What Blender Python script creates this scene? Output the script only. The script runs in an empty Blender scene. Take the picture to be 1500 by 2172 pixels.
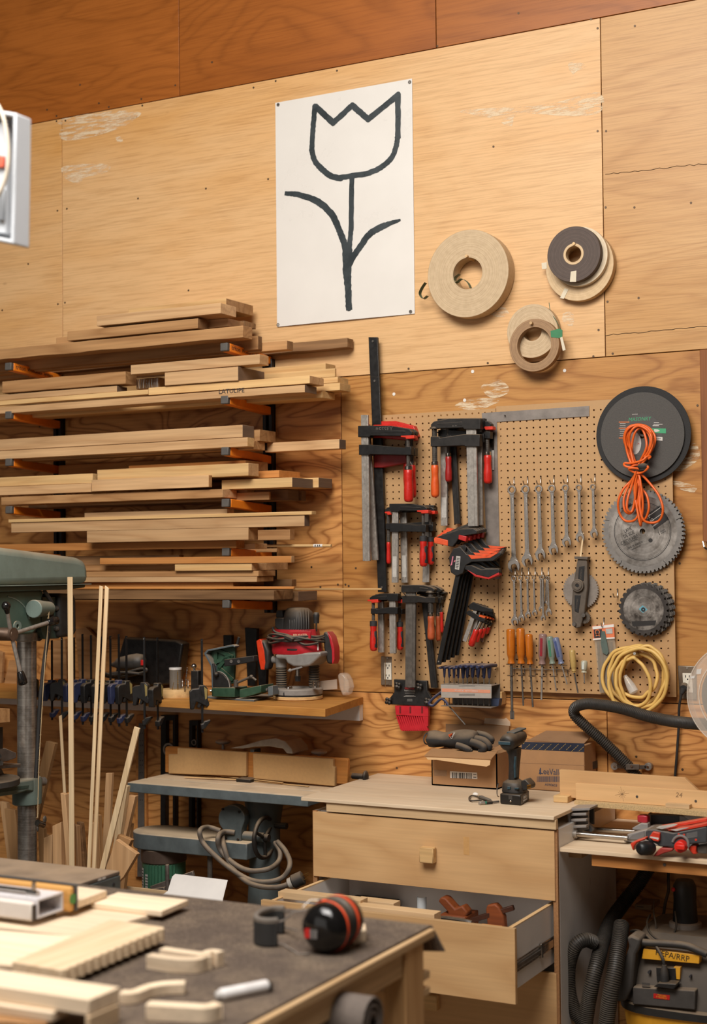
import bpy, bmesh, math, random
from mathutils import Vector, Matrix, noise
random.seed(7)
SC = bpy.context.scene
COL = SC.collection
PI = math.pi
# ------------------------------------------------------------------ camera
FPX = 3143.88
YAW, PIT, ROL = (math.radians(a) for a in (-27.88944572, 1.83175592, -0.58648727))
CAM = Vector((2.0495, -5.0537, 1.7206))
_f = Vector((math.sin(YAW)*math.cos(PIT), math.cos(YAW)*math.cos(PIT), math.sin(PIT)))
_r = Vector((math.cos(YAW), -math.sin(YAW), 0)); _u = _r.cross(_f)
_c, _s = math.cos(ROL), math.sin(ROL)
RV, UV = _c*_r + _s*_u, -_s*_r + _c*_u
cd = bpy.data.cameras.new('camera'); cam = bpy.data.objects.new('camera', cd); COL.objects.link(cam)
cam.matrix_world = Matrix(((RV.x, UV.x, -_f.x, CAM.x), (RV.y, UV.y, -_f.y, CAM.y), (RV.z, UV.z, -_f.z, CAM.z), (0, 0, 0, 1)))
cd.sensor_fit = 'HORIZONTAL'; cd.sensor_width = 36; cd.lens = 36*FPX/1500
cd.clip_start = .05; cd.clip_end = 60
cd.dof.use_dof = True; cd.dof.focus_distance = 5.2; cd.dof.aperture_fstop = 3.4
SC.camera = cam
# ------------------------------------------------------------------ light, exposure
w = bpy.data.worlds.new('shop_air'); SC.world = w; w.use_nodes = True
w.node_tree.nodes['Background'].inputs[0].default_value = (1, .93, .86, 1)
w.node_tree.nodes['Background'].inputs[1].default_value = .05
def area(name, loc, target, sx, sy, watt, col):
    l = bpy.data.lights.new(name, 'AREA'); l.shape = 'RECTANGLE'; l.size = sx; l.size_y = sy; l.energy = watt; l.color = col
    o = bpy.data.objects.new(name, l); COL.objects.link(o); o.location = loc
    o.rotation_euler = (Vector(target) - Vector(loc)).to_track_quat('-Z', 'Y').to_euler()
    return o
area('skylight', (.5, -4.0, 4.5), (-.5, -.2, 1.0), 2.8, 1.8, 225, (1, .955, .90))
area('roof_light_over_tables', (-.1, -3.3, 4.5), (-.1, -2.9, 0), 2.6, 1.6, 125, (1, .965, .92))
area('rear_fill_light', (-1.9, -7.4, 2.1), (-.2, 0, 1.5), 4.5, 3., 38, (1, .95, .89))  # added unseen fill behind the camera, for metal reflections and front faces
vs = SC.view_settings; vs.view_transform = 'Standard'; vs.look = 'None'; vs.gamma = 1; vs.exposure = -.22; vs.use_curve_mapping = False
SC.cycles.max_bounces = 8; SC.cycles.diffuse_bounces = 4
# ------------------------------------------------------------------ pixel -> place
def ray(px, py): return _f + RV*((px-750)/FPX) - UV*((py-1086)/FPX)
def atY(px, py, y): d = ray(px, py); return CAM + d*((y-CAM.y)/d.y)
def atZ(px, py, z): d = ray(px, py); return CAM + d*((z-CAM.z)/d.z)
def atX(px, py, x): d = ray(px, py); return CAM + d*((x-CAM.x)/d.x)
# ------------------------------------------------------------------ materials
def lin(h):
    h = h.lstrip('#'); o = []
    for i in (0, 2, 4):
        c = int(h[i:i+2], 16)/255; o.append(c/12.92 if c <= .04045 else ((c+.055)/1.055)**2.4)
    return (*o, 1)
def nd(nt, t, ins=None, **pr):
    n = nt.nodes.new('ShaderNode'+t)
    for k, v in pr.items(): setattr(n, k, v)
    for k, v in (ins or {}).items():
        if isinstance(v, bpy.types.NodeSocket): nt.links.new(v, n.inputs[k])
        else: n.inputs[k].default_value = v
    return n
def newmat(name):
    m = bpy.data.materials.new(name); m.use_nodes = True; nt = m.node_tree
    return m, nt, nt.nodes['Principled BSDF']
def coords(nt, scale=(1, 1, 1), rnd=True):
    tc = nd(nt, 'TexCoord'); v = tc.outputs['Object']
    if rnd:
        oi = nd(nt, 'ObjectInfo'); k = nd(nt, 'Math', {0: oi.outputs['Random'], 1: 31.}, operation='MULTIPLY')
        v = nd(nt, 'VectorMath', {0: v, 1: k.outputs[0]}, operation='ADD').outputs[0]
    return nd(nt, 'Mapping', {'Vector': v, 'Scale': scale}).outputs[0]
def ramp(nt, fac, stops):
    r = nd(nt, 'ValToRGB', {'Fac': fac}); e = r.color_ramp.elements
    while len(e) < len(stops): e.new(.5)
    for el, (p, c) in zip(e, stops): el.position = p; el.color = c if len(c) == 4 else (*c, 1)
    return r.outputs[0]
def mixc(nt, fac, a, b, mode='MIX'):
    return nd(nt, 'MixRGB', {'Fac': fac, 'Color1': a, 'Color2': b}, blend_type=mode).outputs[0]
MATS = {}
def plain(name, c, rough=.5, metal=0., var=.12, vs_=40, dust=0., bump=0., spec=.5, dustc='#b89c7c'):
    """paint, metal, plastic: a base colour, blotchy wear, optional saw dust lying on what faces up"""
    if name in MATS: return MATS[name]
    m, nt, b = newmat(name); c = lin(c) if isinstance(c, str) else c
    v = coords(nt)
    n = nd(nt, 'TexNoise', {'Vector': v, 'Scale': vs_, 'Detail': 5., 'Roughness': .65}).outputs[0]
    k = ramp(nt, n, [(.3, (1-var,)*3), (.7, (1+var*.4,)*3)])
    col = mixc(nt, 1., c, k, 'MULTIPLY')
    rg = nd(nt, 'MapRange', {0: n, 1: .3, 2: .7, 3: max(.05, rough-.08), 4: min(1, rough+.12)}).outputs[0]
    b.inputs['Metallic'].default_value = metal
    if dust:
        g = nd(nt, 'NewGeometry'); z = nd(nt, 'SeparateXYZ', {0: g.outputs['Normal']}).outputs[2]
        n2 = nd(nt, 'TexNoise', {'Vector': v, 'Scale': vs_*.6, 'Detail': 6.}).outputs[0]
        f = nd(nt, 'MapRange', {0: z, 1: .1, 2: .9, 3: 0., 4: 1.}).outputs[0]
        f = nd(nt, 'Math', {0: f, 1: nd(nt, 'MapRange', {0: n2, 1: .3, 2: .65, 3: .55, 4: 1.}).outputs[0]}, operation='MULTIPLY').outputs[0]
        f = nd(nt, 'Math', {0: f, 1: dust}, operation='MULTIPLY').outputs[0]
        col = mixc(nt, f, col, lin(dustc)); rg = nd(nt, 'MixRGB', {'Fac': f, 'Color1': rg, 'Color2': (.9, .9, .9, 1)}).outputs[0]
        if metal:
            nt.links.new(nd(nt, 'Math', {0: metal, 1: nd(nt, 'Math', {0: 1., 1: f}, operation='SUBTRACT').outputs[0]}, operation='MULTIPLY').outputs[0], b.inputs['Metallic'])
    nt.links.new(col, b.inputs['Base Color']); nt.links.new(rg, b.inputs['Roughness'])
    b.inputs['Specular IOR Level'].default_value = spec
    if bump:
        bp = nd(nt, 'Bump', {'Height': n, 'Strength': bump, 'Distance': .002}); nt.links.new(bp.outputs[0], b.inputs['Normal'])
    MATS[name] = m; return m
def wood(name, light, dark, axis='X', scale=9., rings=7., con=.55, fibre=.22, rough=.6, stretch=.09, knot=0., sharp=1.6):
    if name in MATS: return MATS[name]
    m, nt, b = newmat(name); i = 'XYZ'.index(axis)
    s1 = [1.]*3; s1[i] = stretch; s2 = [70.]*3; s2[i] = 2.2
    v1 = coords(nt, tuple(s1)); v2 = coords(nt, tuple(s2))
    n = nd(nt, 'TexNoise', {'Vector': v1, 'Scale': scale, 'Detail': 2.5, 'Roughness': .45, 'Distortion': .25}).outputs[0]
    r = nd(nt, 'Math', {0: nd(nt, 'Math', {0: n, 1: rings}, operation='MULTIPLY').outputs[0], 1: .5}, operation='PINGPONG').outputs[0]
    r = nd(nt, 'Math', {0: nd(nt, 'Math', {0: r, 1: 2.}, operation='MULTIPLY').outputs[0], 1: sharp}, operation='POWER').outputs[0]
    f = nd(nt, 'TexNoise', {'Vector': v2, 'Scale': 1.6, 'Detail': 4., 'Roughness': .6}).outputs[0]
    bl = nd(nt, 'TexNoise', {'Vector': v1, 'Scale': scale*.35, 'Detail': 2.}).outputs[0]
    col = mixc(nt, nd(nt, 'Math', {0: r, 1: con}, operation='MULTIPLY').outputs[0], lin(light), lin(dark))
    col = mixc(nt, 1., col, ramp(nt, f, [(.28, (1-fibre,)*3), (.72, (1+fibre*.25,)*3)]), 'MULTIPLY')
    col = mixc(nt, 1., col, ramp(nt, bl, [(.25, (.84, .80, .76)), (.75, (1.06, 1.04, 1.02))]), 'MULTIPLY')
    oi = nd(nt, 'ObjectInfo'); col = nd(nt, 'HueSaturation', {'Color': col, 'Value': nd(nt, 'MapRange', {0: oi.outputs['Random'], 3: .9, 4: 1.1}).outputs[0]}).outputs[0]
    if knot:
        vk = nd(nt, 'TexVoronoi', {'Vector': coords(nt, tuple(knot*(.5 if k == i else 1) for k in range(3)))}).outputs['Distance']
        col = mixc(nt, ramp(nt, vk, [(.03, (1, 1, 1)), (.11, (0, 0, 0))]), col, lin('#5a3214'))
    nt.links.new(col, b.inputs['Base Color']); b.inputs['Roughness'].default_value = rough
    b.inputs['Specular IOR Level'].default_value = .3
    bp = nd(nt, 'Bump', {'Height': f, 'Strength': .18, 'Distance': .001}); nt.links.new(bp.outputs[0], b.inputs['Normal'])
    MATS[name] = m; return m
def clear(name, c='#ffffff', rough=.08, alpha=.25, ior=1.45):
    if name in MATS: return MATS[name]
    m, nt, b = newmat(name)
    b.inputs['Base Color'].default_value = lin(c); b.inputs['Roughness'].default_value = rough
    b.inputs['Alpha'].default_value = alpha; b.inputs['IOR'].default_value = ior; MATS[name] = m; return m
# ------------------------------------------------------------------ meshes
def rotm(a, ax='Z'): return Matrix.Rotation(a, 4, ax)
class MB:
    """collects shapes (in world coordinates) into one mesh object"""
    def __init__(s): s.v = []; s.f = []; s.m = []
    def add(s, vs, fs, mi=0):
        o = len(s.v); s.v += [Vector(a) for a in vs]; s.f += [tuple(o+i for i in f) for f in fs]; s.m += [mi]*len(fs); return s
    def box(s, a, b, M=None, mi=0):
        (x0, y0, z0), (x1, y1, z1) = a, b
        vs = [Vector(p) for p in ((x0,y0,z0),(x1,y0,z0),(x1,y1,z0),(x0,y1,z0),(x0,y0,z1),(x1,y0,z1),(x1,y1,z1),(x0,y1,z1))]
        if M: vs = [M @ v for v in vs]
        return s.add(vs, [(0,3,2,1),(4,5,6,7),(0,1,5,4),(1,2,6,5),(2,3,7,6),(3,0,4,7)], mi)
    def bar(s, p, q, w, h, up=(0,0,1), mi=0):
        p, q = Vector(p), Vector(q); d = q-p; L = d.length; d.normalize(); up = Vector(up)
        if abs(d.dot(up)) > .98: up = Vector((0, 1, 0))
        a = d.cross(up).normalized(); c = a.cross(d)
        M = Matrix(((d.x,a.x,c.x,p.x),(d.y,a.y,c.y,p.y),(d.z,a.z,c.z,p.z),(0,0,0,1)))
        return s.box((0,-w/2,-h/2), (L,w/2,h/2), M, mi)
    def prism(s, poly, y0, y1, M=None, mi=0, holes=None):
        """polygon in (x,z) pushed from y0 (front) to y1 (back); M places it"""
        n = len(poly); ar = sum(poly[i][0]*poly[(i+1)%n][1]-poly[(i+1)%n][0]*poly[i][1] for i in range(n))
        if ar < 0: poly = poly[::-1]
        vs = [Vector((x, y0, z)) for x, z in poly] + [Vector((x, y1, z)) for x, z in poly]
        if M: vs = [M @ v for v in vs]
        fs = [tuple(range(n)), tuple(range(2*n-1, n-1, -1))] + [(i, i+n, (i+1)%n+n, (i+1)%n) for i in range(n)]
        return s.add(vs, fs, mi)
    def ring(s, c, ro, ri, y0, y1, n=48, M=None, mi=0, zr=None):
        """flat ring round the y axis at c=(x,z)"""
        vs = []
        for y in (y0, y1):
            for r in (ro, ri):
                for k in range(n):
                    a = 2*PI*k/n; vs.append(Vector((c[0]+r*math.cos(a), y, c[1]+r*math.sin(a))))
        if M: vs = [M @ v for v in vs]
        fs = []
        for k in range(n):
            j = (k+1) % n
            fs += [(k, j, n+j, n+k), (2*n+k, 3*n+k, 3*n+j, 2*n+j), (k, 2*n+k, 2*n+j, j), (n+k, n+j, 3*n+j, 3*n+k)]
        return s.add(vs, fs, mi)
    def tube(s, pts, r, n=8, closed=False, mi=0, cap=True, ref=(0.13, .2, .97)):
        pts = [Vector(p) for p in pts]; N = len(pts); rs = r if isinstance(r, (list, tuple)) else [r]*N
        vs = []; prev = None
        for i, p in enumerate(pts):
            a = pts[i-1] if (i or closed) else p; b = pts[(i+1) % N] if (i < N-1 or closed) else p
            t = (b-a).normalized() if (b-a).length > 1e-9 else Vector((0, 0, 1))
            if prev is None:
                u = Vector(ref); u = (u - t*u.dot(t)).normalized()
            else:
                u = prev - t*prev.dot(t); u = u.normalized() if u.length > 1e-6 else t.orthogonal().normalized()
            prev = u; w_ = t.cross(u)
            for k in range(n):
                an = 2*PI*k/n; vs.append(p + (u*math.cos(an) + w_*math.sin(an))*rs[i])
        fs = []
        for i in range(N if closed else N-1):
            for k in range(n):
                a, b = i*n, ((i+1) % N)*n; j = (k+1) % n
                fs.append((a+k, a+j, b+j, b+k))
        if cap and not closed: fs += [tuple(range(n-1, -1, -1)), tuple((N-1)*n+k for k in range(n))]
        return s.add(vs, fs, mi)
    def cyl(s, p, q, r0, r1=None, n=16, mi=0): return s.tube([p, q], [r0, r0 if r1 is None else r1], n, mi=mi)
    def lathe(s, p, q, prof, n=20, mi=0):
        """prof = [(t along p->q in metres or 0..1?, radius)] in metres from p"""
        p, q = Vector(p), Vector(q); d = (q-p).normalized()
        u = d.orthogonal().normalized(); w_ = d.cross(u); vs = []; fs = []
        for t, r in prof:
            for k in range(n):
                a = 2*PI*k/n; vs.append(p + d*t + (u*math.cos(a)+w_*math.sin(a))*max(r, 1e-5))
        for i in range(len(prof)-1):
            for k in range(n):
                j = (k+1) % n; fs.append((i*n+k, i*n+j, (i+1)*n+j, (i+1)*n+k))
        fs += [tuple(range(n-1, -1, -1)), tuple((len(prof)-1)*n+k for k in range(n))]
        return s.add(vs, fs, mi)
    def ball(s, c, r, n=14, m=9, sc=(1,1,1), M=None, mi=0):
        vs = []; fs = []
        for i in range(m+1):
            th = PI*i/m
            for k in range(n):
                a = 2*PI*k/n; p = Vector((r*sc[0]*math.sin(th)*math.cos(a), r*sc[1]*math.sin(th)*math.sin(a), r*sc[2]*math.cos(th)))
                vs.append((M @ p if M else p) + Vector(c))
        for i in range(m):
            for k in range(n):
                j = (k+1) % n; fs.append((i*n+k, (i+1)*n+k, (i+1)*n+j, i*n+j))
        return s.add(vs, fs, mi)
    def sweep(s, secs, mi=0, cap=True):
        """loft through rings of equal vertex count"""
        n = len(secs[0]); vs = [p for q in secs for p in q]; fs = []
        for i in range(len(secs)-1):
            for k in range(n):
                j = (k+1) % n; fs.append((i*n+k, i*n+j, (i+1)*n+j, (i+1)*n+k))
        if cap: fs += [tuple(range(n-1, -1, -1)), tuple((len(secs)-1)*n+k for k in range(n))]
        return s.add(vs, fs, mi)
    def build(s, name, mats, parent=None, bev=0., smooth=30, seg=2, sub=0):
        me = bpy.data.meshes.new(name)
        if parent is None:
            xs = [v.x for v in s.v]; ys = [v.y for v in s.v]; zs = [v.z for v in s.v]
            o0 = Vector(((min(xs)+max(xs))/2, (min(ys)+max(ys))/2, min(zs)))
        else: o0 = ORG[parent.name]
        me.from_pydata([v-o0 for v in s.v], [], s.f)
        mats = mats if isinstance(mats, (list, tuple)) else [mats]
        for m in mats: me.materials.append(m)
        me.polygons.foreach_set('material_index', s.m)
        bm = bmesh.new(); bm.from_mesh(me)
        bmesh.ops.remove_doubles(bm, verts=bm.verts, dist=1e-6)
        bmesh.ops.recalc_face_normals(bm, faces=bm.faces); bm.to_mesh(me); bm.free()
        me.validate(); me.update()
        o = bpy.data.objects.new(name, me); COL.objects.link(o)
        if parent is None: o.location = o0; ORG[o.name] = o0
        else: o.parent = parent; ORG[o.name] = o0
        if sub:
            md = o.modifiers.new('sub', 'SUBSURF'); md.levels = md.render_levels = sub
            me.polygons.foreach_set('use_smooth', [True]*len(me.polygons)); return o
        if bev:
            md = o.modifiers.new('bevel', 'BEVEL'); md.width = bev; md.segments = seg; md.limit_method = 'ANGLE'; md.angle_limit = math.radians(35)
        if smooth:
            me.polygons.foreach_set('use_smooth', [True]*len(me.polygons)); me.set_sharp_from_angle(angle=math.radians(smooth))
        return o
ORG = {}
def thing(name, label, cat, loc, group=None):
    o = bpy.data.objects.new(name, None); COL.objects.link(o); o.location = loc; o.empty_display_size = .05
    ORG[o.name] = Vector(loc); return tag(o, label, cat, group)
def tag(o, label, cat, group=None):
    o['label'] = label; o['category'] = cat
    if group: o['group'] = group
    return o
def struct(o): o['kind'] = 'structure'; return o
def dup(root, loc, label, rot=None, scale=None, group=None):
    r = root.copy(); COL.objects.link(r); r.location = loc; r['label'] = label
    if rot is not None: r.rotation_euler = rot
    if scale is not None: r.scale = scale
    if group: r['group'] = group
    for ch in list(root.children):
        c = ch.copy(); COL.objects.link(c); c.parent = r
        for g in ch.children:
            d = g.copy(); COL.objects.link(d); d.parent = c
    return r
def text(s_, M, size, mat, parent, name='lettering', align='CENTER', sx=1., shear=0.):
    """flat lettering as a mesh; M maps the text plane (x right, y up) into the world"""
    cu = bpy.data.curves.new('txt', 'FONT'); cu.body = s_; cu.size = size; cu.align_x = align; cu.align_y = 'CENTER'; cu.extrude = .0002; cu.shear = shear
    cu.resolution_u = 2
    t = bpy.data.objects.new('txt', cu); COL.objects.link(t); bpy.context.view_layer.update()
    me = bpy.data.meshes.new_from_object(t.evaluated_get(bpy.context.evaluated_depsgraph_get()))
    bpy.data.objects.remove(t); bpy.data.curves.remove(cu)
    me.transform(Matrix.Translation(-ORG[parent.name]) @ M @ Matrix.Diagonal((sx, 1, 1, 1)))
    me.materials.clear(); me.materials.append(mat)
    o = bpy.data.objects.new(name, me); COL.objects.link(o); o.parent = parent; ORG[o.name] = ORG[parent.name]; return o
def frame(o, x, y):
    """4x4 with origin o, x axis, y axis (made square), z = x cross y"""
    x = Vector(x).normalized(); y = Vector(y); z = x.cross(y).normalized(); y = z.cross(x); o = Vector(o)
    return Matrix(((x.x,y.x,z.x,o.x),(x.y,y.y,z.y,o.y),(x.z,y.z,z.z,o.z),(0,0,0,1)))
def wallframe(x, y, z, a=0.): return frame((x, y, z), (math.cos(a), 0, math.sin(a)), (-math.sin(a), 0, math.cos(a)))
def arc(c, r, a0, a1, n): return [(c[0]+r*math.cos(a0+(a1-a0)*i/n), c[1]+r*math.sin(a0+(a1-a0)*i/n)) for i in range(n+1)]
def spline(P, n=8, closed=False):
    P = [Vector(p) for p in P]; out = []; N = len(P)
    for i in range(N if closed else N-1):
        a, b, c, d = (P[(i-1) % N], P[i], P[(i+1) % N], P[(i+2) % N]) if closed else (P[max(i-1, 0)], P[i], P[i+1], P[min(i+2, N-1)])
        for k in range(n):
            t = k/n; out.append(.5*((2*b)+(c-a)*t+(2*a-5*b+4*c-d)*t*t+(3*b-a-3*c+d)*t**3))
    if not closed: out.append(P[-1])
    return out
# ------------------------------------------------------------------ shared materials
BLACK = plain('black_plastic', '#1c1a19', .45, vs_=60, var=.3, dust=.25)
BLKMET = plain('black_painted_metal', '#1f1d1c', .38, .3, var=.3, dust=.2)
CAST = plain('dusty_black_casting', '#2b2724', .5, .4, var=.35, dust=.55)
STEEL = plain('brushed_steel', '#a9a198', .38, .55, var=.3, vs_=70)
BRIGHT = plain('bright_chrome', '#b9b2aa', .2, 1., var=.12)
DKSTEEL = plain('dark_steel', '#6b645d', .45, .5, var=.35, vs_=50)
GREYIRON = plain('grey_machine_paint', '#5f676a', .45, .1, var=.22, vs_=25, dust=.9)
TEAL = plain('grey_green_paint', '#566660', .4, .05, var=.18, vs_=20, dust=.65)
GREEN = plain('bottle_green_paint', '#2f4d3a', .42, .05, var=.25, vs_=30, dust=.55)
RED = plain('red_plastic', '#b8201c', .36, var=.2)
ORANGE = plain('orange_plastic', '#e4581c', .42, var=.15)
RUBBER = plain('black_rubber', '#2a2725', .7, var=.25, dust=.35)
WHITE = plain('white_melamine', '#d8d2cc', .35, var=.06, vs_=12)
PAPER = plain('white_paper', '#e3ddd4', .7, var=.04)
INK = plain('dark_ink', '#2c2a2c', .6)
BLUEH = plain('dusty_blue_vinyl', '#2c3150', .6, var=.3, dust=.55)
PINE = wood('pale_pine', '#e3bd85', '#c08a4e', con=.4)
PINEZ = wood('pale_pine_upright', '#e4caa2', '#c8a272', axis='Z', con=.3)
PINEY = wood('pale_pine_endways', '#e2c090', '#c2955c', axis='Y', con=.35)
OAK = wood('oak_brown', '#bd9162', '#8a5d34', con=.55)
WALNUT = wood('walnut_brown', '#94704c', '#5f4128', con=.6)
ASH = wood('ash_tan', '#d4ad80', '#a97c50', con=.45)
CHERRY = wood('cherry_orange', '#c98a4c', '#a8652c', con=.4)
GREYEND = wood('sealed_grey_end', '#7b6656', '#5a483c', axis='Y', con=.3)
MAPLE = wood('maple_veneer', '#d9b07e', '#b98a58', scale=2.2, rings=12, con=.42, stretch=.3, fibre=.1)
BIRCH = wood('birch_plywood', '#dcbd93', '#bd9868', scale=3, rings=12, con=.3, stretch=.25, fibre=.18)
PLYEDGE = wood('plywood_edge', '#c9a87c', '#7d5c38', axis='X', scale=1., rings=3, con=.3)
MDF = plain('mdf_board', '#c19864', .75, var=.1, vs_=90)
CARD = plain('brown_cardboard', '#a87d54', .8, var=.1, vs_=18)
# ================================================================== the room
def plymat(name, base, mid, dark, rings, con, sc=.9, stretch=.35, patch=None):
    m, nt, b = newmat(name)
    v = coords(nt, (stretch, 1, 1)); v2 = coords(nt, (4, 130, 130))
    n = nd(nt, 'TexNoise', {'Vector': v, 'Scale': sc*2.4, 'Detail': 3., 'Roughness': .42, 'Distortion': .5}).outputs[0]
    r = nd(nt, 'Math', {0: nd(nt, 'Math', {0: n, 1: rings}, operation='MULTIPLY').outputs[0], 1: .5}, operation='PINGPONG').outputs[0]
    r = ramp(nt, r, [(.0, (0, 0, 0)), (.30, (.25, .25, .25)), (.44, (.8, .8, .8)), (.5, (1, 1, 1))])
    f = nd(nt, 'TexNoise', {'Vector': v2, 'Scale': 1.4, 'Detail': 5., 'Roughness': .65}).outputs[0]
    bl = nd(nt, 'TexNoise', {'Vector': v, 'Scale': 1.7, 'Detail': 4., 'Roughness': .6}).outputs[0]
    col = mixc(nt, ramp(nt, bl, [(.42, (0, 0, 0)), (.66, (1, 1, 1))]), lin(base), lin(mid))
    col = mixc(nt, nd(nt, 'Math', {0: r, 1: con}, operation='MULTIPLY').outputs[0], col, lin(dark))
    col = mixc(nt, 1., col, ramp(nt, f, [(.3, (.80, .76, .70)), (.55, (1.03, 1.03, 1.03))]), 'MULTIPLY')
    vk = nd(nt, 'TexVoronoi', {'Vector': coords(nt, (1., 2.2, 2.2)), 'Scale': 1.5}).outputs['Distance']
    col = mixc(nt, ramp(nt, vk, [(.0, (.8, .8, .8)), (.032, (.0, .0, .0))]), col, lin('#5b3312'))
    nt.links.new(col, b.inputs['Base Color']); b.inputs['Roughness'].default_value = .42
    b.inputs['Specular IOR Level'].default_value = .35
    bp = nd(nt, 'Bump', {'Height': f, 'Strength': .15, 'Distance': .001}); nt.links.new(bp.outputs[0], b.inputs['Normal'])
    return m
PLY_UP = plymat('plywood_clear_face', '#d9ae7c', '#cf9857', '#c28a4f', 9, .10, sc=1.5, stretch=.3)
PLY_RT = plymat('plywood_pale_face', '#c79a64', '#bc8a4f', '#a36f37', 12, .38, sc=1.5, stretch=.22)
PLY_TOP = plymat('plywood_amber_dimmed', '#a65f24', '#925019', '#783f10', 12, .38, sc=1.4, stretch=.25)  # amber sheet tone, darkened so the colour carries the dim upper left light
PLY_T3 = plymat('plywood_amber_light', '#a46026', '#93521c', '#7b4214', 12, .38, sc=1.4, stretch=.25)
PLY_LO = plymat('plywood_cathedral_face', '#d79c5c', '#c6864a', '#7d4216', 16, .72, sc=2.0, stretch=.32)
PLY_MID = plymat('plywood_figured_face', '#bd884c', '#b0773a', '#824a1a', 15, .55, sc=1.8, stretch=.3)
SCREW = plain('screw_heads', '#5b4632', .5, .5)
FILL = None
def filler():
    m, nt, b = newmat('worn_pale_filler'); v = coords(nt, (6, 40, 40))
    n = nd(nt, 'TexNoise', {'Vector': v, 'Scale': 2.2, 'Detail': 6., 'Roughness': .75}).outputs[0]
    b.inputs['Base Color'].default_value = lin('#ead3b0'); b.inputs['Roughness'].default_value = .8
    nt.links.new(ramp(nt, n, [(.44, (0, 0, 0)), (.56, (.8, .8, .8))]), b.inputs['Alpha']); return m
FILL = filler()
wall = struct(MB().box((-4.6, .019, -.02), (2.6, .12, 4.75)).build('wall_back', plain('dark_gap', '#3a2412', .9)))
xA, xB, xC = atY(131, 249, 0).x, atY(1279, 400, 0).x, atY(725, 1000, 0).x
xD = atY(1289, 1600, 0).x; xE = atY(925, 60, 0).x; xF = atY(380, 50, 0).x
SH = []
def sheet(x0, x1, z0, z1, mat, dots=()):
    g = .0016
    o = MB().box((x0+g, 0, z0+g), (x1-g, .02, z1-g)).build('plywood_sheet', mat, wall, bev=.001); SH.append(o)
    if dots:
        b = MB()
        for px, py in dots:
            p = atY(px, py, 0); b.cyl((p.x, .001, p.z), (p.x, -.0012, p.z), .0042, n=10)
        b.build('screw_heads', SCREW, o)
    return o
zs0, zs1, zs2, zs3 = 0., 1.212, 2.43, 3.648
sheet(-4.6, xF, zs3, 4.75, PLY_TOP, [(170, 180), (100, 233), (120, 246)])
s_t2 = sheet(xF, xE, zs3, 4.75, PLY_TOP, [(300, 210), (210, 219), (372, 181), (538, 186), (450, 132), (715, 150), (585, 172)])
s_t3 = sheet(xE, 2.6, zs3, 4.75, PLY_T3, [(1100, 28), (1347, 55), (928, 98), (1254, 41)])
sheet(-4.6, xA, zs2, zs3, PLY_UP, [(120, 257), (122, 447), (123, 645), (5, 658), (60, 560)])
s_m = sheet(xA, xB, zs2, zs3, PLY_UP, [(139, 256), (138, 642), (142, 443), (293, 421), (231, 227), (302, 224), (437, 400), (1047, 311), (1268, 278), (569, 380), (1259, 756), (1035, 770), (867, 782), (400, 616), (1270, 700), (1268, 60)])
s_r = sheet(xB, 2.6, zs2, zs3, PLY_RT, [(1286, 278), (1285, 440), (1346, 440), (1300, 750), (1286, 560), (1466, 430), (1355, 632), (1289, 640)])
sheet(-4.6, xC, zs1, zs2, PLY_LO, [(84, 905), (661, 1203), (680, 1245), (733, 1240), (717, 1240)])
s_l = sheet(xC, 2.6, zs1, zs2, PLY_MID, [(1442, 1195), (755, 1205), (1480, 860), (740, 1243)])
sheet(-4.6, xD, zs0, zs1, PLY_LO, [(1112, 1481), (880, 1520), (842, 1629)])
sheet(xD, 2.6, zs0, zs1, PLY_LO, [(1448, 1632), (1350, 1605)])
def patch(o, pts, seed=0):
    rnd = random.Random(seed); P = [atY(a, b, 0) for a, b in pts]
    c = sum(P, Vector())/len(P); Q = spline(P, 5, True)
    MB().prism([(p.x+rnd.uniform(-.002, .002), p.z+rnd.uniform(-.001, .001)) for p in Q], -.0006, .0005).build('filler_patch', FILL, o, smooth=0)
patch(s_m, [(134, 252), (230, 236), (296, 238), (285, 252), (240, 255), (134, 265)], 1)
patch(s_m, [(133, 272), (210, 261), (290, 245), (262, 268), (190, 292), (134, 297)], 2)
patch(s_m, [(134, 354), (205, 347), (233, 352), (225, 366), (180, 376), (170, 390), (140, 380)], 3)
patch(s_m, [(246, 291), (256, 290), (260, 300), (248, 299)], 4)
patch(s_m, [(975, 236), (1060, 228), (1130, 225), (1190, 215), (1272, 196), (1274, 238), (1200, 246), (1100, 240), (1085, 268), (1040, 250)], 5)
patch(s_m, [(1205, 135), (1225, 132), (1245, 140), (1225, 150), (1215, 158)], 6)
patch(s_m, [(1196, 664), (1216, 664), (1215, 690), (1195, 684)], 7)
patch(s_m, [(1040, 655), (1070, 652), (1080, 668), (1050, 672)], 8)
patch(s_l, [(1420, 985), (1470, 940), (1485, 965), (1470, 985), (1440, 1000)], 9)
patch(s_l, [(1425, 1020), (1475, 1030), (1470, 1045), (1440, 1035)], 10)
patch(s_l, [(1020, 820), (1060, 805), (1080, 830), (1045, 845)], 11)
patch(s_l, [(965, 860), (1010, 845), (1060, 850), (1010, 870)], 12)
for px, py in ((1003, 788), (836, 836), (1198, 786), (986, 849)):
    p = atY(px, py, 0); MB().cyl((p.x, .001, p.z), (p.x, -.0015, p.z), .0062, n=14).build('filler_patch', PAPER, s_l)
for (x0, y0, x1, y1) in ((1284, 369, 1500, 347), (1284, 711, 1500, 692)):   # long splits in the right sheet
    a, b = atY(x0, y0, 0), atY(x1, y1, 0); q = MB(); pts = []
    for i in range(25):
        t = i/24; pts.append((a.x+(b.x-a.x)*t, -.0004, a.z+(b.z-a.z)*t+random.uniform(-.003, .003)))
    q.tube(pts, .0011, 4).build('split_line', SCREW, s_r)
fl, nt, b_ = newmat('dusty_concrete')
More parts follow.
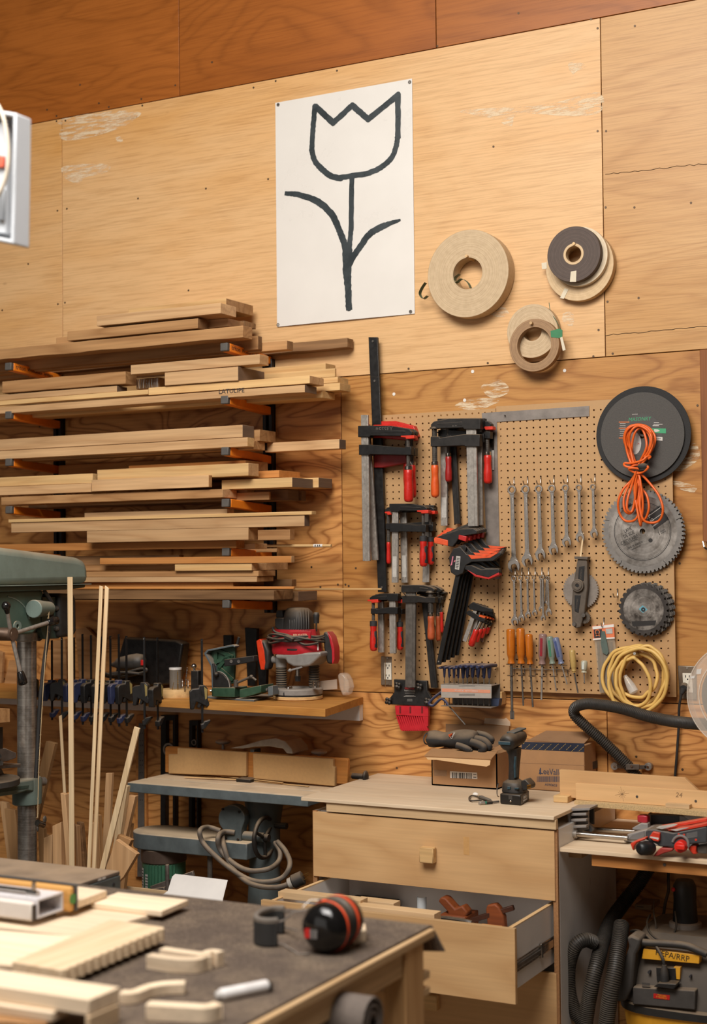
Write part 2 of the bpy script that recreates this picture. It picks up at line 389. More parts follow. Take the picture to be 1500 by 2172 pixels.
n_ = nd(nt, 'TexNoise', {'Vector': coords(nt), 'Scale': 6., 'Detail': 8.}).outputs[0]
nt.links.new(ramp(nt, n_, [(.3, lin('#6d5f50')), (.7, lin('#8f7f6b'))]), b_.inputs['Base Color']); b_.inputs['Roughness'].default_value = .85
struct(MB().box((-4.6, -9, -.1), (4.5, .1, 0)).build('floor', fl))

# ================================================================== poster
PW = plain('poster_white', '#dfd9d1', .32, var=.02, vs_=6)
pL0, pR0 = atY(585, 216, -.004), atY(876, 168, -.004); pL1, pR1 = atY(587, 692, -.004), atY(878, 667, -.004)
px0, px1 = (pL0.x+pL1.x)/2, (pR0.x+pR1.x)/2; pz1, pz0 = (pL0.z+pR0.z)/2, (pL1.z+pR1.z)/2
po = thing('tulip_poster', 'white poster with a black brush drawn tulip pinned on the plywood wall', 'poster', ((px0+px1)/2, -.003, pz0))
q = MB(); NX, NZ = 10, 16; vs_ = []
for layer in (0, 1):
    for j in range(NZ+1):
        for i in range(NX+1):
            u, v = i/NX, j/NZ; y = -.0035-.004*math.sin(PI*u)*math.sin(PI*v)*(1 if layer == 0 else 1)-(.006*(1-v)**4*math.sin(PI*u*.9+.3))
            vs_.append((px0+(px1-px0)*u, y+.0008*layer, pz0+(pz1-pz0)*v))
fs_ = []; NN = (NX+1)*(NZ+1)
for j in range(NZ):
    for i in range(NX):
        a = j*(NX+1)+i; fs_ += [(a, a+1, a+NX+2, a+NX+1), (NN+a, NN+a+NX+1, NN+a+NX+2, NN+a+1)]
bd = [j*(NX+1) for j in range(NZ+1)]; 
q.add(vs_, fs_); q.build('paper_sheet', PW, po, smooth=60)
def post(px, py): p = atY(560+px/3.879, 150+py/3.879, -.004); return p
def postdepth(p):
    u = (p.x-px0)/(px1-px0); v = (p.z-pz0)/(pz1-pz0)
    return -.0035-.004*math.sin(PI*u)*math.sin(PI*v)-(.006*(1-v)**4*math.sin(PI*u*.9+.3))
TUL = plain('brush_ink', '#3a4042', .28, var=.25, vs_=14)
def stroke(pts, wid, seed, curve=True):
    rnd = random.Random(seed); P = [post(*p) for p in pts]; S = spline(P, 10) if curve else P
    if not curve:
        S2 = []
        for a, b in zip(S[:-1], S[1:]): S2 += [a.lerp(b, k/10) for k in range(10)]
        S = S2+[S[-1]]
    N = len(S); L = []; Rr = []
    for i, p in enumerate(S):
        t = (S[min(i+1, N-1)]-S[max(i-1, 0)]).normalized(); nn = Vector((-t.z, 0, t.x))
        wv = wid(i/(N-1)) if callable(wid) else wid
        wv *= .5*.0018/3.879*1.0
        a = p+nn*(wv*(1+rnd.uniform(-.1, .1))); b = p-nn*(wv*(1+rnd.uniform(-.1, .1)))
        L.append(a); Rr.append(b)
    vs = []
    for a, b in zip(L, Rr):
        for p in (a, b): vs.append((p.x, postdepth(p)-.0009, p.z))
    return vs, [(2*i, 2*i+1, 2*i+3, 2*i+2) for i in range(N-1)]
q = MB()
for k, (pts, wd, cv) in enumerate([
    ([(420, 290), (572, 430), (728, 285), (860, 400), (1105, 200)], 52, False), ([(420, 290), (405, 480), (395, 655)], 50, False),
    ([(395, 650), (420, 740), (480, 810), (560, 870), (640, 888)], 50, True), ([(600, 885), (860, 848)], 46, False),
    ([(850, 850), (960, 800), (1050, 720), (1090, 620), (1100, 540)], 48, True), ([(1103, 190), (1104, 560)], 50, False),
    ([(728, 870), (722, 1300), (708, 1450)], 46, False), ([(172, 1010), (280, 1020), (440, 1075), (560, 1180), (620, 1300), (665, 1420), (690, 1520)], lambda t: 36+22*min(1, t*3)+20*max(0, t-.8)*5*.3, True),
    ([(1126, 1228), (1010, 1270), (880, 1340), (790, 1460), (735, 1540), (690, 1640)], lambda t: 18+38*min(1, t*4), True), ([(690, 1430), (690, 1650), (698, 1800), (706, 1972)], lambda t: 100-34*min(1, t*1.6)-6*t, True)]):
    v_, f_ = stroke(pts, wd, k, cv); q.add([(a, b-.00004*k, c) for a, b, c in v_], f_)
for c in ((420, 295), (572, 432), (728, 285), (860, 402), (1104, 197), (706, 1955), (640, 886), (1104, 545), (395, 650)):
    p = post(*c); r = 26*.00045
    q.prism([(p.x+r*math.cos(a*.4), p.z+r*math.sin(a*.4)) for a in range(15)], postdepth(p)-.0016, postdepth(p)-.001)
q.build('tulip_drawing', TUL, po, smooth=0)
for px, py in ((590, 222), (869, 174), (871, 661), (590, 689)):
    p = atY(px, py, -.005); MB().ring((p.x, p.z), .0065, .003, -.0062, -.003, 16).build('eyelet', DKSTEEL, po)
    MB().cyl((p.x, -.001, p.z), (p.x, -.0052, p.z), .0028, n=8).build('pin', BRIGHT, po)
# ================================================================== lumber rack and boards
RACKO = plain('rack_orange', '#f0851f', .42, var=.1)
CAPG = plain('rack_cap_grey', '#55504b', .6)
def upright(px, lab, texts):
    x = atY(px, 900, -.03).x
    u = thing('lumber_rack_upright', lab, 'rack', (x, -.01, atY(px, 1290, -.02).z))
    b = MB(); b.box((x-.022, -.030, atY(px, 1300, -.02).z), (x-.006, -.001, 2.52)); b.box((x+.006, -.030, atY(px, 1300, -.02).z), (x+.022, -.001, 2.52)); b.box((x-.022, -.012, atY(px, 1300, -.02).z), (x+.022, -.002, 2.515))
    b.build('rail', BLKMET, u, bev=.002)
    for k, zc in enumerate((736, 848, 957, 1067, 1171, 1282)):
        p = atX(474, zc, RX); z = p.z; dz = -.016
        a = MB(); a.bar((x, -.020, z+dz), (x, -.325, z), .034, .032)
        ar = a.build('arm', RACKO, u, bev=.003)
        MB().bar((x, -.3249, z), (x, -.343, z+.001), .033, .031).build('end_cap', CAPG, ar, bev=.003)
        if k == 0:
            text('triton', frame((x+.0176, -.283, z-.001), (0, 1, -.05), (0, 0, 1)), .026, INK, ar)
            text('WoodRack System', frame((x+.0176, -.16, z-.008), (0, 1, -.05), (0, 0, 1)), .021, INK, ar)
    return u
RX = atY(567, 900, -.03).x
upright(567, 'black rack upright with orange arms nearer the tool pegboard', 1)
upright(121, 'black rack upright with orange arms nearer the left edge', 1)
def yback(xw, pxb, py):
    return atX(pxb, py, xw).y
def bbox_(r, yf, y1=None, dz=0.):
    """box of a plank from the marks of its front face, right end and back edge"""
    a, b = atY(r[1], r[2], yf), atY(r[1], r[3], yf); x1 = (a.x+b.x)/2
    if y1 is None: y1 = min(-.004, atX(r[5], (r[2]+r[3])/2, x1).y)
    return [atY(r[0], r[2], yf).x, x1, yf, max(y1, yf+.012), b.z, a.z-dz]
def board(B, k, mat, label, end=None, wav=0.):
    x0, x1, yf, y1, z0, z1 = B; rnd = random.Random(k); n = max(2, int((x1-x0)/.06)) if wav else 1; secs = []
    for i in range(n+1):
        x = x0+(x1-x0)*i/n; j = lambda s=1.: rnd.uniform(-wav, wav)*s; w1 = j(.4); w2 = abs(j())
        secs.append([Vector((x, yf+abs(j(.6)), z0+w2)), Vector((x, y1, z0+w2*.4)), Vector((x, y1, z1-abs(w1))), Vector((x, yf+abs(j(.6)), z1-abs(w1)))])
    m = MB().sweep(secs)
    if end: m.m[-1] = 1; m.m[-2] = 1
    return tag(m.build('lumber_board', [mat, end] if end else mat, None, bev=.0014), label, 'board')
BD = [
 (-80, 514.7, 690, 716, -.34, 547.5, OAK, 'long brown live-edge plank along the front of the highest rack arms', OAK, .004),
 (-80, 547.5, 712, 741, -.262, 566, OAK, 'brown plank end showing just right of the long live-edge plank on the highest arms', WALNUT, .001),
 (-80, 609, 722, 741, -.20, 635, OAK, 'short brown plank sticking out right on the highest arms, inside the longest one', WALNUT, 0),
 (-80, 737, 716.5, 737, -.06, 750, WALNUT, 'walnut plank reaching farthest right under the poster on the highest arms', WALNUT, .002),
 (142.7, 420, 675, 696, -.34, 441, OAK, 'brown plank directly on the long live-edge plank of the highest arms', WALNUT, 0),
 (205, 468, 642, 665, -.35, 501, ASH, 'thick tan plank with a dark knot hole on top of the rack', ASH, .001),
 (272, 480, 632.5, 655, -.24, 537, PINE, 'pale plank at the very top back of the rack, angled end', OAK, 0),
 (440, 483, 671, 692, -.25, 517, ASH, 'short tan block under the topmost planks of the rack', OAK, 0),
 (440, 518, 680, 692, -.15, 543, WALNUT, 'small walnut end under the topmost back plank of the rack', WALNUT, 0),
 (119, 300, 698, 722, -.27, 310, OAK, 'brown plank whose left end shows behind the second plank of the top stack', None, 0),
 (-80, 646.7, 816, 832, -.34, 672, ASH, 'long plank with handwriting on its edge lying on the second rack arms', GREYEND, .001),
 (314.7, 657, 795.5, 813, -.335, 687, PINE, 'pale straight board lying on the plank with handwriting', ASH, 0),
 (-80, 314, 825, 836.5, -.335, 322, PINE, 'thin pale board at left on the plank with handwriting', None, .001),
 (-80, 248, 818, 831, -.33, 270, ASH, 'spalted board with dark squiggles at left of the second rack arms', GREYEND, .002),
 (4, 266, 787, 814, -.33, 290, OAK, 'wavy brown waney board above the spalted one at left', OAK, .003),
 (349, 505, 777, 807, -.345, 561, ASH, 'short thick block with curved ring figure and grey end on second arms', GREYEND, .002),
 (277, 550.7, 751, 772, -.335, 570, ASH, 'tan board topmost on the second rack arms, near the lettered orange arm', ASH, 0),
 (-80, 690.7, 770, 795, -.21, 712, PINE, 'pale pine board at the back of the second arms, highest at right', PINE, 0),
 (-80, 710.7, 781, 799, -.19, 737, PINE, 'pale pine board with a dark nick in its lower edge, second arms', PINE, 0),
 (-80, 716.5, 799, 811, -.185, 739, PINE, 'thin pale pine board second from bottom in the right end pine stack', PINE, 0),
 (-80, 721, 811.5, 827.5, -.18, 743.5, PINE, 'pale pine board reaching farthest right on the second rack arms', PINE, 0),
 (-80, 684, 829, 843.5, -.21, 710.7, PINE, 'pale board lowest at the right on the second orange arm', PINE, 0),
 (-60, 60, 778, 800, -.15, 70, OAK, 'brown board end behind the upper left orange arm', None, 0),
 (-80, 525, 927.5, 946.7, -.34, 539, ASH, 'long striped ash board lying on the third rack arms', PINE, 0),
 (-80, 514.7, 901, 927, -.335, 539, ASH, 'long tan board with torn grey end on top of the striped ash board', GREYEND, 0),
 (-80, 539, 933, 953, -.275, 562, OAK, 'brown board end between striped ash board and the dark taped board, third arms', OAK, 0),
 (-80, 551, 911, 935, -.25, 585, OAK, 'knotty brown block end behind the torn grey end, third arms', OAK, 0),
 (562, 720, 930.7, 951.5, -.15, 734, ASH, 'long tan board with dark taped end sticking out right on third arms', GREYEND, 0),
 (2, 472, 1034, 1056, -.34, 502.7, OAK, 'rough sawn brown board lying on the fourth rack arms', ASH, .002),
 (-80, 193, 1025, 1043.5, -.335, 205, ASH, 'tan board at left on the rough sawn board, fourth arms', None, 0),
 (-80, 196, 1004, 1025, -.33, 206, PINE, 'pale bowed board at left on the fourth rack arms', None, .002),
 (194, 442.7, 1007.5, 1033, -.355, 481, ASH, 'thick tan plank overhanging the front of the fourth rack arms', OAK, 0),
 (206, 527, 982, 1009, -.33, 549, PINE, 'pale yellow plank above the overhanging tan plank, fourth arms', ASH, 0),
 (273, 521, 976, 996, -.315, 568.5, CHERRY, 'orange plank topmost on the fourth rack arms', OAK, 0),
 (280, 592, 995.5, 1012.5, -.21, 637, CHERRY, 'orange board at the right back of the fourth rack arms', CHERRY, 0),
 (470, 620, 1012.5, 1033, -.29, 664, PINE, 'yellow board with brown sealed end at right on the fourth arms', GREYEND, 0),
 (560, 676, 1013, 1034, -.17, 705, PINE, 'yellow board with brown sealed end reaching farthest right on fourth arms', GREYEND, 0),
 (100, 525, 1038, 1057, -.27, 540, OAK, 'brown block low on the fourth arms beside the rough sawn end', OAK, 0),
 (100, 570.7, 1043, 1060, -.24, 578, OAK, 'small brown block low on fourth arms, middle of the shaded row', OAK, 0),
 (60, 611, 1038, 1061, -.20, 635, WALNUT, 'shaded brown board with dark end low on the fourth arms', GREYEND, 0),
 (60, 640, 1040, 1062, -.12, 649, WALNUT, 'dark board end farthest right in the shaded row on fourth arms', GREYEND, 0),
 (124, 520, 968, 990, -.06, 530, CHERRY, 'dark orange board against the wall behind the fourth arms', None, 0),
 (17.6, 661, 1084, 1091.5, -.385, 671, PINE, 'thin pale strip lying along the top of the fifth stack', PINE, 0),
 (23.5, 646, 1092, 1116, -.38, 657, ASH, 'wide pale board with oval grain under the thin strip, fifth arms', GREYEND, 0),
 (184, 527, 1119, 1145, -.38, 547.5, ASH, 'shorter pale board with angled ends in the middle of the fifth stack', OAK, 0),
 (480, 615, 1123, 1145, -.16, 625, OAK, 'brown board at the back right of the fifth rack arms', OAK, 0),
 (179, 482, 1079, 1096, -.28, 497, ASH, 'tan board behind the thin strip, topmost at the back of fifth arms', ASH, 0),
 (-80, 501, 1146, 1162.7, -.335, 518.7, CHERRY, 'long orange board lying on the fifth rack arms', CHERRY, 0),
 (470, 541, 1153, 1164.5, -.29, 567, ASH, 'small pale block end right of the long orange board, fifth arms', ASH, 0),
 (500, 587, 1163, 1171, -.15, 590, OAK, 'thin brown strip under the wooden dowel, fifth arms', None, 0),
 (100, 581, 1252.5, 1272.5, -.345, 622, WALNUT, 'wide walnut plank lying on the lowest rack arms', WALNUT, 0),
 (60, 633, 1255, 1275, -.19, 673, WALNUT, 'walnut plank end reaching farthest right on the lowest rack arms', GREYEND, 0),
 (160, 622.7, 1244, 1249.5, -.335, 624, CHERRY, 'thin orange batten on the wide walnut plank of the lowest arms', None, 0),
 (560, 809, 1247.5, 1251.5, -.06, 811, PINE, 'very thin long strip crossing the wall to the black clamp bar', None, 0),
 (150, 494.7, 1234.7, 1244, -.315, 510, CHERRY, 'orange board just above the thin batten on lowest arms', None, 0),
 (150, 545, 1223, 1234.2, -.333, 580.5, ASH, 'tan board of the lower pair with square brown ends, lowest arms', OAK, 0),
 (150, 548, 1210.7, 1222.5, -.331, 584.5, OAK, 'brown board of the upper pair with square ends, lowest arms', OAK, 0),
 (370.7, 534, 1193.5, 1210, -.345, 610.7, PINE, 'short pale board with sloped end on the lowest arms', ASH, 0),
 (211.5, 618, 1179, 1193.5, -.35, 625, CHERRY, 'straight orange tan board topmost on the lowest arms', ASH, 0),
 (130, 380, 1177, 1197, -.29, 390, WALNUT, 'walnut board behind the topmost orange tan board, lowest arms', None, 0),
 (150, 372, 1198, 1209.5, -.30, 380, OAK, 'knotty brown board under the walnut board, left on lowest arms', None, 0),
 (560, 618.7, 1229, 1244, -.09, 629, WALNUT, 'dark board end at the back right of the lowest rack arms', WALNUT, 0),
]
YS = [[r[4], None, 0.] for r in BD]
for it in range(12):                       # settle the planks so that no two share the same room
    BX = [bbox_(r, *y) for r, y in zip(BD, YS)]; hit = False
    for i in range(len(BD)):
        for j in range(i):
            f_, g_ = (i, j) if BX[i][2] <= BX[j][2] else (j, i); A, B = BX[f_], BX[g_]
            if min(A[1], B[1])-max(A[0], B[0]) < .001 or min(A[3], B[3])-max(A[2], B[2]) < .0005: continue
            oz = min(A[5], B[5])-max(A[4], B[4])
            if oz < .0002: continue
            hit = True; lo_ = f_ if A[5] < B[5] else g_
            if oz < .007 and BX[lo_][5]-oz-BX[lo_][4] > .008: YS[lo_][2] += oz+.0004; BX[lo_][5] -= oz+.0004
            elif B[3] > A[3]+.016: YS[g_][0] = A[3]+.001; BX[g_][2] = A[3]+.001
            else: YS[f_][1] = B[2]-.001; A[3] = B[2]-.001
    if not hit: break
for k, (r, y) in enumerate(zip(BD, YS)): board(bbox_(r, *y), k, r[6], r[7], r[8], r[9])
LB = [o for o in COL.objects if o.get('label', '').startswith('long plank with handwriting')][0]
yl_ = YS[10][0]-.0012; p = atY(491, 829.5, yl_); text('LATULIPE', wallframe(p.x, yl_, p.z), .024, INK, LB, sx=1.15)
for px in (564,):   # dark tape round the taped board's left end
    yt_ = YS[27][0]; p0, p1 = atY(562, 931, yt_), atY(567, 955, yt_); o = [o for o in COL.objects if 'dark taped end' in o.get('label', '')][0]
    MB().box((p0.x, yt_-.0015, p1.z), (p1.x, yt_+.05, p0.z)).build('tape', INK, o)
# dowel
a, b = atY(560, 1158, -.12), atY(703, 1157.6, -.12)
o = tag(MB().cyl(a, b, .0062, n=14).build('dowel_rod', PINE), 'thin round wooden dowel with a white sticker sticking out of the rack', 'dowel')
a2, b2 = atY(666, 1157.6, -.12), atY(685, 1157.6, -.12); MB().cyl(a2, b2, .0065, n=14).build('sticker', PAPER, o)
for px in (671, 676, 680): 
    c = atY(px, 1157, -.12); MB().box((c.x-.0025, -.1274, c.z-.003), (c.x+.001, -.1262, c.z+.003)).build('print', INK, o)
# shrink wrapped stub on second arms
c0, c1 = atY(289, 826, -.25), atY(337, 800, -.25)
o = tag(MB().box((c0.x, -.25, c0.z), (c1.x, -.06, c1.z)).build('wrapped_block', OAK, None, bev=.003), 'small block wrapped in shiny film between boards on second arms', 'block')
q = MB()
for i in range(16):
    x = c0.x+(c1.x-c0.x)*(i+.5)/16; q.tube([(x, -.252, c0.z+.002), (x+random.uniform(-.003, .003), -.2535, (c0.z+c1.z)/2), (x, -.252, c1.z-.002)], .0012, 4)
q.build('plastic_film', BRIGHT, o)
# ================================================================== tools on the wall
def W(pts, y): return [(p.x, p.z) for p in (atY(a, b, y) for a, b in pts)]
def pp(mb, pts, y0, y1, mi=0): return mb.prism(W(pts, y0), y0, y1, mi=mi)
def sc_(px, py, y): return abs(atY(px, py, y).z-atY(px, py+100, y).z)/100
def circ(cx, cy, r, n=32, ry=None, a0=0.): return [(cx+r*math.cos(a0+2*PI*i/n), cy+(ry or r)*math.sin(a0+2*PI*i/n)) for i in range(n)]
PB = -.024
PEG = plain('pegboard_hardboard', '#b88f60', .6, var=.06, vs_=120)
def pegboard(label, x0, x1, z0, z1, hx, hz, notch=None):
    P = .0254; rh = .0035; yf, yb = PB, PB+.006; q = MB()
    gx = [x0]+[hx+(i+.5)*P for i in range(-80, 80) if x0+.004 < hx+(i+.5)*P < x1-.004]+[x1]
    gz = [z0]+[hz+(i+.5)*P for i in range(-90, 90) if z0+.004 < hz+(i+.5)*P < z1-.004]+[z1]
    for i in range(len(gx)-1):
        for j in range(len(gz)-1):
            a, b, c, d = gx[i], gx[i+1], gz[j], gz[j+1]; mx, mz = (a+b)/2, (c+d)/2
            if notch and notch[0] < mx < notch[1] and notch[2] < mz < notch[3]: continue
            if b-a > P*.98 and d-c > P*.98:
                o = [(b, mz), (b, d), (mx, d), (a, d), (a, mz), (a, c), (mx, c), (b, c)]
                vs = [(u, yf, v) for u, v in o]
                h = [(mx+rh*math.cos(k*PI/4), mz+rh*math.sin(k*PI/4)) for k in range(8)]
                vs += [(u, yf, v) for u, v in h]+[(u, yb, v) for u, v in h]
                fs = []
                for k in range(8):
                    n = (k+1) % 8; fs += [(k, 8+k, 8+n, n), (8+k, 16+k, 16+n, 8+n)]
                q.add(vs, fs)
            else: q.add([(a, yf, c), (b, yf, c), (b, yf, d), (a, yf, d)], [(0, 1, 2, 3)])
    for (u0, v0, u1, v1) in ((x0, z0, x1, z0), (x1, z0, x1, z1), (x1, z1, x0, z1), (x0, z1, x0, z0)):
        q.add([(u0, yf, v0), (u1, yf, v1), (u1, yb, v1), (u0, yb, v0)], [(0, 1, 2, 3)])
    o = q.build('pegboard', PEG, None, smooth=0)
    # the furring strips that hold it off the plywood
    s = MB()
    for u in (x0+.02, x1-.02): s.box((u-.012, yb, (notch[3]+.01 if notch and u < x0+.03 else z0+.03)), (u+.012, -.004, z1-.03))
    s.build('furring_strip', PINEZ, o)
    return tag(o, label, 'pegboard')
hL = atY(820.6, 987.6, PB)
lx0, lx1, rx1 = atY(813, 1100, PB).x, atY(1055, 1100, PB).x, atY(1430, 1200, PB).x
zt = atY(1050, 864, PB).z; zb = atY(1054, 1465, PB).z
pegboard('tan pegboard behind the bar clamps, left of the long wrenches', lx0, lx1-.001, zb, zt-.004, hL.x, hL.z, (lx0-.01, atY(837, 1400, PB).x, 0, atY(820, 1386, PB).z))
pegboard('tan pegboard behind the wrenches, saw blades and screwdrivers', lx1+.001, rx1, zb, zt+.003, 0., 2.19)
# ---- peg hooks
def hook(px, py, label, px2=None, py2=None, out=.05, grp='pegboard hooks'):
    """wire hook: up-stem at (px,py) on the board, tip ends out in front"""
    a = atY(px, py, PB-.003); s = sc_(px, py, PB)
    b = a+Vector((0, 0, -.026)); q = MB()
    q.tube([a+Vector((0, .008, 0)), a, b+Vector((0, 0, .004)), b+Vector((0, -.004, 0)), b+Vector((0, -out*.8, 0)), b+Vector((0, -out, .012))], .0022, 8)
    return tag(q.build('peg_hook', BRIGHT, None, smooth=50), label, 'hook', grp)
# ---- F clamps
HRED = plain('red_lacquered_handle', '#c4261c', .3, var=.18)
HORG = plain('orange_lacquered_handle', '#dc5a22', .34, var=.2)
HOLD = plain('worn_wooden_handle', '#b8552c', .5, var=.3, dust=.3)
HBLK = plain('charcoal_rubber_grip', '#2e2c2c', .65, var=.2)
STK = plain('pale_sticker', '#b9b4ac', .5, var=.2)
def fclamp(label, group, bar, w, jy, jh, sy, sh, spx, h, hw, y, mats, pad=None, tone=False, ferr=True, jx=None, sticker=None, words=None):
    """bar=((xtop,ytop),(xbot,ybot)) pixel centre line; jy,jh jaw centre/height; sy,sh arm; spx spindle x; h=(y0,y1) handle"""
    (xt, yt), (xb, yb) = bar; d = 1 if spx > xt else -1; BM, JM, HM = mats
    ux = (xb-xt)/(yb-yt)
    X = lambda py: xt+(py-yt)*ux
    s = sc_(xt, yt, y); p0 = atY(xt, jy, y); t = thing('bar_clamp', label, 'clamp', (p0.x, y, atY(xb, yb, y).z), group)
    pp(MB(), [(xt-w/2, yt), (xt+w/2, yt), (xb+w/2, yb), (xb-w/2, yb)], y-.004, y+.006).build('bar', BM, t, bev=.001)
    q = MB()
    pp(q, [(X(yt)-w*.18, yt), (X(yt)+w*.18, yt), (xb+w*.18, yb), (xb-w*.18, yb)], y-.0052, y-.0035)
    q.build('bar_rib', BM, t)
    bx = X(jy)-d*w*.95; ex = spx+d*8
    j = MB(); pp(j, [(bx, jy-jh*.5), (X(jy)+d*w*.7, jy-jh*.52), (X(jy)+d*(abs(ex-X(jy))*.55), jy-jh*.5), (ex-d*6, jy-jh*.22), (ex, jy+jh*.05), (ex, jy+jh*.3), (ex-d*8, jy+jh*.42), (X(jy)+d*w*.8, jy+jh*.36), (X(jy)+d*w*.7, jy+jh*.5), (bx, jy+jh*.5)], y-.012, y+.014)
    jo = j.build('fixed_jaw', JM, t, bev=.0018)
    if words: text(words, wallframe(atY(X(jy)+d*(abs(spx-X(jy))*.45), jy-jh*.03, y-.0122).x, y-.0123, atY(X(jy), jy-jh*.05, y-.0122).z+d*.001, 0), s*jh*.55, DKSTEEL, jo, align='CENTER')
    q = MB(); pp(q, [(X(jy)+d*w*.9, jy-jh*.2), (ex-d*14, jy-jh*.05), (ex-d*14, jy+jh*.1), (X(jy)+d*w*.9, jy+jh*.15)], y-.0128, y-.011); q.build('jaw_web', JM, jo, bev=.001)
    a = MB(); bx = X(sy)-d*w*.85
    pp(a, [(bx, sy-sh*.5), (X(sy)+d*w*.7, sy-sh*.5), (spx-d*w*.5, sy-sh*.2), (spx-d*w*.5, sy-sh*.32), (spx+d*w*.42, sy-sh*.32), (spx+d*w*.42, sy+sh*.5), (spx-d*w*.5, sy+sh*.5), (X(sy)+d*w*.7, sy+sh*.42), (X(sy)+d*w*.7, sy+sh*.5), (bx, sy+sh*.5)], y-.013, y+.015)
    a.build('sliding_arm', JM, t, bev=.0018)
    zt_, zb_ = atY(spx, jy+jh*.42, y).z, atY(spx, h[0], y).z; x = atY(spx, sy, y).x; r = w*s*.24
    prof = []; n = int((zt_-zb_)/.0034)
    for k in range(n): prof += [(k*.0034, r), (k*.0034+.0012, r*1.22), (k*.0034+.0022, r*1.22), (k*.0034+.0032, r)]
    MB().lathe((x, y, zt_), (x, y, zb_), prof, 10).build('spindle', DKSTEEL, t, smooth=20)
    if pad:
        c = jy+jh*.5; pp(MB(), [(spx-hw*.8, c-3), (spx+hw*.6, c-4), (spx+hw*.65, c+3), (spx-hw*.25, c+4), (spx-hw*.3, c+1), (spx-hw*.8, c)], y-.016, y+.014).build('jaw_pad', pad, t, bev=.0015)
    else:
        z = zt_; MB().cyl((x, y, z-.002), (x, y, z+.005), r*2.2, r*1.8, 12).build('swivel_pad', JM, t)
    H0, H1 = zb_, atY(spx, h[1], y).z; L = H0-H1; R = hw*s*.5
    if ferr:
        MB().lathe((x, y, H0+.012), (x, y, H0-.002), [(0, R*.75), (.001, R*.85), (.012, R*.85), (.0135, R*.8)], 14).build('ferrule', BRIGHT, t)
    pr = [(0, R*.72), (.003, R*.86), (L*.12, R*.92), (L*.3, R*.84), (L*.42, R*.86), (L*.62, R), (L*.9, R), (L*.97, R*.85), (L, R*.45)]
    ho = MB().lathe((x, y, H0), (x, y, H1), pr, 18).build('handle', HM, t, smooth=50)
    if tone:
        for sgn in (-1, 1):
            q = MB(); q.lathe((x+sgn*R*.22, y, H0-L*.22), (x+sgn*R*.22, y, H1+L*.02), [(0, R*.3), (L*.12, R*.72), (L*.35, R*.8), (L*.65, R*.88), (L*.74, R*.4)], 14)
            q.build('grip_inlay', HBLK, ho, smooth=50)
        MB().lathe((x, y, H0+.002), (x, y, H0-L*.2), [(0, R*.8), (.002, R*.98), (L*.17, R*.99), (L*.2, R*.7)], 16).build('grip_collar', HBLK, ho)
    if sticker:
        a_, b_ = sticker; pp(MB(), [(X(a_)-w*.32, a_), (X(a_)+w*.32, a_), (X(b_)+w*.32, b_), (X(b_)-w*.32, b_)], y-.0056, y-.0050).build('sticker', STK, t)
    return t
G1 = 'bar clamps on the pegboard'
SM = (STEEL, BLKMET, HRED); 
REDP = plain('red_jaw_pad', '#d0301a', .4)
# long black sash bars first (furthest back)
def sash(label, bar, w, jy, j2, y, redtop):
    (xt, yt), (xb, yb) = bar; X = lambda py: xt+(py-yt)*(xb-xt)/(yb-yt)
    t = thing('sash_clamp', label, 'clamp', (atY(xb, yb, y).x, y, atY(xb, yb, y).z), G1)
    pp(MB(), [(xt-w/2, yt), (xt+w/2, yt), (xb+w/2, yb), (xb-w/2, yb)], y-.006, y+.006).build('bar', BLKMET, t, bev=.0015)
    for py in (yt+9, yb-10):
        p = atY(X(py), py, y-.006); MB().cyl(p+Vector((0, .002, 0)), p+Vector((0, -.003, 0)), .0045, n=8).build('stop_screw', DKSTEEL, t)
    q = MB(); pp(q, [(X(jy)-8, jy-14), (X(jy)+40, jy-15), (redtop-8, jy-5), (redtop, jy+18), (redtop-10, jy+20), (X(jy)+10, jy+14), (X(jy)-8, jy+14)], y-.016, y+.012); q.build('fixed_jaw', HRED, t, bev=.003)
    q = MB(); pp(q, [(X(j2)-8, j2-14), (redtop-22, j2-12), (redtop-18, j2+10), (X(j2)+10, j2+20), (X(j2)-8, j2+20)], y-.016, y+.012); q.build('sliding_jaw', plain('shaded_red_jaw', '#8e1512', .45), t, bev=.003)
    z = atY(redtop-20, jy, y); MB().cyl(z+Vector((0, .0, -.03)), z+Vector((0, 0, -.12)), .006, n=10).build('spindle', DKSTEEL, t)
    MB().lathe(z+Vector((0, 0, -.11)), z+Vector((0, 0, -.22)), [(0, .008), (.01, .012), (.07, .013), (.105, .011), (.11, .005)], 14).build('handle', HRED, t, smooth=50)
sash('long black sash clamp whose bar stands highest above the pegboard', ((791, 715), (806, 1070)), 19, 908, 968, -.034, 886)
sash('long black sash clamp with its bar reaching lowest beside the pegboard edge', ((795, 799), (811, 1256)), 19, 915, 972, -.049, 882)
fclamp('bar clamp hung at far left of the pegboard, behind another one', G1, ((776, 900), (795, 1188)), 14, 915, 22, 956, 20, 874, (986, 1056), 17, -.075, SM)
fclamp('bar clamp at far left of the pegboard in front, with lettered jaw and red handle', G1, ((773, 880), (777, 1190)), 15, 915, 24, 954, 22, 866, (996, 1065), 20, -.115, SM, REDP, words='BESSEY')
fclamp('bar clamp with a bright slim bar and red handle hanging at right near the square', G1, ((941, 905), (942, 1115)), 14, 898, 20, 921, 18, 1034, (965, 1026), 18, -.062, SM, REDP, sticker=(1055, 1098))
fclamp('bar clamp with a dusty tilted bar between two bright bars', G1, ((958, 905), (970, 1111)), 13, 899, 20, 925, 18, 1012, (970, 1030), 16, -.045, (CAST, BLKMET, HRED))
fclamp('bar clamp half hidden behind the wide bright bar at top centre', G1, ((1015, 905), (1017, 1114)), 13, 897, 20, 929, 18, 951, (968, 1022), 15, -.07, (STEEL, BLKMET, plain('shaded_red_handle', '#9a1c18', .4)))
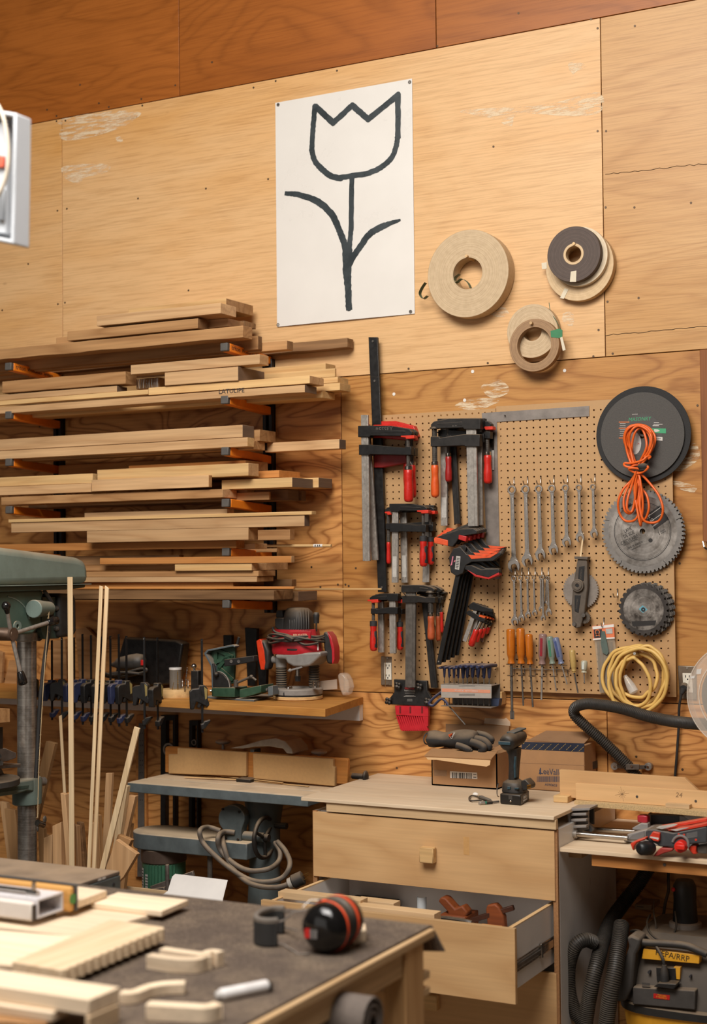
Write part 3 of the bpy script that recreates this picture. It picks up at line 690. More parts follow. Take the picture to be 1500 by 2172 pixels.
fclamp('bar clamp with an orange handle at left and a wide bright bar, top centre', G1, ((999, 890), (1003, 1116)), 21, 899, 23, 934, 26, 922, (986, 1055), 18, -.105, (STEEL, CAST, HORG), words='20')
fclamp('bar clamp second in the middle row with grey and red grip', G1, ((855, 1080), (858, 1236)), 13, 1079, 16, 1118, 17, 913, (1140, 1198), 15, -.06, SM, REDP, True, False, sticker=(1178, 1224))
fclamp('bar clamp of the middle row with its bar under the red grips', G1, ((907, 1080), (903, 1235)), 14, 1080, 17, 1115, 16, 824, (1150, 1196), 10, -.045, SM, REDP, False, False)
fclamp('bar clamp in front of the middle row, numbered arm and black-red grip', G1, ((838, 1070), (837, 1236)), 13, 1077, 17, 1119, 19, 898, (1138, 1202), 17, -.098, SM, REDP, True, False, sticker=(1180, 1224))
fclamp('short bar clamp with the grip at right in the lowest left bunch', G1, ((807, 1268), (808, 1384)), 12, 1268, 15, 1296, 13, 848, (1320, 1379), 14, -.065, SM, REDP, True, False)
fclamp('short bar clamp with the grip at left in the lowest left bunch', G1, ((832, 1262), (833, 1386)), 13, 1267, 16, 1295, 14, 792, (1318, 1381), 16, -.1, SM, REDP, True, False)
fclamp('bar clamp with a worn grip behind the dusty long one, bar end leaning right', G1, ((900, 1262), (921, 1459)), 14, 1250, 16, 1272, 14, 929, (1306, 1359), 11, -.05, (CAST, CAST, HOLD))
fclamp('dusty bar clamp with worn wooden handle above the black push block', G1, ((871, 1246), (870, 1458)), 21, 1249, 16, 1271, 15, 914, (1306, 1357), 16, -.092, (DKSTEEL, CAST, HOLD))
fclamp('small bar clamp with slim red handle behind the black trigger clamp bars', G1, ((893, 1262), (918, 1330)), 7, 1256, 10, 1268, 9, 936, (1297, 1342), 9, -.04, (DKSTEEL, CAST, HRED), None, False, True)
# small tilted bunch
def smallclamp(label, k):
    ox, oy = 7.5*k, 6*k; y = -.088+.016*k
    t = thing('bar_clamp', label, 'clamp', tuple(atY(1000+ox, 1300+oy, y)), G1)
    pp(MB(), [(1004+ox, 1294+oy*.4), (1012+ox, 1296+oy*.4), (989+ox*1.6, 1362), (981+ox*1.6, 1359)], y-.002, y+.003).build('bar', STEEL, t, bev=.0006)
    pp(MB(), [(994+ox, 1284+oy*.3), (1003+ox, 1277+oy*.3), (1024+ox*.9, 1286+oy*.6), (1044+ox*.2, 1292+oy*.9), (1045+ox*.2, 1298+oy*.9), (1022+ox*.9, 1297+oy*.6), (996+ox, 1293+oy*.3)], y-.006, y+.007).build('fixed_jaw', BLKMET, t, bev=.001)
    pp(MB(), [(989+ox, 1298+oy*.3), (996+ox, 1294+oy*.3), (1022+ox*.8, 1310+oy*.5), (1030+ox*.6, 1313+oy*.5), (1027+ox*.6, 1319+oy*.5), (1016+ox*.8, 1318+oy*.5), (990+ox, 1303+oy*.3)], y-.006, y+.007).build('sliding_arm', BLKMET, t, bev=.001)
    pp(MB(), [(1017+ox, 1304+oy*.2), (1030+ox*.8, 1308+oy*.2), (1028+ox*.8, 1311+oy*.2), (1016+ox, 1308+oy*.2)], y-.008, y+.006).build('jaw_pad', HORG, t)
    a, b = atY(1019+ox, 1318-oy*.1, y), atY(1011+ox*1.15, 1335-oy*.3, y); MB().cyl(a, b, .005, .006, 10).build('ferrule', BRIGHT, t)
    c = atY(999+ox*1.3, 1371-oy*1.6, y); L = (c-b).length; R = .0125
    MB().lathe(b, c, [(0, R*.6), (.004, R*.85), (L*.3, R*.8), (L*.6, R), (L*.92, R*.95), (L, R*.5)], 14).build('handle', HRED, t, smooth=50)
for k, l in reversed(list(enumerate(('small tilted clamp in front of the bunch beside the screwdrivers', 'small tilted clamp second from the front of its bunch', 'small tilted clamp third from the front of its bunch', 'small tilted clamp at the back right of its bunch')))): smallclamp(l, k)
# trigger clamps
QO = plain('orange_trigger', '#e0562a', .45, var=.2)
def trigger(label, k):
    ox, oy = 10.5*k, -5*k; y = -.128+.019*k
    t = thing('trigger_clamp', label, 'clamp', tuple(atY(940+ox, 1400, y)), 'trigger clamps on the pegboard')
    b0, b1 = (984+ox*.6, 1160), (930+ox*.9, 1410-k*5)
    pp(MB(), [(b0[0]-5, b0[1]), (b0[0]+5, b0[1]), (b1[0]+5, b1[1]), (b1[0]-5, b1[1])], y-.003, y+.004).build('bar', BLKMET, t, bev=.001)
    p = atY(b1[0]+1, b1[1]-7, y-.003); MB().cyl(p+Vector((0, .001, 0)), p+Vector((0, -.002, 0)), .003, n=8).build('stop_rivet', BRIGHT, t)
    pp(MB(), [(952+ox, 1182+oy), (962+ox, 1163+oy), (976+ox, 1160+oy), (990+ox, 1176+oy), (1030+ox, 1180+oy), (1062+ox*.2, 1171+oy*.4), (1064+ox*.15, 1176+oy*.4), (1046+ox*.4, 1190+oy), (1000+ox, 1192+oy), (988+ox, 1199+oy), (982+ox, 1216+oy), (968+ox, 1222+oy), (956+ox, 1214+oy)], y-.011, y+.010).build('body', BLACK, t, bev=.002)
    pp(MB(), [(993+ox, 1177+oy), (1032+ox, 1180+oy), (1058+ox*.2, 1172+oy*.5), (1040+ox*.5, 1183+oy), (1000+ox, 1186+oy)], y-.0125, y+.009).build('grip_inlay', QO, t, bev=.001)
    pp(MB(), [(986+ox, 1200+oy), (1000+ox, 1199+oy), (1020+ox*.9, 1208+oy*.6), (1058+ox*.05, 1206), (1060+ox*.05, 1214), (1036+ox*.6, 1225+oy*.4), (1010+ox, 1219+oy*.6), (986+ox, 1208+oy)], y-.009, y+.008).build('trigger', BLACK, t, bev=.002)
    pp(MB(), [(990+ox, 1208+oy), (1010+ox, 1219+oy*.6), (1036+ox*.6, 1225+oy*.4), (1058+ox*.05, 1214), (1059+ox*.05, 1219), (1036+ox*.6, 1229+oy*.4), (1008+ox, 1223+oy*.6)], y-.0095, y+.008).build('trigger_edge', RED, t, bev=.001)
    pp(MB(), [(924+ox, 1146+oy), (926+ox, 1139+oy), (954+ox, 1130+oy*1.0), (976+ox, 1122+oy*.4), (1004+ox*.4, 1121+oy*.2), (1012+ox*.4, 1126+oy*.2), (1012+ox*.4, 1132+oy*.2), (975+ox, 1138+oy*.6), (968+ox, 1150+oy), (960+ox, 1160+oy), (940+ox, 1156+oy)], y-.010, y+.009).build('fixed_jaw', BLACK, t, bev=.002)
    pp(MB(), [(920+ox*.6, 1143+oy), (923+ox*.6, 1139+oy), (950+ox*.7, 1146+oy), (950+ox*.7, 1158+oy), (921+ox*.6, 1152+oy)], y-.013, y+.010).build('jaw_pad', QO, t, bev=.002)
    pp(MB(), [(973+ox, 1134+oy*.4), (990+ox*.8, 1138+oy*.4), (988+ox*.8, 1149+oy*.4), (972+ox, 1144+oy*.4)], y-.013, y+.010).build('rear_pad', RED, t, bev=.002)
    if k == 0:
        pp(MB(), [(968, 1179), (977, 1180), (974, 1209), (965, 1207)], y-.0116, y-.0108).build('sticker', STK, t)
        q = MB()
        for i in range(7): pp(q, [(969.5-i*.5, 1183+i*3.4), (975.5-i*.5, 1183.6+i*3.4), (975.2-i*.5, 1185+i*3.4), (969.3-i*.5, 1184.6+i*3.4)], y-.012, y-.0115)
        q.build('print', INK, t)
        q = MB(); pp(q, [(960, 1180), (962, 1180), (959, 1198), (955, 1200), (957, 1196)], y-.012, y-.011); pp(q, [(963, 1190), (966, 1188), (966, 1190), (963, 1193)], y-.012, y-.011); q.build('emblem', plain('pink_print', '#d8788a', .6), t)
TL = ['trigger clamp in front of the orange and black bunch, with a barcode sticker', 'trigger clamp second from the front of the orange and black bunch', 'trigger clamp third from the front of the orange and black bunch', 'trigger clamp fourth from the front of the orange and black bunch', 'trigger clamp rearmost in the orange and black bunch']
for k in reversed(range(5)): trigger(TL[k], k)
for (px, py, l) in ((790, 915, 'pegboard hook under the lettered clamp jaw'), (943, 905, 'pegboard hook under the top centre clamp jaws'), (851, 1075, 'pegboard hook under the middle row of clamp jaws'), (880, 1247, 'pegboard hook under the dusty clamp jaw')):
    hook(px, py, l, out=.1)
# ---- framing square
y = PB-.003
sq = MB(); pp(sq, [(1022, 876), (1250, 861), (1250, 883), (1054, 895), (1061, 1228), (1034, 1228)], y, y+.0028)
tag(sq.build('framing_square', plain('worn_grey_steel', '#8b8179', .5, .5, var=.3, vs_=18), None, bev=.0005), 'large grey steel framing square hung on the pegboard', 'square')
p = atY(1072, 882, y); tag(MB().cyl(p+Vector((0, .006, 0)), p+Vector((0, -.012, .002)), .0025, n=8).build('nail', DKSTEEL), 'nail holding the framing square near its corner', 'nail')
# ---- small steel rule hanging behind the red handle
t = MB(); pp(t, [(1037, 917), (1048, 917), (1048, 997), (1041, 997)], PB-.006, PB-.0045); o = tag(t.build('steel_ruler', BRIGHT), 'short steel rule with a paper tag behind the red clamp handle', 'ruler')
t = MB(); pp(t, [(1043, 955), (1048, 955), (1048, 997), (1044, 997)], PB-.0066, PB-.0061); t.build('paper_tag', STK, o)
# ---- wrenches
WR = plain('satin_chrome', '#a79f97', .27, .95, var=.25, vs_=80)
def wrench(cx, cy, bx, by, rr, jr, label, y, grp):
    """combination wrench: ring at (cx,cy), open end centre (bx,by), pixel radii"""
    c, b = atY(cx, cy, y), atY(bx, by, y); s = sc_(cx, cy, y); R, J = rr*s, jr*s; q = MB()
    d = (b-c); d.y = 0; L = d.length; d.normalize(); n = Vector((-d.z, 0, d.x))
    q.ring((c.x, c.z), R, R*.62, y-.004-R*.12, y+.004+R*.1, 24)
    P = lambda t, u: (c.x+d.x*t+n.x*u, c.z+d.z*t+n.z*u)
    w0, w1 = R*.42, R*.52
    q.prism([P(R*.8, -R*.62), P(R*1.5, -w0), P(L-J*1.5, -w1), P(L-J*.8, -J*.7), P(L-J*.8, J*.7), P(L-J*1.5, w1), P(R*1.5, w0), P(R*.8, R*.62)], y-.0028, y+.0028)
    q.prism([P(R*1.8, -w0*.45), P(L-J*2, -w1*.45), P(L-J*2, w1*.45), P(R*1.8, w0*.45)], y-.0034, y-.002)
    a = math.radians(15); co, si = math.cos(a), math.sin(a)
    def Q(t, u): t, u = t*co-u*si, t*si+u*co; return P(L+t, u)
    g = J*.5
    q.prism([Q(*v) for v in ((-J*.95, -J*.5), (-J*.6, -J*.86), (0, -J), (J*.5, -J*.9), (J*.95, -J*.62), (J*.98, -g), (J*.1, -g), (-J*.25, -g*.6), (-J*.25, g*.6), (J*.1, g), (J*.98, g), (J*.95, J*.62), (J*.5, J*.9), (0, J), (-J*.6, J*.86), (-J*.95, J*.5))], y-.0048, y+.0048)
    return tag(q.build('combination_wrench', WR, None, bev=.0008), label, 'wrench', grp)
N7 = ['leftmost and longest', 'second from left', 'third from left', 'fourth from left', 'fifth from left', 'sixth from left', 'rightmost and shortest']
TOPW = [(208, 685, 221, 1188, 30, 42), (298, 682, 310, 1152, 29, 39), (386, 680, 397, 1115, 27, 36), (473, 677, 484, 1080, 26, 34), (563, 673, 571, 1030, 24, 32), (652, 671, 660, 1000, 22, 30), (745, 667, 753, 974, 20, 27)]
for k, (a, b_, c, d, r1, r2) in enumerate(TOPW):
    f = lambda u, v: (1020+u/3.125, 820+v/3.125)
    wrench(*f(a, b_), *f(c, d), r1/3.125, r2/3.125, 'chrome combination wrench, %s of the upper row on the pegboard' % N7[k], PB-.034, 'wrenches in the upper row')
    hx, hy = f(a+12, b_-80); hook(hx, hy, 'pegboard hook carrying the %s wrench of the upper row' % N7[k], out=.045)
LOWW = [(221, 1272, 228, 1556, 18, 26, 0), (265, 1271, 272, 1537, 16, 22, 0), (310, 1270, 315, 1514, 15, 20, 0), (352, 1270, 359, 1500, 13, 18, 0), (398, 1268, 400, 1475, 12, 15, .0), (411, 1264, 415, 1535, 14, 17, -.012), (438, 1270, 432, 1440, 12, 15, .0), (446, 1272, 452, 1498, 14, 22, -.012)]
N8 = ['first at left, longest', 'second from left', 'third from left', 'fourth from left', 'fifth from left, behind another', 'sixth from left, in front of another', 'seventh from left, behind the last', 'last at right']
for k, (a, b_, c, d, r1, r2, dy) in enumerate(LOWW):
    wrench(*f(a, b_), *f(c, d), r1/3.125, r2/3.125, 'small chrome wrench in the lower row, %s' % N8[k], PB-.03+dy, 'wrenches in the lower row')
for k, (a, l) in enumerate(((228, 'first'), (273, 'second'), (317, 'third'), (361, 'fourth'), (405, 'fifth'), (448, 'sixth'))):
    hook(*f(a, 1205), 'pegboard hook above the lower wrench row, %s from left' % l, out=.052)
# ---- veneer tape rolls
ROLLE = None
def rollmat(name, c1, c2):
    m, nt, b = newmat(name); tc = nd(nt, 'TexCoord')
    x = nd(nt, 'SeparateXYZ', {0: tc.outputs['Object']})
    r = nd(nt, 'Math', {0: nd(nt, 'Math', {0: x.outputs[0], 1: 2.}, operation='POWER').outputs[0], 1: nd(nt, 'Math', {0: x.outputs[2], 1: 2.}, operation='POWER').outputs[0]}, operation='ADD').outputs[0]
    r = nd(nt, 'Math', {0: r, 1: .5}, operation='POWER').outputs[0]
    cv = nd(nt, 'CombineXYZ', {0: nd(nt, 'Math', {0: r, 1: 260.}, operation='MULTIPLY').outputs[0]}).outputs[0]
    n = nd(nt, 'TexNoise', {'Vector': cv, 'Scale': 1.3, 'Detail': 3., 'Roughness': .7}).outputs[0]
    n2 = nd(nt, 'TexNoise', {'Vector': tc.outputs['Object'], 'Scale': 60., 'Detail': 4.}).outputs[0]
    col = mixc(nt, 1., ramp(nt, n, [(.35, lin(c2)), (.6, lin(c1))]), ramp(nt, n2, [(.3, (.9, .88, .86)), (.7, (1.04, 1.04, 1.04))]), 'MULTIPLY')
    nt.links.new(col, b.inputs['Base Color']); b.inputs['Roughness'].default_value = .65
    nt.links.new(nd(nt, 'Bump', {'Height': n, 'Strength': .3, 'Distance': .001}).outputs[0], b.inputs['Normal'])
    MATS[name] = m; return m
R_OAK = rollmat('oak_tape_edge', '#cfb694', '#ad926c'); R_PALE = rollmat('pale_tape_edge', '#d8bd96', '#c2a074')
R_DARK = rollmat('dark_tape_edge', '#5b4a40', '#3c302a'); R_WAL = rollmat('walnut_tape_edge', '#a8855f', '#7f5f42'); R_CREAM = rollmat('cream_tape_edge', '#e2d2b8', '#cdb591')
def roll(label, cx, cy, rx, rin, y, th, mat, cat='roll', dz=0.):
    """roll of edge banding: front face at distance y, centre & outer radius in pixels"""
    c = atY(cx, cy, y); s = sc_(cx, cy, y); R, r = rx*s, rin*s
    t = thing('veneer_tape_roll', label, cat, (c.x, y+th/2, c.z), 'rolls of edge veneer on the wall')
    MB().ring((c.x, c.z), R, r, y, y+th, 72).build('wound_tape', mat, t, bev=.001, smooth=25)
    return t, c, R, r
GT = plain('green_tape', '#2f5a40', .45, var=.3); MT = plain('masking_tape', '#d8cbb2', .7, var=.1)
def peg(px, py, y, label):
    p = atY(px, py, y); o = MB().cyl((p.x, .002, p.z), (p.x, y, p.z+.004), .0055, n=10).build('wall_nail', PINEY); return tag(o, label, 'peg', 'pegs holding the rolls')
t, c, R, r = roll('largest roll of pale oak veneer tape, right of the poster', 992, 580, 93, 33.5, -.062, .058, R_OAK)
q = MB()
def ribbon(pts, wd, mat, parent, name):
    S = spline(pts, 6); vs = []
    for p in S: vs += [p+Vector((0, -wd/2, 0)), p+Vector((0, wd/2, 0)), p+Vector((.0006, wd/2, .0006)), p+Vector((.0006, -wd/2, .0006))]
    m = MB(); n = len(S); fs = []
    for i in range(n-1):
        for k in range(4): fs.append((4*i+k, 4*i+(k+1) % 4, 4*i+4+(k+1) % 4, 4*i+4+k))
    m.add(vs, fs); m.build(name, mat, parent, smooth=60)
P_ = lambda px, py, y=-.05: atY(px, py, y)
ribbon([P_(975, 582), P_(966, 590), P_(968, 600), P_(980, 592), P_(993, 600), P_(999, 612)], .024, GT, t, 'green_tape')
ribbon([P_(903, 600), P_(895, 612), P_(891, 624), P_(898, 634), P_(907, 628)], .024, GT, t, 'green_tape')
peg(989, 545, -.075, 'peg inside the largest veneer roll')
t, c, R, r = roll('widest pale veneer roll, behind the dark one at right', 1229, 563, 75, 40, -.034, .030, R_PALE)
q = MB(); pp(q, [(1188, 632), (1198, 611), (1206, 614), (1196, 634)], -.0355, -.0345); q.build('masking_tape', MT, t); q = MB(); pp(q, [(1149, 558), (1160, 556), (1160, 570), (1150, 571)], -.0355, -.0345); q.build('masking_tape', MT, t)
t, c, R, r = roll('cream middle roll sandwiched between dark and pale ones', 1228, 544, 63, 30, -.055, .02, R_CREAM)
t, c, R, r = roll('dark brown veneer roll on top of two paler rolls', 1217, 539, 59, 22, -.083, .027, R_DARK)
MB().ring((c.x, c.z), r*1.02, r*.78, -.0845, -.057, 40).build('cardboard_core', R_PALE, t)
q = MB(); pp(q, [(1211, 576), (1223, 574), (1222, 598), (1209, 598)], -.0842, -.0832); q.build('masking_tape', MT, t)
peg(1217, 519, -.09, 'peg inside the dark veneer roll')
t, c, R, r = roll('pale lower roll behind the walnut coloured one', 1129, 702, 57, 21, -.036, .033, R_OAK)
t, c, R, r = roll('walnut coloured ring of tape in front of the lower pale roll', 1133, 732, 56, 38, -.066, .028, R_WAL)
q = MB(); pp(q, [(1168, 702), (1186, 697), (1193, 700), (1193, 714), (1186, 717), (1169, 715)], -.0675, -.065); q.build('green_tape', plain('bright_green_tape', '#2f7a4c', .45), t)
q = MB(); pp(q, [(1188, 716), (1193, 714), (1200, 742), (1194, 744)], -.0672, -.066); q.build('masking_tape', MT, t)
q = MB(); q.tube([atY(1165, 642, -.03), atY(1167, 660, -.03), atY(1180, 680, -.04), atY(1190, 700, -.062)], .0012, 5); q.build('string', GT, t)
peg(1126, 687, -.08, 'peg inside the lower pair of veneer rolls')
# ---- abrasive discs and saw blades
ABR = plain('abrasive_grey', '#54504c', .85, var=.25, vs_=220, bump=.6); ABD = plain('abrasive_dark', '#2f2d2c', .85, var=.25, vs_=220, bump=.6)
def disc(name, label, cat, cx, cy, rp, rin, y, th, mat, teeth=0, mat2=None, r2=.8, grp=None, ry=None):
    c = atY(cx, cy, y); s = sc_(cx, cy, y); R = rp*s
    t = thing(name, label, cat, (c.x, y+th, c.z), grp)
    if not teeth: MB().ring((c.x, c.z), R, rin*s, y, y+th, 96).build('disc', mat, t, bev=.0005, smooth=25)
    else:
        q = MB(); P = []; G = 2*PI/teeth; dp = min(.0075, R*G*.5)
        for k in range(teeth):
            a = k*G; P += [(R-dp, a+G*.05), (R-dp*.9, a+G*.28), (R-dp*.15, a+G*.42), (R, a+G*.62), (R*1.004, a+G*.93), (R-dp*.5, a+G*.96)]
        pts = [(c.x+r_*math.cos(-a), c.z+r_*math.sin(-a)) for r_, a in P]; n = len(pts)
        inn = [(c.x+rin*s*math.cos(-a), c.z+rin*s*math.sin(-a)) for r_, a in P]
        vs = [(x, yy, z) for yy in (y, y+th) for ring_ in (pts, inn) for x, z in ring_]; fs = []
        for k in range(n):
            j = (k+1) % n; fs += [(k, j, n+j, n+k), (2*n+k, 3*n+k, 3*n+j, 2*n+j), (k, 2*n+k, 2*n+j, j), (n+k, n+j, 3*n+j, 3*n+k)]
        q.add(vs, fs).build('toothed_disc', mat, t, smooth=25)
        if mat2:
            MB().ring((c.x, c.z), R*r2, rin*s, y-.0004, y, 64).build('polished_face', mat2, t, smooth=25)
    return t, c, R, s
BLADE = plain('blade_rim_grey', '#827c76', .55, .3, var=.25, vs_=60)
def brushed(name, c1, c2, rough=.28):
    m, nt, b = newmat(name); tc = nd(nt, 'TexCoord'); x = nd(nt, 'SeparateXYZ', {0: tc.outputs['Object']})
    r = nd(nt, 'Math', {0: nd(nt, 'Math', {0: x.outputs[0], 1: 2.}, operation='POWER').outputs[0], 1: nd(nt, 'Math', {0: x.outputs[2], 1: 2.}, operation='POWER').outputs[0]}, operation='ADD').outputs[0]
    cv = nd(nt, 'CombineXYZ', {0: nd(nt, 'Math', {0: nd(nt, 'Math', {0: r, 1: .5}, operation='POWER').outputs[0], 1: 140.}, operation='MULTIPLY').outputs[0]}).outputs[0]
    n = nd(nt, 'TexNoise', {'Vector': cv, 'Scale': 1., 'Detail': 4., 'Roughness': .7}).outputs[0]
    n2 = nd(nt, 'TexNoise', {'Vector': tc.outputs['Object'], 'Scale': 16., 'Detail': 6., 'Roughness': .7}).outputs[0]
    col = mixc(nt, ramp(nt, n2, [(.42, (0, 0, 0)), (.62, (1, 1, 1))]), lin(c1), lin(c2))
    col = mixc(nt, 1., col, ramp(nt, n, [(.3, (.6, .6, .6)), (.7, (1.15, 1.15, 1.15))]), 'MULTIPLY')
    nt.links.new(col, b.inputs['Base Color']); b.inputs['Metallic'].default_value = .7; b.inputs['Roughness'].default_value = rough
    b.inputs['Anisotropic'].default_value = .7
    tg = nd(nt, 'Tangent', direction_type='RADIAL', axis='Y'); nt.links.new(tg.outputs[0], b.inputs['Tangent'])
    return m
POL = brushed('blade_polished', '#aaa29a', '#7d756d'); POL2 = brushed('blade_polished_dark', '#a39a91', '#4e4640')
disc('cutting_disc', 'largest black cutting disc, behind the grey lettered one', 'disc', 1364, 922, 103, 8, -.040, .004, ABD)
t, c, R, s = disc('cutting_disc', 'grey masonry cutting disc with green lettering on the pegboard', 'disc', 1362, 923, 91, 8, -.048, .005, ABR)
LB2 = plain('disc_label', '#4a4643', .6, var=.1)
q = MB(); q.ring((c.x, c.z), .072, .012, -.0486, -.048, 48); q.build('label', LB2, t)
f = lambda u, v: (1020+u/3.125, 820+v/3.125); yl = -.0489
def wt(s_, px, py, y, size, mat, parent, a=0., sx=1., shear=0., align='CENTER', name='lettering'):
    p = atY(px, py, y); return text(s_, wallframe(p.x, y, p.z, a), size, mat, parent, name, align, sx, shear)
GRNP = plain('green_print', '#3f9a6a', .6); WHP = plain('pale_print', '#cfc8c0', .6); ORP = plain('orange_print', '#c06a3c', .6)
wt('MASONRY', *f(1052, 217), yl, .019, GRNP, t, sx=.9, shear=.2); wt('norton', *f(1022, 183), yl, .007, WHP, t)
for k, (u, v, ln) in enumerate(((1165, 238, 34), (1175, 249, 60), (1160, 259, 42))):
    q = MB(); pp(q, [f(u-ln/2, v-2), f(u+ln/2, v-2), f(u+ln/2, v+2), f(u-ln/2, v+2)], yl, yl+.0004); q.build('print', WHP, t)
q = MB(); pp(q, [f(1120, 276), f(1228, 278), f(1228, 310), f(1120, 305)], yl, yl+.0004); q.build('print', GRNP, t)
q = MB(); pp(q, [f(1150, 282), f(1175, 284), f(1188, 294), f(1160, 302), f(1148, 296)], yl-.0003, yl); q.build('print', WHP, t)
q = MB(); pp(q, [f(1135, 332), f(1205, 334), f(1205, 358), f(1135, 354)], yl, yl+.0004); q.build('print', WHP, t)
wt('1" 25,4mm', *f(1170, 345), yl-.0004, .006, INK, t)
for v in (235, 275, 340):
    q = MB(); pp(q, [f(915, v-3), f(985, v-3), f(985, v+4), f(915, v+4)], yl, yl+.0004); q.build('print', ORP, t)
q = MB()
for k in range(7): pp(q, [f(922, 245+k*13), f(960, 245+k*13), f(960, 247+k*13), f(922, 247+k*13)], yl, yl+.0004)
q.build('print', WHP, t)
q = MB(); pp(q, circ(*f(1020, 375), 14, 20, 24), yl-.0002, yl); q.build('label', STK, t)
wt('36', *f(1045, 378), yl-.0006, .008, RED, t)
MB().ring((c.x+.004, c.z+.012), .017, .010, -.0500, -.047, 24).build('bushing', DKSTEEL, t)
disc('circular_saw_blade', 'big saw blade edge peeping out behind the lettered saw blade', 'saw blade', 1367, 1128, 88, 6, -.034, .0026, BLADE, 64)
t, c, R, s = disc('circular_saw_blade', 'big polished saw blade with printed lettering under the orange cord', 'saw blade', 1363, 1127, 89, 6, -.043, .003, BLADE, 60, POL, .84)
yl = -.0441; BKP = plain('black_print', '#241f1d', .5)
MB().ring((c.x, c.z), R*.70, R*.685, yl, yl+.0004, 64).build('printed_ring', BKP, t); MB().ring((c.x, c.z), R*.665, R*.66, yl, yl+.0004, 64).build('printed_ring', BKP, t)
a_ = math.radians(24)
for k, (s_, u, v, z) in enumerate((('LAME', 975, 950, .017), ('DE SCIE', 982, 980, .017), ('CIRCULAIRE', 985, 1016, .017), ('CIRCULAR SAW BLADE', 992, 1032, .0075), ('LAME DE FINITION', 1022, 1052, .010), ('FINISHING BLADE', 1030, 1068, .006), ('5 000', 1200, 965, .017))):
    wt(s_, *f(u, v), yl, z, BKP, t, a=a_, sx=.72)
q = MB(); pp(q, [f(930, 808), f(995, 770), f(1000, 790), f(955, 822)], yl, yl+.0004); pp(q, [f(1090, 855), f(1185, 788), f(1246, 880), f(1152, 948)], yl, yl+.0004); q.build('printed_panel', BKP, t)
q = MB(); pp(q, [f(1096, 868), f(1190, 800), f(1192, 803), f(1098, 871)], yl-.0004, yl); pp(q, [f(1118, 898), f(1212, 832), f(1214, 835), f(1120, 901)], yl-.0004, yl); q.build('print', STK, t)
wt('12"', *f(1113, 864), yl-.0005, .014, WHP, t, a=a_+.2); wt('40', *f(1132, 888), yl-.0005, .016, WHP, t, a=a_+.2); wt('CARBIDE', *f(1158, 915), yl-.0005, .006, WHP, t, a=a_+.2)
q = MB(); pp(q, circ(*f(1125, 1019), 4.4, 20), yl, yl+.0004); q.build('print', BKP, t)
q = MB()
for k in range(5):
    a = k*2*PI/5+.3; q.bar((c.x+math.cos(a)*R*.86, yl, c.z+math.sin(a)*R*.86), (c.x+math.cos(a+.02)*R*.96, yl, c.z+math.sin(a+.02)*R*.96), .0008, .0012)
q.build('expansion_slot', BKP, t)
for k in range(3, 0, -1):
    disc('circular_saw_blade', ('dark saw blade rearmost in the small stack', 'dark saw blade third from the front in the small stack', 'dark saw blade directly behind the front one in the small stack')[3-k], 'saw blade', 1366+k*3.6, 1295-k*1.2, 57, 5, -.056+.007*k, .0024, DKSTEEL, 26)
t, c, R, s = disc('circular_saw_blade', 'small dark polished saw blade in front of its stack, blue ring at the bore', 'saw blade', 1365, 1293, 55, 5, -.060, .0026, plain('dark_blade_rim', '#4a4440', .45, .6, var=.3), 26, POL2, .8)
q = MB(); q.ring((c.x, c.z), .024, .009, -.0609, -.0604, 30); q.build('label', POL, t)
q = MB(); pp(q, [(1355, 1292), (1363, 1284), (1366, 1286), (1374, 1293), (1364, 1300)], -.0612, -.0608); q.build('blue_marking', plain('blue_print', '#5f9dad', .5), t)
MB().ring((c.x, c.z), .0078, .002, -.0614, -.0609, 20).build('bore', BKP, t)
q = MB(); pp(q, [(1340, 1318), (1392, 1316), (1390, 1326), (1342, 1329)], -.0609, -.0605); q.build('printed_panel', BKP, t)
hook(1310, 1250, 'empty pegboard hook left of the small saw blade stack', out=.05)
# ---- cast arm with blade
GB = plain('dull_grey_blade', '#8d8278', .6, .3, var=.25, dust=.3)
t, c, R, s = disc('circular_saw_blade', 'grey toothed blade behind the cast iron arm on the pegboard', 'saw blade', 1232, 1252, 40, 5, -.036, .002, GB, 44)
y = -.062
t = thing('saw_guard_arm', 'dusty cast iron arm with arbor in front of the grey blade', 'tool', tuple(atY(1226, 1330, y)))
CI = plain('dusty_cast_iron', '#62574c', .6, .3, var=.35, dust=.6)
q = MB(); pp(q, [(1225, 1186), (1245, 1188), (1247, 1240), (1240, 1300), (1232, 1330), (1222, 1333), (1214, 1327), (1212, 1290), (1216, 1240)], y, y+.022); q.build('arm', CI, t, bev=.003)
q = MB(); pp(q, [(1228, 1202), (1240, 1200), (1238, 1232), (1226, 1234)], y-.002, y+.001); pp(q, [(1219, 1262), (1232, 1262), (1227, 1300), (1219, 1296)], y-.002, y+.001); q.build('recess', BLACK, t, bev=.001)
wt('SAWTECH', 1233, 1218, y-.0022, .008, CI, t, a=1.45); wt('INDUSTRIES', 1224, 1281, y-.0022, .007, CI, t, a=1.42)
c = atY(1227, 1242, y); q = MB(); q.ring((c.x, c.z), .022, .008, y-.010, y+.004, 28); q.ring((c.x, c.z), .016, .007, y-.013, y-.008, 28); q.build('hub', CI, t, bev=.001)
MB().cyl((c.x, y-.011, c.z), (c.x, y, c.z), .008, n=12).build('arbor_bore', BLACK, t)
q = MB(); pp(q, [(1218, 1180), (1247, 1181), (1246, 1187), (1219, 1186)], y-.006, y+.026); q.build('flange', CI, t, bev=.001)
for px, py in ((1219, 1324), (1239, 1305)):
    p = atY(px, py, y); MB().cyl(p+Vector((0, .004, 0)), p+Vector((0, -.008, 0)), .0075, n=6).build('bolt', DKSTEEL, t)
t2, c, R, s = disc('cutter_wheel', 'small toothed star wheel at the foot of the cast arm', 'wheel', 1240, 1310, 13, 3, y+.010, .008, CI, 22)
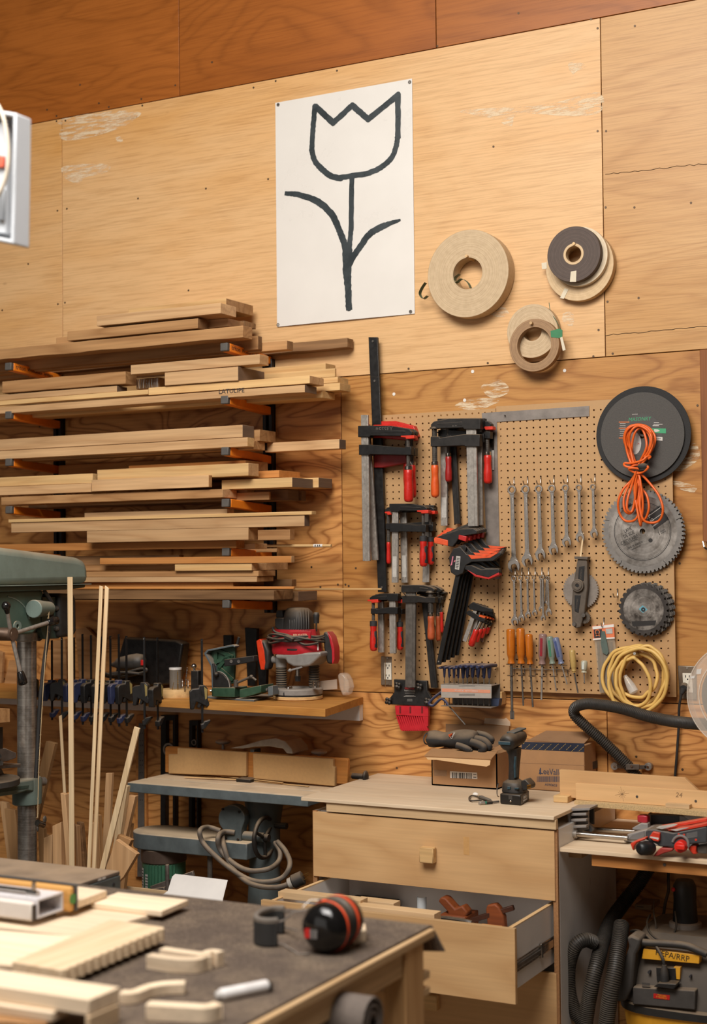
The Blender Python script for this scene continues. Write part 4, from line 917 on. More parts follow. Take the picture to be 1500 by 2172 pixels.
a, b = atY(1232, 1182, y+.01), atY(1238, 1130, y+.01); tag(MB().bar(a, b, .006, .004).build('wooden_stick', PINEZ), 'short wooden stick above the cast arm', 'stick')
# ---- orange cord
CO = plain('orange_cord_jacket', '#e0621f', .4, var=.08)
t = thing('extension_cord', 'orange extension cord tied in a bundle over the discs', 'cord', tuple(atY(1357, 1115, -.07)))
q = MB(); L = lambda pts, y=-.07: [atY(*f(u, v), y+.007*math.sin(i*1.7)) for i, (u, v) in enumerate(pts)]
TOP = [[(1020, 510), (985, 440), (950, 350), (975, 275), (1040, 252), (1110, 270), (1155, 330), (1145, 400), (1100, 470), (1060, 520)],
       [(1025, 505), (1000, 430), (968, 360), (990, 290), (1045, 265), (1095, 290), (1125, 350), (1112, 420), (1075, 480), (1045, 520)],
       [(1010, 515), (1000, 460), (1005, 370), (1025, 300), (1060, 275), (1085, 310), (1100, 380), (1090, 430), (1060, 490), (1040, 530)],
       [(1000, 520), (970, 430), (955, 330), (990, 270), (1060, 255), (1120, 290), (1140, 370), (1120, 440), (1080, 500), (1050, 530)],
       [(1015, 515), (990, 400), (985, 330), (1010, 280), (1050, 262), (1100, 285), (1130, 330), (1125, 400), (1085, 470)]]
BOT = [[(1040, 560), (1000, 620), (945, 680), (912, 760), (920, 840), (960, 890), (1020, 885), (1050, 830), (1060, 740), (1035, 580)],
       [(1035, 560), (985, 650), (950, 740), (955, 820), (990, 840), (1020, 800), (1035, 700), (1040, 590)],
       [(1045, 560), (1060, 660), (1100, 720), (1115, 800), (1095, 870), (1060, 890), (1040, 820), (1050, 700), (1050, 580)],
       [(1055, 570), (1120, 640), (1180, 720), (1208, 810), (1190, 880), (1140, 903), (1080, 885), (1055, 800), (1060, 660), (1050, 580)],
       [(1040, 560), (1020, 680), (1035, 800), (1055, 900), (1062, 920), (1065, 880), (1075, 780), (1060, 640), (1045, 570)],
       [(1030, 560), (1000, 660), (975, 740), (970, 810), (1000, 830), (1020, 760), (1035, 640)]]
for k, p in enumerate(TOP): q.tube(spline(L(p, -.066-.005*k), 5), .0043, 8)
for k, p in enumerate(BOT): q.tube(spline(L(p, -.066-.005*k), 5), .0043, 8)
q.tube(spline(L([(1110, 480), (1125, 465), (1100, 465), (1070, 490), (1000, 508), (955, 508), (955, 525), (990, 535), (1025, 520), (1080, 520), (1110, 535), (1085, 560), (1040, 575), (985, 550), (1000, 540), (1060, 545)], -.094), 6), .0043, 8)
q.build('cable', CO, t, smooth=60)
a, b = atY(*f(1025, 512), -.099), atY(*f(1125, 545), -.095); q = MB(); q.ball((a+b)/2, .018, 14, 8, (1.1, .5, .62)); q.ball((a+b)/2+Vector((0, .004, -.01)), .016, 12, 8, (1., .6, .5)); q.build('plug', RUBBER, t, smooth=60)
# ---- yellow cord
CY = plain('yellow_cord_jacket', '#dcb263', .45, var=.08)
t = thing('extension_cord', 'thick yellow extension cord coiled on a peg at the pegboard corner', 'cord', tuple(atY(1345, 1515, -.06)))
f = lambda u, v: (1020+u/3.125, 1180+v/3.125); q = MB(); rnd = random.Random(3)
for k, (cx, cy, rx, ry, ph) in enumerate(((1010, 800, 205, 200, .3), (1040, 790, 195, 195, .1), (1060, 815, 170, 215, -.15), (1030, 790, 140, 145, 0), (1075, 800, 150, 205, .15), (1010, 835, 110, 160, -.2), (1045, 830, 190, 220, .25))):
    pts = []
    for i in range(20):
        a = 2*PI*i/20; u = rx*math.cos(a); v = ry*math.sin(a); u, v = u*math.cos(ph)-v*math.sin(ph), u*math.sin(ph)+v*math.cos(ph)
        pts.append(atY(*f(cx+u+rnd.uniform(-6, 6), cy+v+rnd.uniform(-6, 6)), -.046-.009*k+.006*math.sin(a*2+k)))
    q.tube(spline(pts, 4, True), .0064, 10, closed=True)
q.tube(spline([atY(*f(u, v), -.05) for u, v in ((940, 800), (955, 720), (1010, 660), (1070, 660))], 6), .0064, 10)
q.build('cable', CY, t, smooth=60)
a, b = atY(*f(955, 790), -.062), atY(*f(1020, 905), -.066); q = MB(); d = b-a; q.lathe(a, b, [(0, .007), (.01, .009), (.02, .012), (d.length*.6, .016), (d.length*.95, .017), (d.length, .012)], 12)
q.build('clear_socket', clear('clear_plastic', '#e8e2d8', .15, .45), t, smooth=50)
q = MB(); 
for k in range(3): q.cyl(a+d*(.1+.13*k), a+d*(.17+.13*k), .0085, n=10)
q.build('wire_core', plain('amber_core', '#c9a043', .4), t)
p = atY(*f(1018, 652), -.12); tag(MB().cyl((p.x, -.02, p.z), (p.x, -.118, p.z+.004), .005, n=10).build('peg_hook', BRIGHT), 'pegboard hook carrying the yellow cord', 'hook', 'pegboard hooks')
# ---- screwdrivers in their wire rack
t = thing('screwdriver_rack', 'bent wire rack holding the screwdrivers by their blades', 'rack', tuple(atY(1140, 1450, -.03)))
f3 = lambda u, v: (1040+u/6.25, 1320+v/6.25); q = MB(); yb = PB-.006
q.tube([atY(*f3(u, v), yb) for u, v in ((300, 612), (650, 622), (1050, 632), (1062, 600), (1062, 520))], .0016, 6)
RX_ = [(275, 705), (418, 705), (556, 713), (700, 718), (842, 717), (988, 720)]
for u, v in RX_:
    c = atY(*f3(u, v), yb-.03); R = 47/6.25*sc_(1140, 1430, yb)
    q.tube([(c.x+R*math.cos(2*PI*i/16), c.y+R*.9*math.sin(2*PI*i/16), c.z) for i in range(16)], .0016, 6, closed=True)
    e = atY(*f3(u+38, v-85), yb); q.tube([(e.x, e.y, e.z), (e.x+.001, e.y, c.z+.004), (c.x+R*.9, c.y+R*.4, c.z)], .0016, 6)
    e = atY(*f3(u-14, v-150), yb-.03); q.tube([(e.x+R*math.cos(2*PI*i/16), e.y+R*.9*math.sin(2*PI*i/16), e.z) for i in range(16)], .0014, 6, closed=True)
q.build('wire', BRIGHT, t, smooth=50)
AMB = plain('amber_acetate', '#b9661b', .18, var=.15, vs_=30); REDC = plain('clear_red_acetate', '#8c6f68', .15); GRC = plain('clear_green_acetate', '#7f8a7c', .15)
BLC = plain('clear_blue_acetate', '#6f7792', .15); OLD = plain('pale_amber_acetate', '#b9995c', .2); CLR = plain('clear_acetate', '#b5b09a', .12)
def driver(label, top, neck, tip, w, mat, shaft=.0036, stripe=None, y=-.062, flare=True, flat=False):
    a, b, c = atY(*f3(*top), y), atY(*f3(*neck), y), atY(*f3(*tip), y); s = sc_(1140, 1420, y)/6.25; R = w*s*.5; L = (b-a).length
    t = thing('screwdriver', label, 'screwdriver', tuple(c), 'screwdrivers on the pegboard')
    pr = [(0, R*.55), (.002, R*.85), (.006, R), (L*.72, R*.98), (L*.8, R*.8), (L*.86, R*.66), (L*.93, R*.8), (L*.98, R*.9 if flare else R*.5), (L, R*.7)]
    h = MB().lathe(a, b, pr, 12).build('handle', mat, t, smooth=40)
    if stripe:
        d = (b-a); q = MB(); n = Vector((0, -1, 0)); q.bar(a+d*.14+n*R*.93, a+d*.72+n*R*.93, R*.62, .0022, up=(0, 1, 0)); q.build('colour_stripe', stripe, h)
    q = MB(); q.cyl(b-(b-a)*.03, c, shaft, shaft*.9, 10)
    if flat: d = (c-b).normalized(); q.box((c.x-shaft*1.5, y-.001, c.z-.004), (c.x+shaft*1.5, y+.001, c.z+.026))
    q.build('blade', DKSTEEL if not stripe else STEEL, t, smooth=40)
SDN = 'in the wire rack on the pegboard'
driver('screwdriver with large amber handle, leftmost, longest blade', (270, 85), (280, 553), (292, 1270), 118, AMB, .0052, flat=True)
driver('screwdriver with large amber handle, second from left', (402, 75), (412, 553), (440, 1105), 116, AMB, .0034)
driver('screwdriver with amber handle, third from left, slightly shorter handle', (512, 155), (530, 557), (566, 1125), 105, AMB, .0038)
driver('screwdriver with clear handle and dark red stripe', (700, 150), (690, 560), (680, 1030), 112, REDC, .0042, plain('red_stripe', '#8a1220', .2))
driver('screwdriver with clear handle and green stripe', (790, 185), (825, 555), (878, 912), 96, GRC, .0026, plain('green_stripe', '#3f7a5c', .2), -.060)
driver('screwdriver with clear handle and blue stripe, leaning', (865, 200), (945, 555), (1020, 822), 92, BLC, .0026, plain('blue_stripe', '#3d4a78', .2), -.070)
driver('thin screwdriver with pale yellow handle, dark blade', (1085, 362), (1112, 665), (1164, 935), 82, OLD, .0030, flare=False)
driver('stubby screwdriver with clear handle, rightmost', (1248, 505), (1244, 665), (1250, 805), 88, CLR, .0022, plain('white_stripe', '#d0d4cc', .3))
# ---- carded saw blades
y = -.040; t = thing('blister_pack', 'orange headed pack of blades with a strip of green tape on a hook', 'package', tuple(atY(1280, 1460, y)))
f = lambda u, v: (1020+u/3.125, 1180+v/3.125)
q = MB(); pp(q, [f(752, 545), f(885, 540), f(900, 650), f(905, 900), f(790, 905)], y, y+.006); q.build('clear_bag', clear('cloudy_bag', '#bfae98', .25, .35), t)
q = MB(); pp(q, [f(738, 462), f(882, 448), f(888, 545), f(745, 556)], y-.002, y+.001); h = q.build('header_card', plain('card_orange', '#e0794e', .6), t)
q = MB(); pp(q, [f(740, 466), f(882, 450), f(883, 468), f(742, 484)], y-.0026, y-.002); pp(q, [f(744, 545), f(888, 536), f(888, 545), f(745, 556)], y-.0026, y-.002); q.build('print', PAPER, h)
q = MB(); pp(q, [f(748, 486), f(802, 482), f(806, 538), f(752, 542)], y-.0026, y-.002); q.build('print', INK, h)
c = atY(*f(775, 502), y); q = MB(); q.ring((c.x, c.z), .0095, .006, y-.0032, y-.0026, 20); pp(q, [f(764, 514), f(786, 514), f(790, 532), f(776, 524), f(762, 532)], y-.0032, y-.0026); q.build('rosette', ORP, h)
q = MB(); pp(q, [f(828, 480), f(872, 478), f(874, 512), f(832, 514)], y-.0032, y-.0026); q.build('print', STK, h)
q = MB(); pp(q, [f(800, 495), f(822, 497), f(848, 635), f(836, 655), f(808, 640), f(795, 575)], y-.006, y-.0035); q.build('green_tape', plain('faded_green_tape', '#56645c', .55, var=.2), t)
q = MB(); 
for k in range(5): pp(q, [f(770+k*22, 570), f(786+k*22, 566), f(800+k*22, 895), f(788+k*22, 898)], y+.001, y+.0025)
q.build('blades', DKSTEEL, t)
hook(1281, 1312, 'pegboard hook carrying the orange headed pack', out=.03)
# ---- outlets
def outlet(label, pts, y=-.008, plug=False):
    o = thing('wall_outlet', label, 'outlet', tuple(atY(sum(p[0] for p in pts)/4, sum(p[1] for p in pts)/4, y)))
    pp(MB(), pts, y, -.0005).build('cover_plate', plain('brushed_plate', '#857665', .4, .7, var=.2), o, bev=.002)
    (ax, ay), (bx, by), (cx, cy), (dx, dy) = pts; F_ = lambda u, v: ((ax+(bx-ax)*u)*(1-v)+(dx+(cx-dx)*u)*v, (ay+(by-ay)*u)*(1-v)+(dy+(cy-dy)*u)*v)
    pp(MB(), [F_(.24, .22), F_(.78, .22), F_(.80, .80), F_(.26, .80)], y-.003, y).build('receptacle', plain('ivory_plastic', '#e4dccb', .4), o, bev=.001)
    q = MB()
    for v in (.28, .62):
        for u in (.38, .60): pp(q, [F_(u, v), F_(u+.05, v), F_(u+.05, v+.07), F_(u, v+.07)], y-.0035, y-.0025)
        pp(q, circ(*F_(.52, v+.12), 1.6, 10), y-.0035, y-.0025)
    q.build('slots', INK, o)
    q = MB()
    for v in (.06, .94): p = atY(*F_(.52, v), y); q.cyl(p+Vector((0, .001, 0)), p+Vector((0, -.002, 0)), .003, n=10)
    q.build('screw', BRIGHT, o); return o
outlet('wall outlet with a metal plate left of the lowest clamps', [(808, 1392), (836, 1392), (836, 1455), (808, 1453)])
outlet('wall outlet at right beside the yellow cord, black plug in it', [(1438, 1412), (1476, 1413), (1478, 1484), (1441, 1482)])
t = thing('black_lead', 'thin black power cord hanging down from the right outlet', 'cord', tuple(atY(1432, 1645, -.02)))
q = MB(); a, b = atY(1457, 1456, -.010), atY(1447, 1466, -.05); q.cyl(atY(1452, 1457, -.010), atY(1450, 1461, -.035), .016, .013, 12); q.cyl(atY(1450, 1461, -.035), atY(1446, 1472, -.042), .012, .006, 10); q.build('plug', RUBBER, t, smooth=50)
q = MB(); q.tube(spline([atY(1446, 1471, -.042), atY(1441, 1500, -.036), atY(1440, 1540, -.02), atY(1436, 1600, -.014), atY(1430, 1680, -.012), atY(1428, 1760, -.012)], 6), .0044, 8); q.build('cable', RUBBER, t, smooth=60)
# ---- feather board
y = -.058; f = lambda u, v: (740+u/4.4118, 1180+v/4.4118)
t = thing('featherboard', 'black push block with red comb fingers hanging below the clamps', 'featherboard', tuple(atY(870, 1550, y)))
q = MB(); pp(q, [f(420, 1150), f(730, 1165), f(735, 1260), f(770, 1320), f(765, 1405), f(375, 1385), f(380, 1330), f(425, 1270)], y, y+.016); h = q.build('base_plate', BLACK, t, bev=.002)
FR = plain('featherboard_red', '#c4202c', .38, var=.15)
q = MB(); pp(q, [f(432, 1398), f(742, 1400), f(745, 1500), f(440, 1485)], y+.002, y+.018); q.build('comb_back', FR, t, bev=.001)
for k in range(13):
    u = 440+k*20.5; q = MB(); pp(q, [f(u, 1490), f(u+12, 1492), f(u+12+58-k*1., 1635-k*.2), f(u+46-k*1., 1628)], y+.004, y+.016); q.build('comb_finger', FR, t)
q = MB(); pp(q, [f(700, 1496), f(743, 1500), f(741, 1592), f(722, 1588), f(690, 1510)], y+.003, y+.017); q.build('comb_finger', FR, t)
q = MB()
for u in (480, 575, 685): pp(q, [f(u-7, 1405), f(u+7, 1405), f(u+7, 1468), f(u-7, 1468)], y+.0008, y+.004)
q.build('slot', plain('dark_red', '#6d1015', .5), t)
for u, v in ((457, 1212), (658, 1222), (368, 1355), (735, 1360)):
    p = atY(*f(u, v), y-.012); q = MB()
    for k in range(4):
        a = k*PI/2+.6; q.ball(p+Vector((math.cos(a)*.008, 0, math.sin(a)*.008)), .0075, 10, 6, (1, .7, 1))
    q.cyl(p+Vector((0, .012, 0)), p, .007, n=10); q.build('knob', BLACK, t, smooth=60); MB().cyl(p+Vector((0, -.004, 0)), p+Vector((0, -.0065, 0)), .0042, n=10).build('bolt', BRIGHT, t)
wt('FEATHER', *f(570, 1238), y-.0004, .010, RED, h); wt('Tool Company', *f(570, 1258), y-.0004, .0075, WHP, h)
for k, (v, ln) in enumerate(((1280, 90), (1302, 80), (1310, 110), (1338, 50), (1352, 50))):
    q = MB(); pp(q, [f(570-ln/2, v-1.5), f(570+ln/2, v-1.5), f(570+ln/2, v+1.5), f(570-ln/2, v+1.5)], y-.0004, y); q.build('print', STK, h)
# ---- T handle hex keys
y0 = -.125; t = thing('hex_key_stand', 'metal stand with a striped label for blue hex keys', 'tool stand', tuple(atY(1000, 1500, -.06)))
SG = plain('dusty_stand_grey', '#77706a', .5, .4, var=.2, dust=.5)
q = MB(); pp(q, [f(860, 1200), f(1335, 1200), f(1335, 1330), f(865, 1325)], y0, y0+.004); fp = q.build('label_plate', plain('stand_label', '#a59c92', .5, var=.1), t, bev=.001)
q = MB(); pp(q, [f(870, 1236), f(1325, 1250), f(1325, 1280), f(870, 1268)], y0-.0006, y0); q.build('print', plain('salmon_print', '#d68f70', .6), fp)
wt('HEX KEY SET  WITH T HANDLE', *f(1100, 1258), y0-.0008, .0065, WHP, fp)
for v in (1213, 1290, 1302):
    q = MB(); pp(q, [f(1030, v), f(1180, v), f(1180, v+3), f(1030, v+3)], y0-.0006, y0); q.build('print', INK, fp)
q = MB(); a, b = atY(*f(860, 1402), y0-.004), atY(*f(1335, 1410), y0-.004); q.box((a.x, y0-.006, a.z), (b.x, -.045, a.z+.002)); c0 = atY(*f(870, 1196), y0); q.box((a.x, y0, c0.z-.002), (b.x, -.045, c0.z)); q.box((a.x+.01, -.047, a.z), (b.x, -.045, c0.z)); q.build('shelf_frame', SG, t, bev=.0005)
q = MB(); pp(q, [f(1330, 1330), f(1410, 1335), f(1400, 1400), f(1335, 1400)], -.075, -.047); q.build('side_bracket', plain('blue_bracket', '#3a4560', .5), t)
q = MB(); pp(q, [f(1320, 1255), f(1432, 1270), f(1430, 1390), f(1320, 1400)], -.046, -.002); tag(q.build('mounting_block', PINE, None, bev=.001), 'small wooden block on the wall behind the hex key stand', 'block')
HK = ['leftmost, smallest', 'second from left', 'third from left', 'fourth from left', 'fifth from left', 'sixth from left', 'seventh from left', 'eighth from left', 'ninth from left', 'tenth, rightmost and largest']
for k in range(10):
    u = (895, 940, 985, 1025, 1070, 1110, 1160, 1210, 1265, 1315)[k]; v = (1040, 1040, 1044, 1045, 1030, 1025, 1024, 1024, 1030, 1028)[k]; big = 1 if k < 4 else 1.45
    yy = -.088; p = atY(*f(u, v), yy)
    h = thing('hex_key', 'blue T handle hex key in the stand, %s' % HK[k], 'hex key', tuple(atY(*f(u, 1380), yy)), 'hex keys in the stand')
    R = .0058*big; q = MB(); q.tube([p+Vector((-.004*big, -.034*big, .001)), p+Vector((0, -.012, .002)), p+Vector((.002, .012, .002)), p+Vector((.006, .034*big, 0))], [R*.8, R, R, R*.8], 8); e = atY(*f(u, v+110*(.85 if k < 4 else 1)), yy)
    q.tube([p, p.lerp(e, .5), e], [R*1.05, R*.9, R*.6], 8); q.build('handle', BLUEH, h, bev=.001, smooth=50)
    MB().cyl(e, atY(*f(u, 1398), yy), .0018*big, n=6).build('rod', DKSTEEL, h)
h = thing('hex_key', 'long hex key with a bent loop handle poking out below the stand', 'hex key', tuple(atY(*f(1080, 1565), -.1)), 'hex keys in the stand')
q = MB(); q.tube(spline([atY(*f(u, v), -.118) for u, v in ((870, 1268), (800, 1320), (752, 1375), (790, 1395), (860, 1335), (900, 1350), (930, 1395))], 6), .0052, 8); q.build('handle', BLUEH, h, smooth=60)
MB().cyl(atY(*f(930, 1392), -.118), atY(*f(1090, 1575), -.118), .0028, n=6).build('rod', DKSTEEL, h)
# ---- dark board leaning at the right edge
a, b = atY(1484, 742, -.06), atY(1484, 1150, -.06)
tag(MB().box((a.x, -.06, b.z), (a.x+.14, -.028, a.z)).build('hanging_board', wood('mahogany_red', '#9a6138', '#6f3f22', axis='Z', con=.5), None, bev=.002), 'dark reddish board hanging at the right edge of the wall', 'board')
p = atY(1492, 1158, -.045); tag(MB().tube([(p.x, -.002, p.z+.02), (p.x, -.045, p.z+.015), (p.x+.004, -.05, p.z-.004), (p.x+.012, -.045, p.z-.012)], .003, 6).build('hook', BRIGHT), 'small metal hook below the dark reddish board', 'hook')
# ================================================================== left bench shelf and what stands on it
def WX_(pts, x): return [(p.y, p.z) for p in (atX(a, b, x) for a, b in pts)]
MX = Matrix(((0, 1, 0, 0), (1, 0, 0, 0), (0, 0, 1, 0), (0, 0, 0, 1)))    # (along x) <-> (along y)
def ppx(mb, pts, x0, x1, mi=0): return mb.prism(WX_(pts, x0), x0, x1, MX, mi)   # side view traced on plane x=x0
SZ = atY(770, 1478, 0).z
SHW = wood('shelf_plywood', '#c98f48', '#a8682a', con=.45)
def slab(q, pts, z, th, mi=0):
    """horizontal slab from pixel corners on height z"""
    P = [(p.x, p.y) if isinstance(p, Vector) else p for p in pts]; n = len(P)
    ar = sum(P[i][0]*P[(i+1) % n][1]-P[(i+1) % n][0]*P[i][1] for i in range(n))
    if ar < 0: P = P[::-1]
    vs = [(x, y, z-th) for x, y in P]+[(x, y, z) for x, y in P]
    return q.add(vs, [tuple(range(n-1, -1, -1)), tuple(range(n, 2*n))]+[(i, (i+1) % n, (i+1) % n+n, i+n) for i in range(n)], mi)
fr, fl_ = atZ(690, 1504, SZ), atZ(304, 1482, SZ); bk = atY(770, 1478, -.003)
q = MB(); slab(q, [(fl_.x, fl_.y), (fr.x, fr.y), (bk.x, -.003), (fl_.x, -.003)], SZ, .028)
tag(q.build('wall_shelf', SHW, None, bev=.0015), 'thick wooden shelf under the router with sawdust on top', 'shelf')
fa, fb = atZ(36, 1467, SZ+.004), atZ(290, 1476, SZ+.004); dx = (fb.y-fa.y)/(fb.x-fa.x)
q = MB(); slab(q, [(-2.9, fa.y+dx*(-2.9-fa.x)), (fl_.x-.003, fa.y+dx*(fl_.x-fa.x)), (fl_.x-.003, -.003), (-2.9, -.003)], SZ+.004, .03)
tag(q.build('wall_shelf', SHW, None, bev=.0015), 'wooden shelf at left behind the drill press column', 'shelf')
c0, c1 = atY(763, 1529, -.03), atY(386, 1504, -.03)
tag(MB().box((-2.6, -.03, c0.z), (c0.x, -.003, SZ-.0285)).build('shelf_cleat', WHITE), 'white cleat board fixed to the wall under the shelf', 'cleat')
# ---- quick clamps along the shelf edge
BLQ = plain('blue_clamp_plastic', '#2a2f4c', .5, var=.2, dust=.35); YEL = plain('yellow_label', '#8f7c48', .5)
def quick(label, blue):
    k = .00178/5; P = lambda pts: [((x-1235)*k, -(y-700)*k) for x, y in pts]
    t = thing('quick_clamp', label, 'clamp', (0, 0, 0), 'quick clamps along the shelf edge'); m = BLQ if blue else BLACK
    q = MB(); q.box((-.004, -.002, -.105), (.004, .002, .222)); q.build('bar', BLKMET, t)
    MB().cyl((-.0, -.005, .215), (0, .005, .215), .002, n=6).build('stop_pin', BRIGHT, t)
    q = MB(); q.prism(P([(1100, 590), (1130, 565), (1195, 560), (1200, 530), (1260, 530), (1290, 560), (1292, 680), (1322, 720), (1280, 745), (1230, 715), (1170, 690), (1148, 765), (1108, 765)]), -.012, .012); q.build('body', m, t, bev=.003)
    q = MB(); q.prism(P([(1165, 660), (1225, 640), (1235, 700), (1205, 755), (1180, 745), (1195, 700)]), -.008, .008); q.build('trigger', BLACK, t, bev=.002)
    q = MB(); q.prism(P([(1252, 545), (1285, 570), (1282, 660), (1262, 670)]), -.0127, .0127); q.build('side_label', YEL, t)
    q = MB(); q.prism(P([(1215, 910), (1240, 905), (1250, 885), (1318, 868), (1322, 885), (1262, 955), (1225, 968)]), -.011, .011); q.build('lower_jaw', m, t, bev=.003)
    return t
qb, qk = quick('-', True), quick('-', False)
QL = [(72, 1392, 1, 95, 'blue quick clamp first from left, beside the hanging twine'), (110, 1358, 1, 80, 'blue quick clamp second from left, behind the machine cable'), (131, 1352, 0, 25, 'black quick clamp turned sideways left of the tall pale strip'),
      (157, 1352, 1, 75, 'blue quick clamp just right of the tall pale strip'), (175, 1345, 1, 70, 'blue quick clamp fifth from left on the shelf edge'), (193, 1347, 0, 80, 'black quick clamp left of the two tall pale strips'), (216, 1350, 0, 80, 'black quick clamp behind the two tall pale strips'),
      (234, 1349, 0, 75, 'black quick clamp right of the two tall pale strips'), (252, 1345, 1, 70, 'blue quick clamp right of the pale strips, in front of the sander'), (268, 1349, 0, 70, 'black quick clamp in front of the grey sander grip'), (306, 1351, 0, 10, 'black quick clamp turned sideways near the black case'),
      (334, 1352, 0, 90, 'slim black quick clamp seen from its end left of the drill bit disc'), (428, 1355, 0, 40, 'black quick clamp between the drill bit disc and the green vise')]
used = set()
for px, py, b, rz, l in QL:
    yy = fa.y+dx*(atY(px, 1470, -.32).x-fa.x)-.02 if px < 300 else fl_.y+(fr.y-fl_.y)*(px-304)/386-.012
    p = atY(px, py, yy); src = qb if b else qk; loc = Vector((p.x, yy, SZ+.0))
    if b not in used: used.add(b); o = src; o.location = loc; o.rotation_euler = (0, 0, math.radians(rz)); o['label'] = l
    else: o = dup(src, loc, l, (0, 0, math.radians(rz)))
    o.scale = (1, 1, (p.z-SZ)/.222 if abs((p.z-SZ)/.222-1) < .2 else 1)
# ---- black case, sander
q = MB(); y = -.10; P = W([(240, 1445), (250, 1395), (262, 1352), (372, 1358), (388, 1365), (380, 1420), (368, 1452), (300, 1455)], y)
q.prism(P, y, y+.055); q.build
o = q.build('tool_case', plain('black_glossy_case', '#191716', .3, var=.3, dust=.3), None, bev=.008, seg=3); tag(o, 'black glossy plastic case leaning on the wall behind the clamps', 'case')
a, b = atY(238, 1410, -.17), atY(306, 1402, -.17); t = thing('power_sander', 'dark grey power tool with ribbed grip lying behind the quick clamps', 'power tool', (a.x, -.17, SZ))
d = (b-a).length
MB().lathe(a, b, [(0, .008), (.02, .014), (.035, .026), (d*.55, .032), (d*.8, .034), (d*.95, .028), (d, .015)], 16).build('body', plain('charcoal_tool', '#35322f', .5, var=.2, dust=.4), t, smooth=60)
q = MB(); c = atY(303, 1405, -.20); q.box((c.x-.008, -.205, c.z-.012), (c.x+.006, -.19, c.z+.010)); q.build('switch', RED, t, bev=.002)
q = MB(); q.tube(spline([atY(px, py, yy) for px, py, yy in ((210, 1420, -.15), (240, 1432, -.2), (300, 1418, -.2), (308, 1425, -.2), (250, 1437, -.18), (220, 1432, -.16), (260, 1426, -.21), (305, 1430, -.19))], 5), .005, 6); q.build('cable', RUBBER, t, smooth=60)
for (pts, yy, l) in (([(112, 1440), (112, 1360), (138, 1355), (142, 1440)], -.02, 'upright brown board standing on the shelf behind the drill press cable'), ([(168, 1440), (160, 1335), (182, 1330), (212, 1360), (205, 1440)], -.03, 'grey brown board leaning on the wall behind the left clamps'), ([(6, 1460), (20, 1400), (36, 1402), (34, 1462)], -.05, 'small pale board standing on the shelf left of the drill press column'), ([(-6, 1462), (-4, 1380), (6, 1384), (2, 1462)], -.05, 'dark board edge standing at the far left of the shelf')):
    q = MB(); pp(q, pts, yy, yy+.016); tag(q.build('offcut_board', OAK, None, bev=.001), l, 'board')
for pts, yy, l in (([(473, 1347), (491, 1347), (490, 1450), (476, 1450)], -.06, 'short black bar standing behind the green vise'), ([(519, 1331), (545, 1333), (541, 1455), (525, 1455)], -.05, 'tall black tapered bar standing behind the router handle'), ([(545, 1392), (566, 1390), (564, 1466), (549, 1466)], -.12, 'black bar standing beside the router base, in front of the taller one')):
    q = MB(); pp(q, pts, yy, yy+.02); tag(q.build('black_bar', BLKMET, None, bev=.002), l, 'bar')
# ---- drill bit block with jar and bits
c = atZ(377, 1478, SZ); s = sc_(377, 1470, c.y); R = 36*s
MB_ = MB().lathe((c.x, c.y, SZ), (c.x, c.y, SZ+.04), [(0, R*.99), (.003, R), (.029, R), (.031, R*.985)], 40)
o = tag(MB_.build('drill_bit_block', PINE, None, smooth=40), 'round wooden block drilled to hold bits at the shelf edge', 'block'); zt_ = SZ+.031
f = lambda u, v: (300+u/5.357, 1330+v/5.357)
j = atY(*f(388, 715), c.y+.012); t = thing('plastic_jar', 'clear jar with a white lid on the round wooden block', 'jar', (j.x, c.y+.012, zt_))
MB().cyl((j.x, c.y+.012, zt_), (j.x, c.y+.012, zt_+.072), .0235, n=24).build('jar_body', clear('smoky_jar', '#8d8377', .15, .55), t, smooth=40)
MB().cyl((j.x, c.y+.012, zt_+.0725), (j.x, c.y+.012, zt_+.081), .025, n=24).build('lid', WHITE, t, bev=.001)
GOLD = plain('gold_bit', '#a9803f', .35, .9)
def bit(label, b, top, r, mat, yy):
    p, e = atY(*f(*b), yy), atY(*f(*top), yy); p.z = zt_-.004; q = MB(); d = e-p; n = 28; secs = []
    q.cyl(p, p+d*.35, r*.9, n=8)
    for i in range(n+1):
        u = i/n; a = u*16; cc = p+d*(.35+.65*u); w_ = r*(1 if u < .93 else .4)
        secs.append([cc+Vector((math.cos(a)*w_, math.sin(a)*w_*.35-0*0, 0)), cc+Vector((-math.sin(a)*w_*.45, math.cos(a)*w_*.45, 0)), cc+Vector((-math.cos(a)*w_, -math.sin(a)*w_*.35, 0)), cc+Vector((math.sin(a)*w_*.45, -math.cos(a)*w_*.45, 0))])
    q.sweep(secs); tag(q.build('drill_bit', mat, None, smooth=30), label, 'drill bit', 'bits in the wooden block')
bit('gold drill bit standing in the wooden block in front of the jar', (415, 735), (412, 500), .0026, GOLD, c.y-.03)
bit('silver drill bit, tallest in the wooden block', (492, 745), (520, 455), .0032, BRIGHT, c.y-.035)
bit('small thin drill bit leaning at the left of the wooden block', (350, 740), (368, 625), .0016, GOLD, c.y-.035)
for u, v in ((463, 590), (528, 590), (570, 580)):
    bit('short chrome shank standing at the back of the wooden block, %s' % {463: 'beside the jar', 528: 'behind the tallest bit', 570: 'beside the black block'}[u], (u, 680), (u, v), .0034, BRIGHT, c.y+.02)
b0 = atY(*f(580, 815), c.y-.05); b1 = atY(*f(660, 495), c.y-.05); t = thing('ball_handle_tool', 'black block with a chrome ball knob standing at the shelf edge', 'tool', (b0.x, c.y-.05, SZ))
MB().box((b0.x, c.y-.06, SZ), (b1.x, c.y-.035, b1.z)).build('block', CAST, t, bev=.002)
k = atY(*f(597, 445), c.y-.047); q = MB(); q.ball(k, .0105, 16, 10); q.cyl(k, (k.x+.002, k.y, b1.z-.001), .005, n=10); q.build('ball_knob', BRIGHT, t, smooth=60)
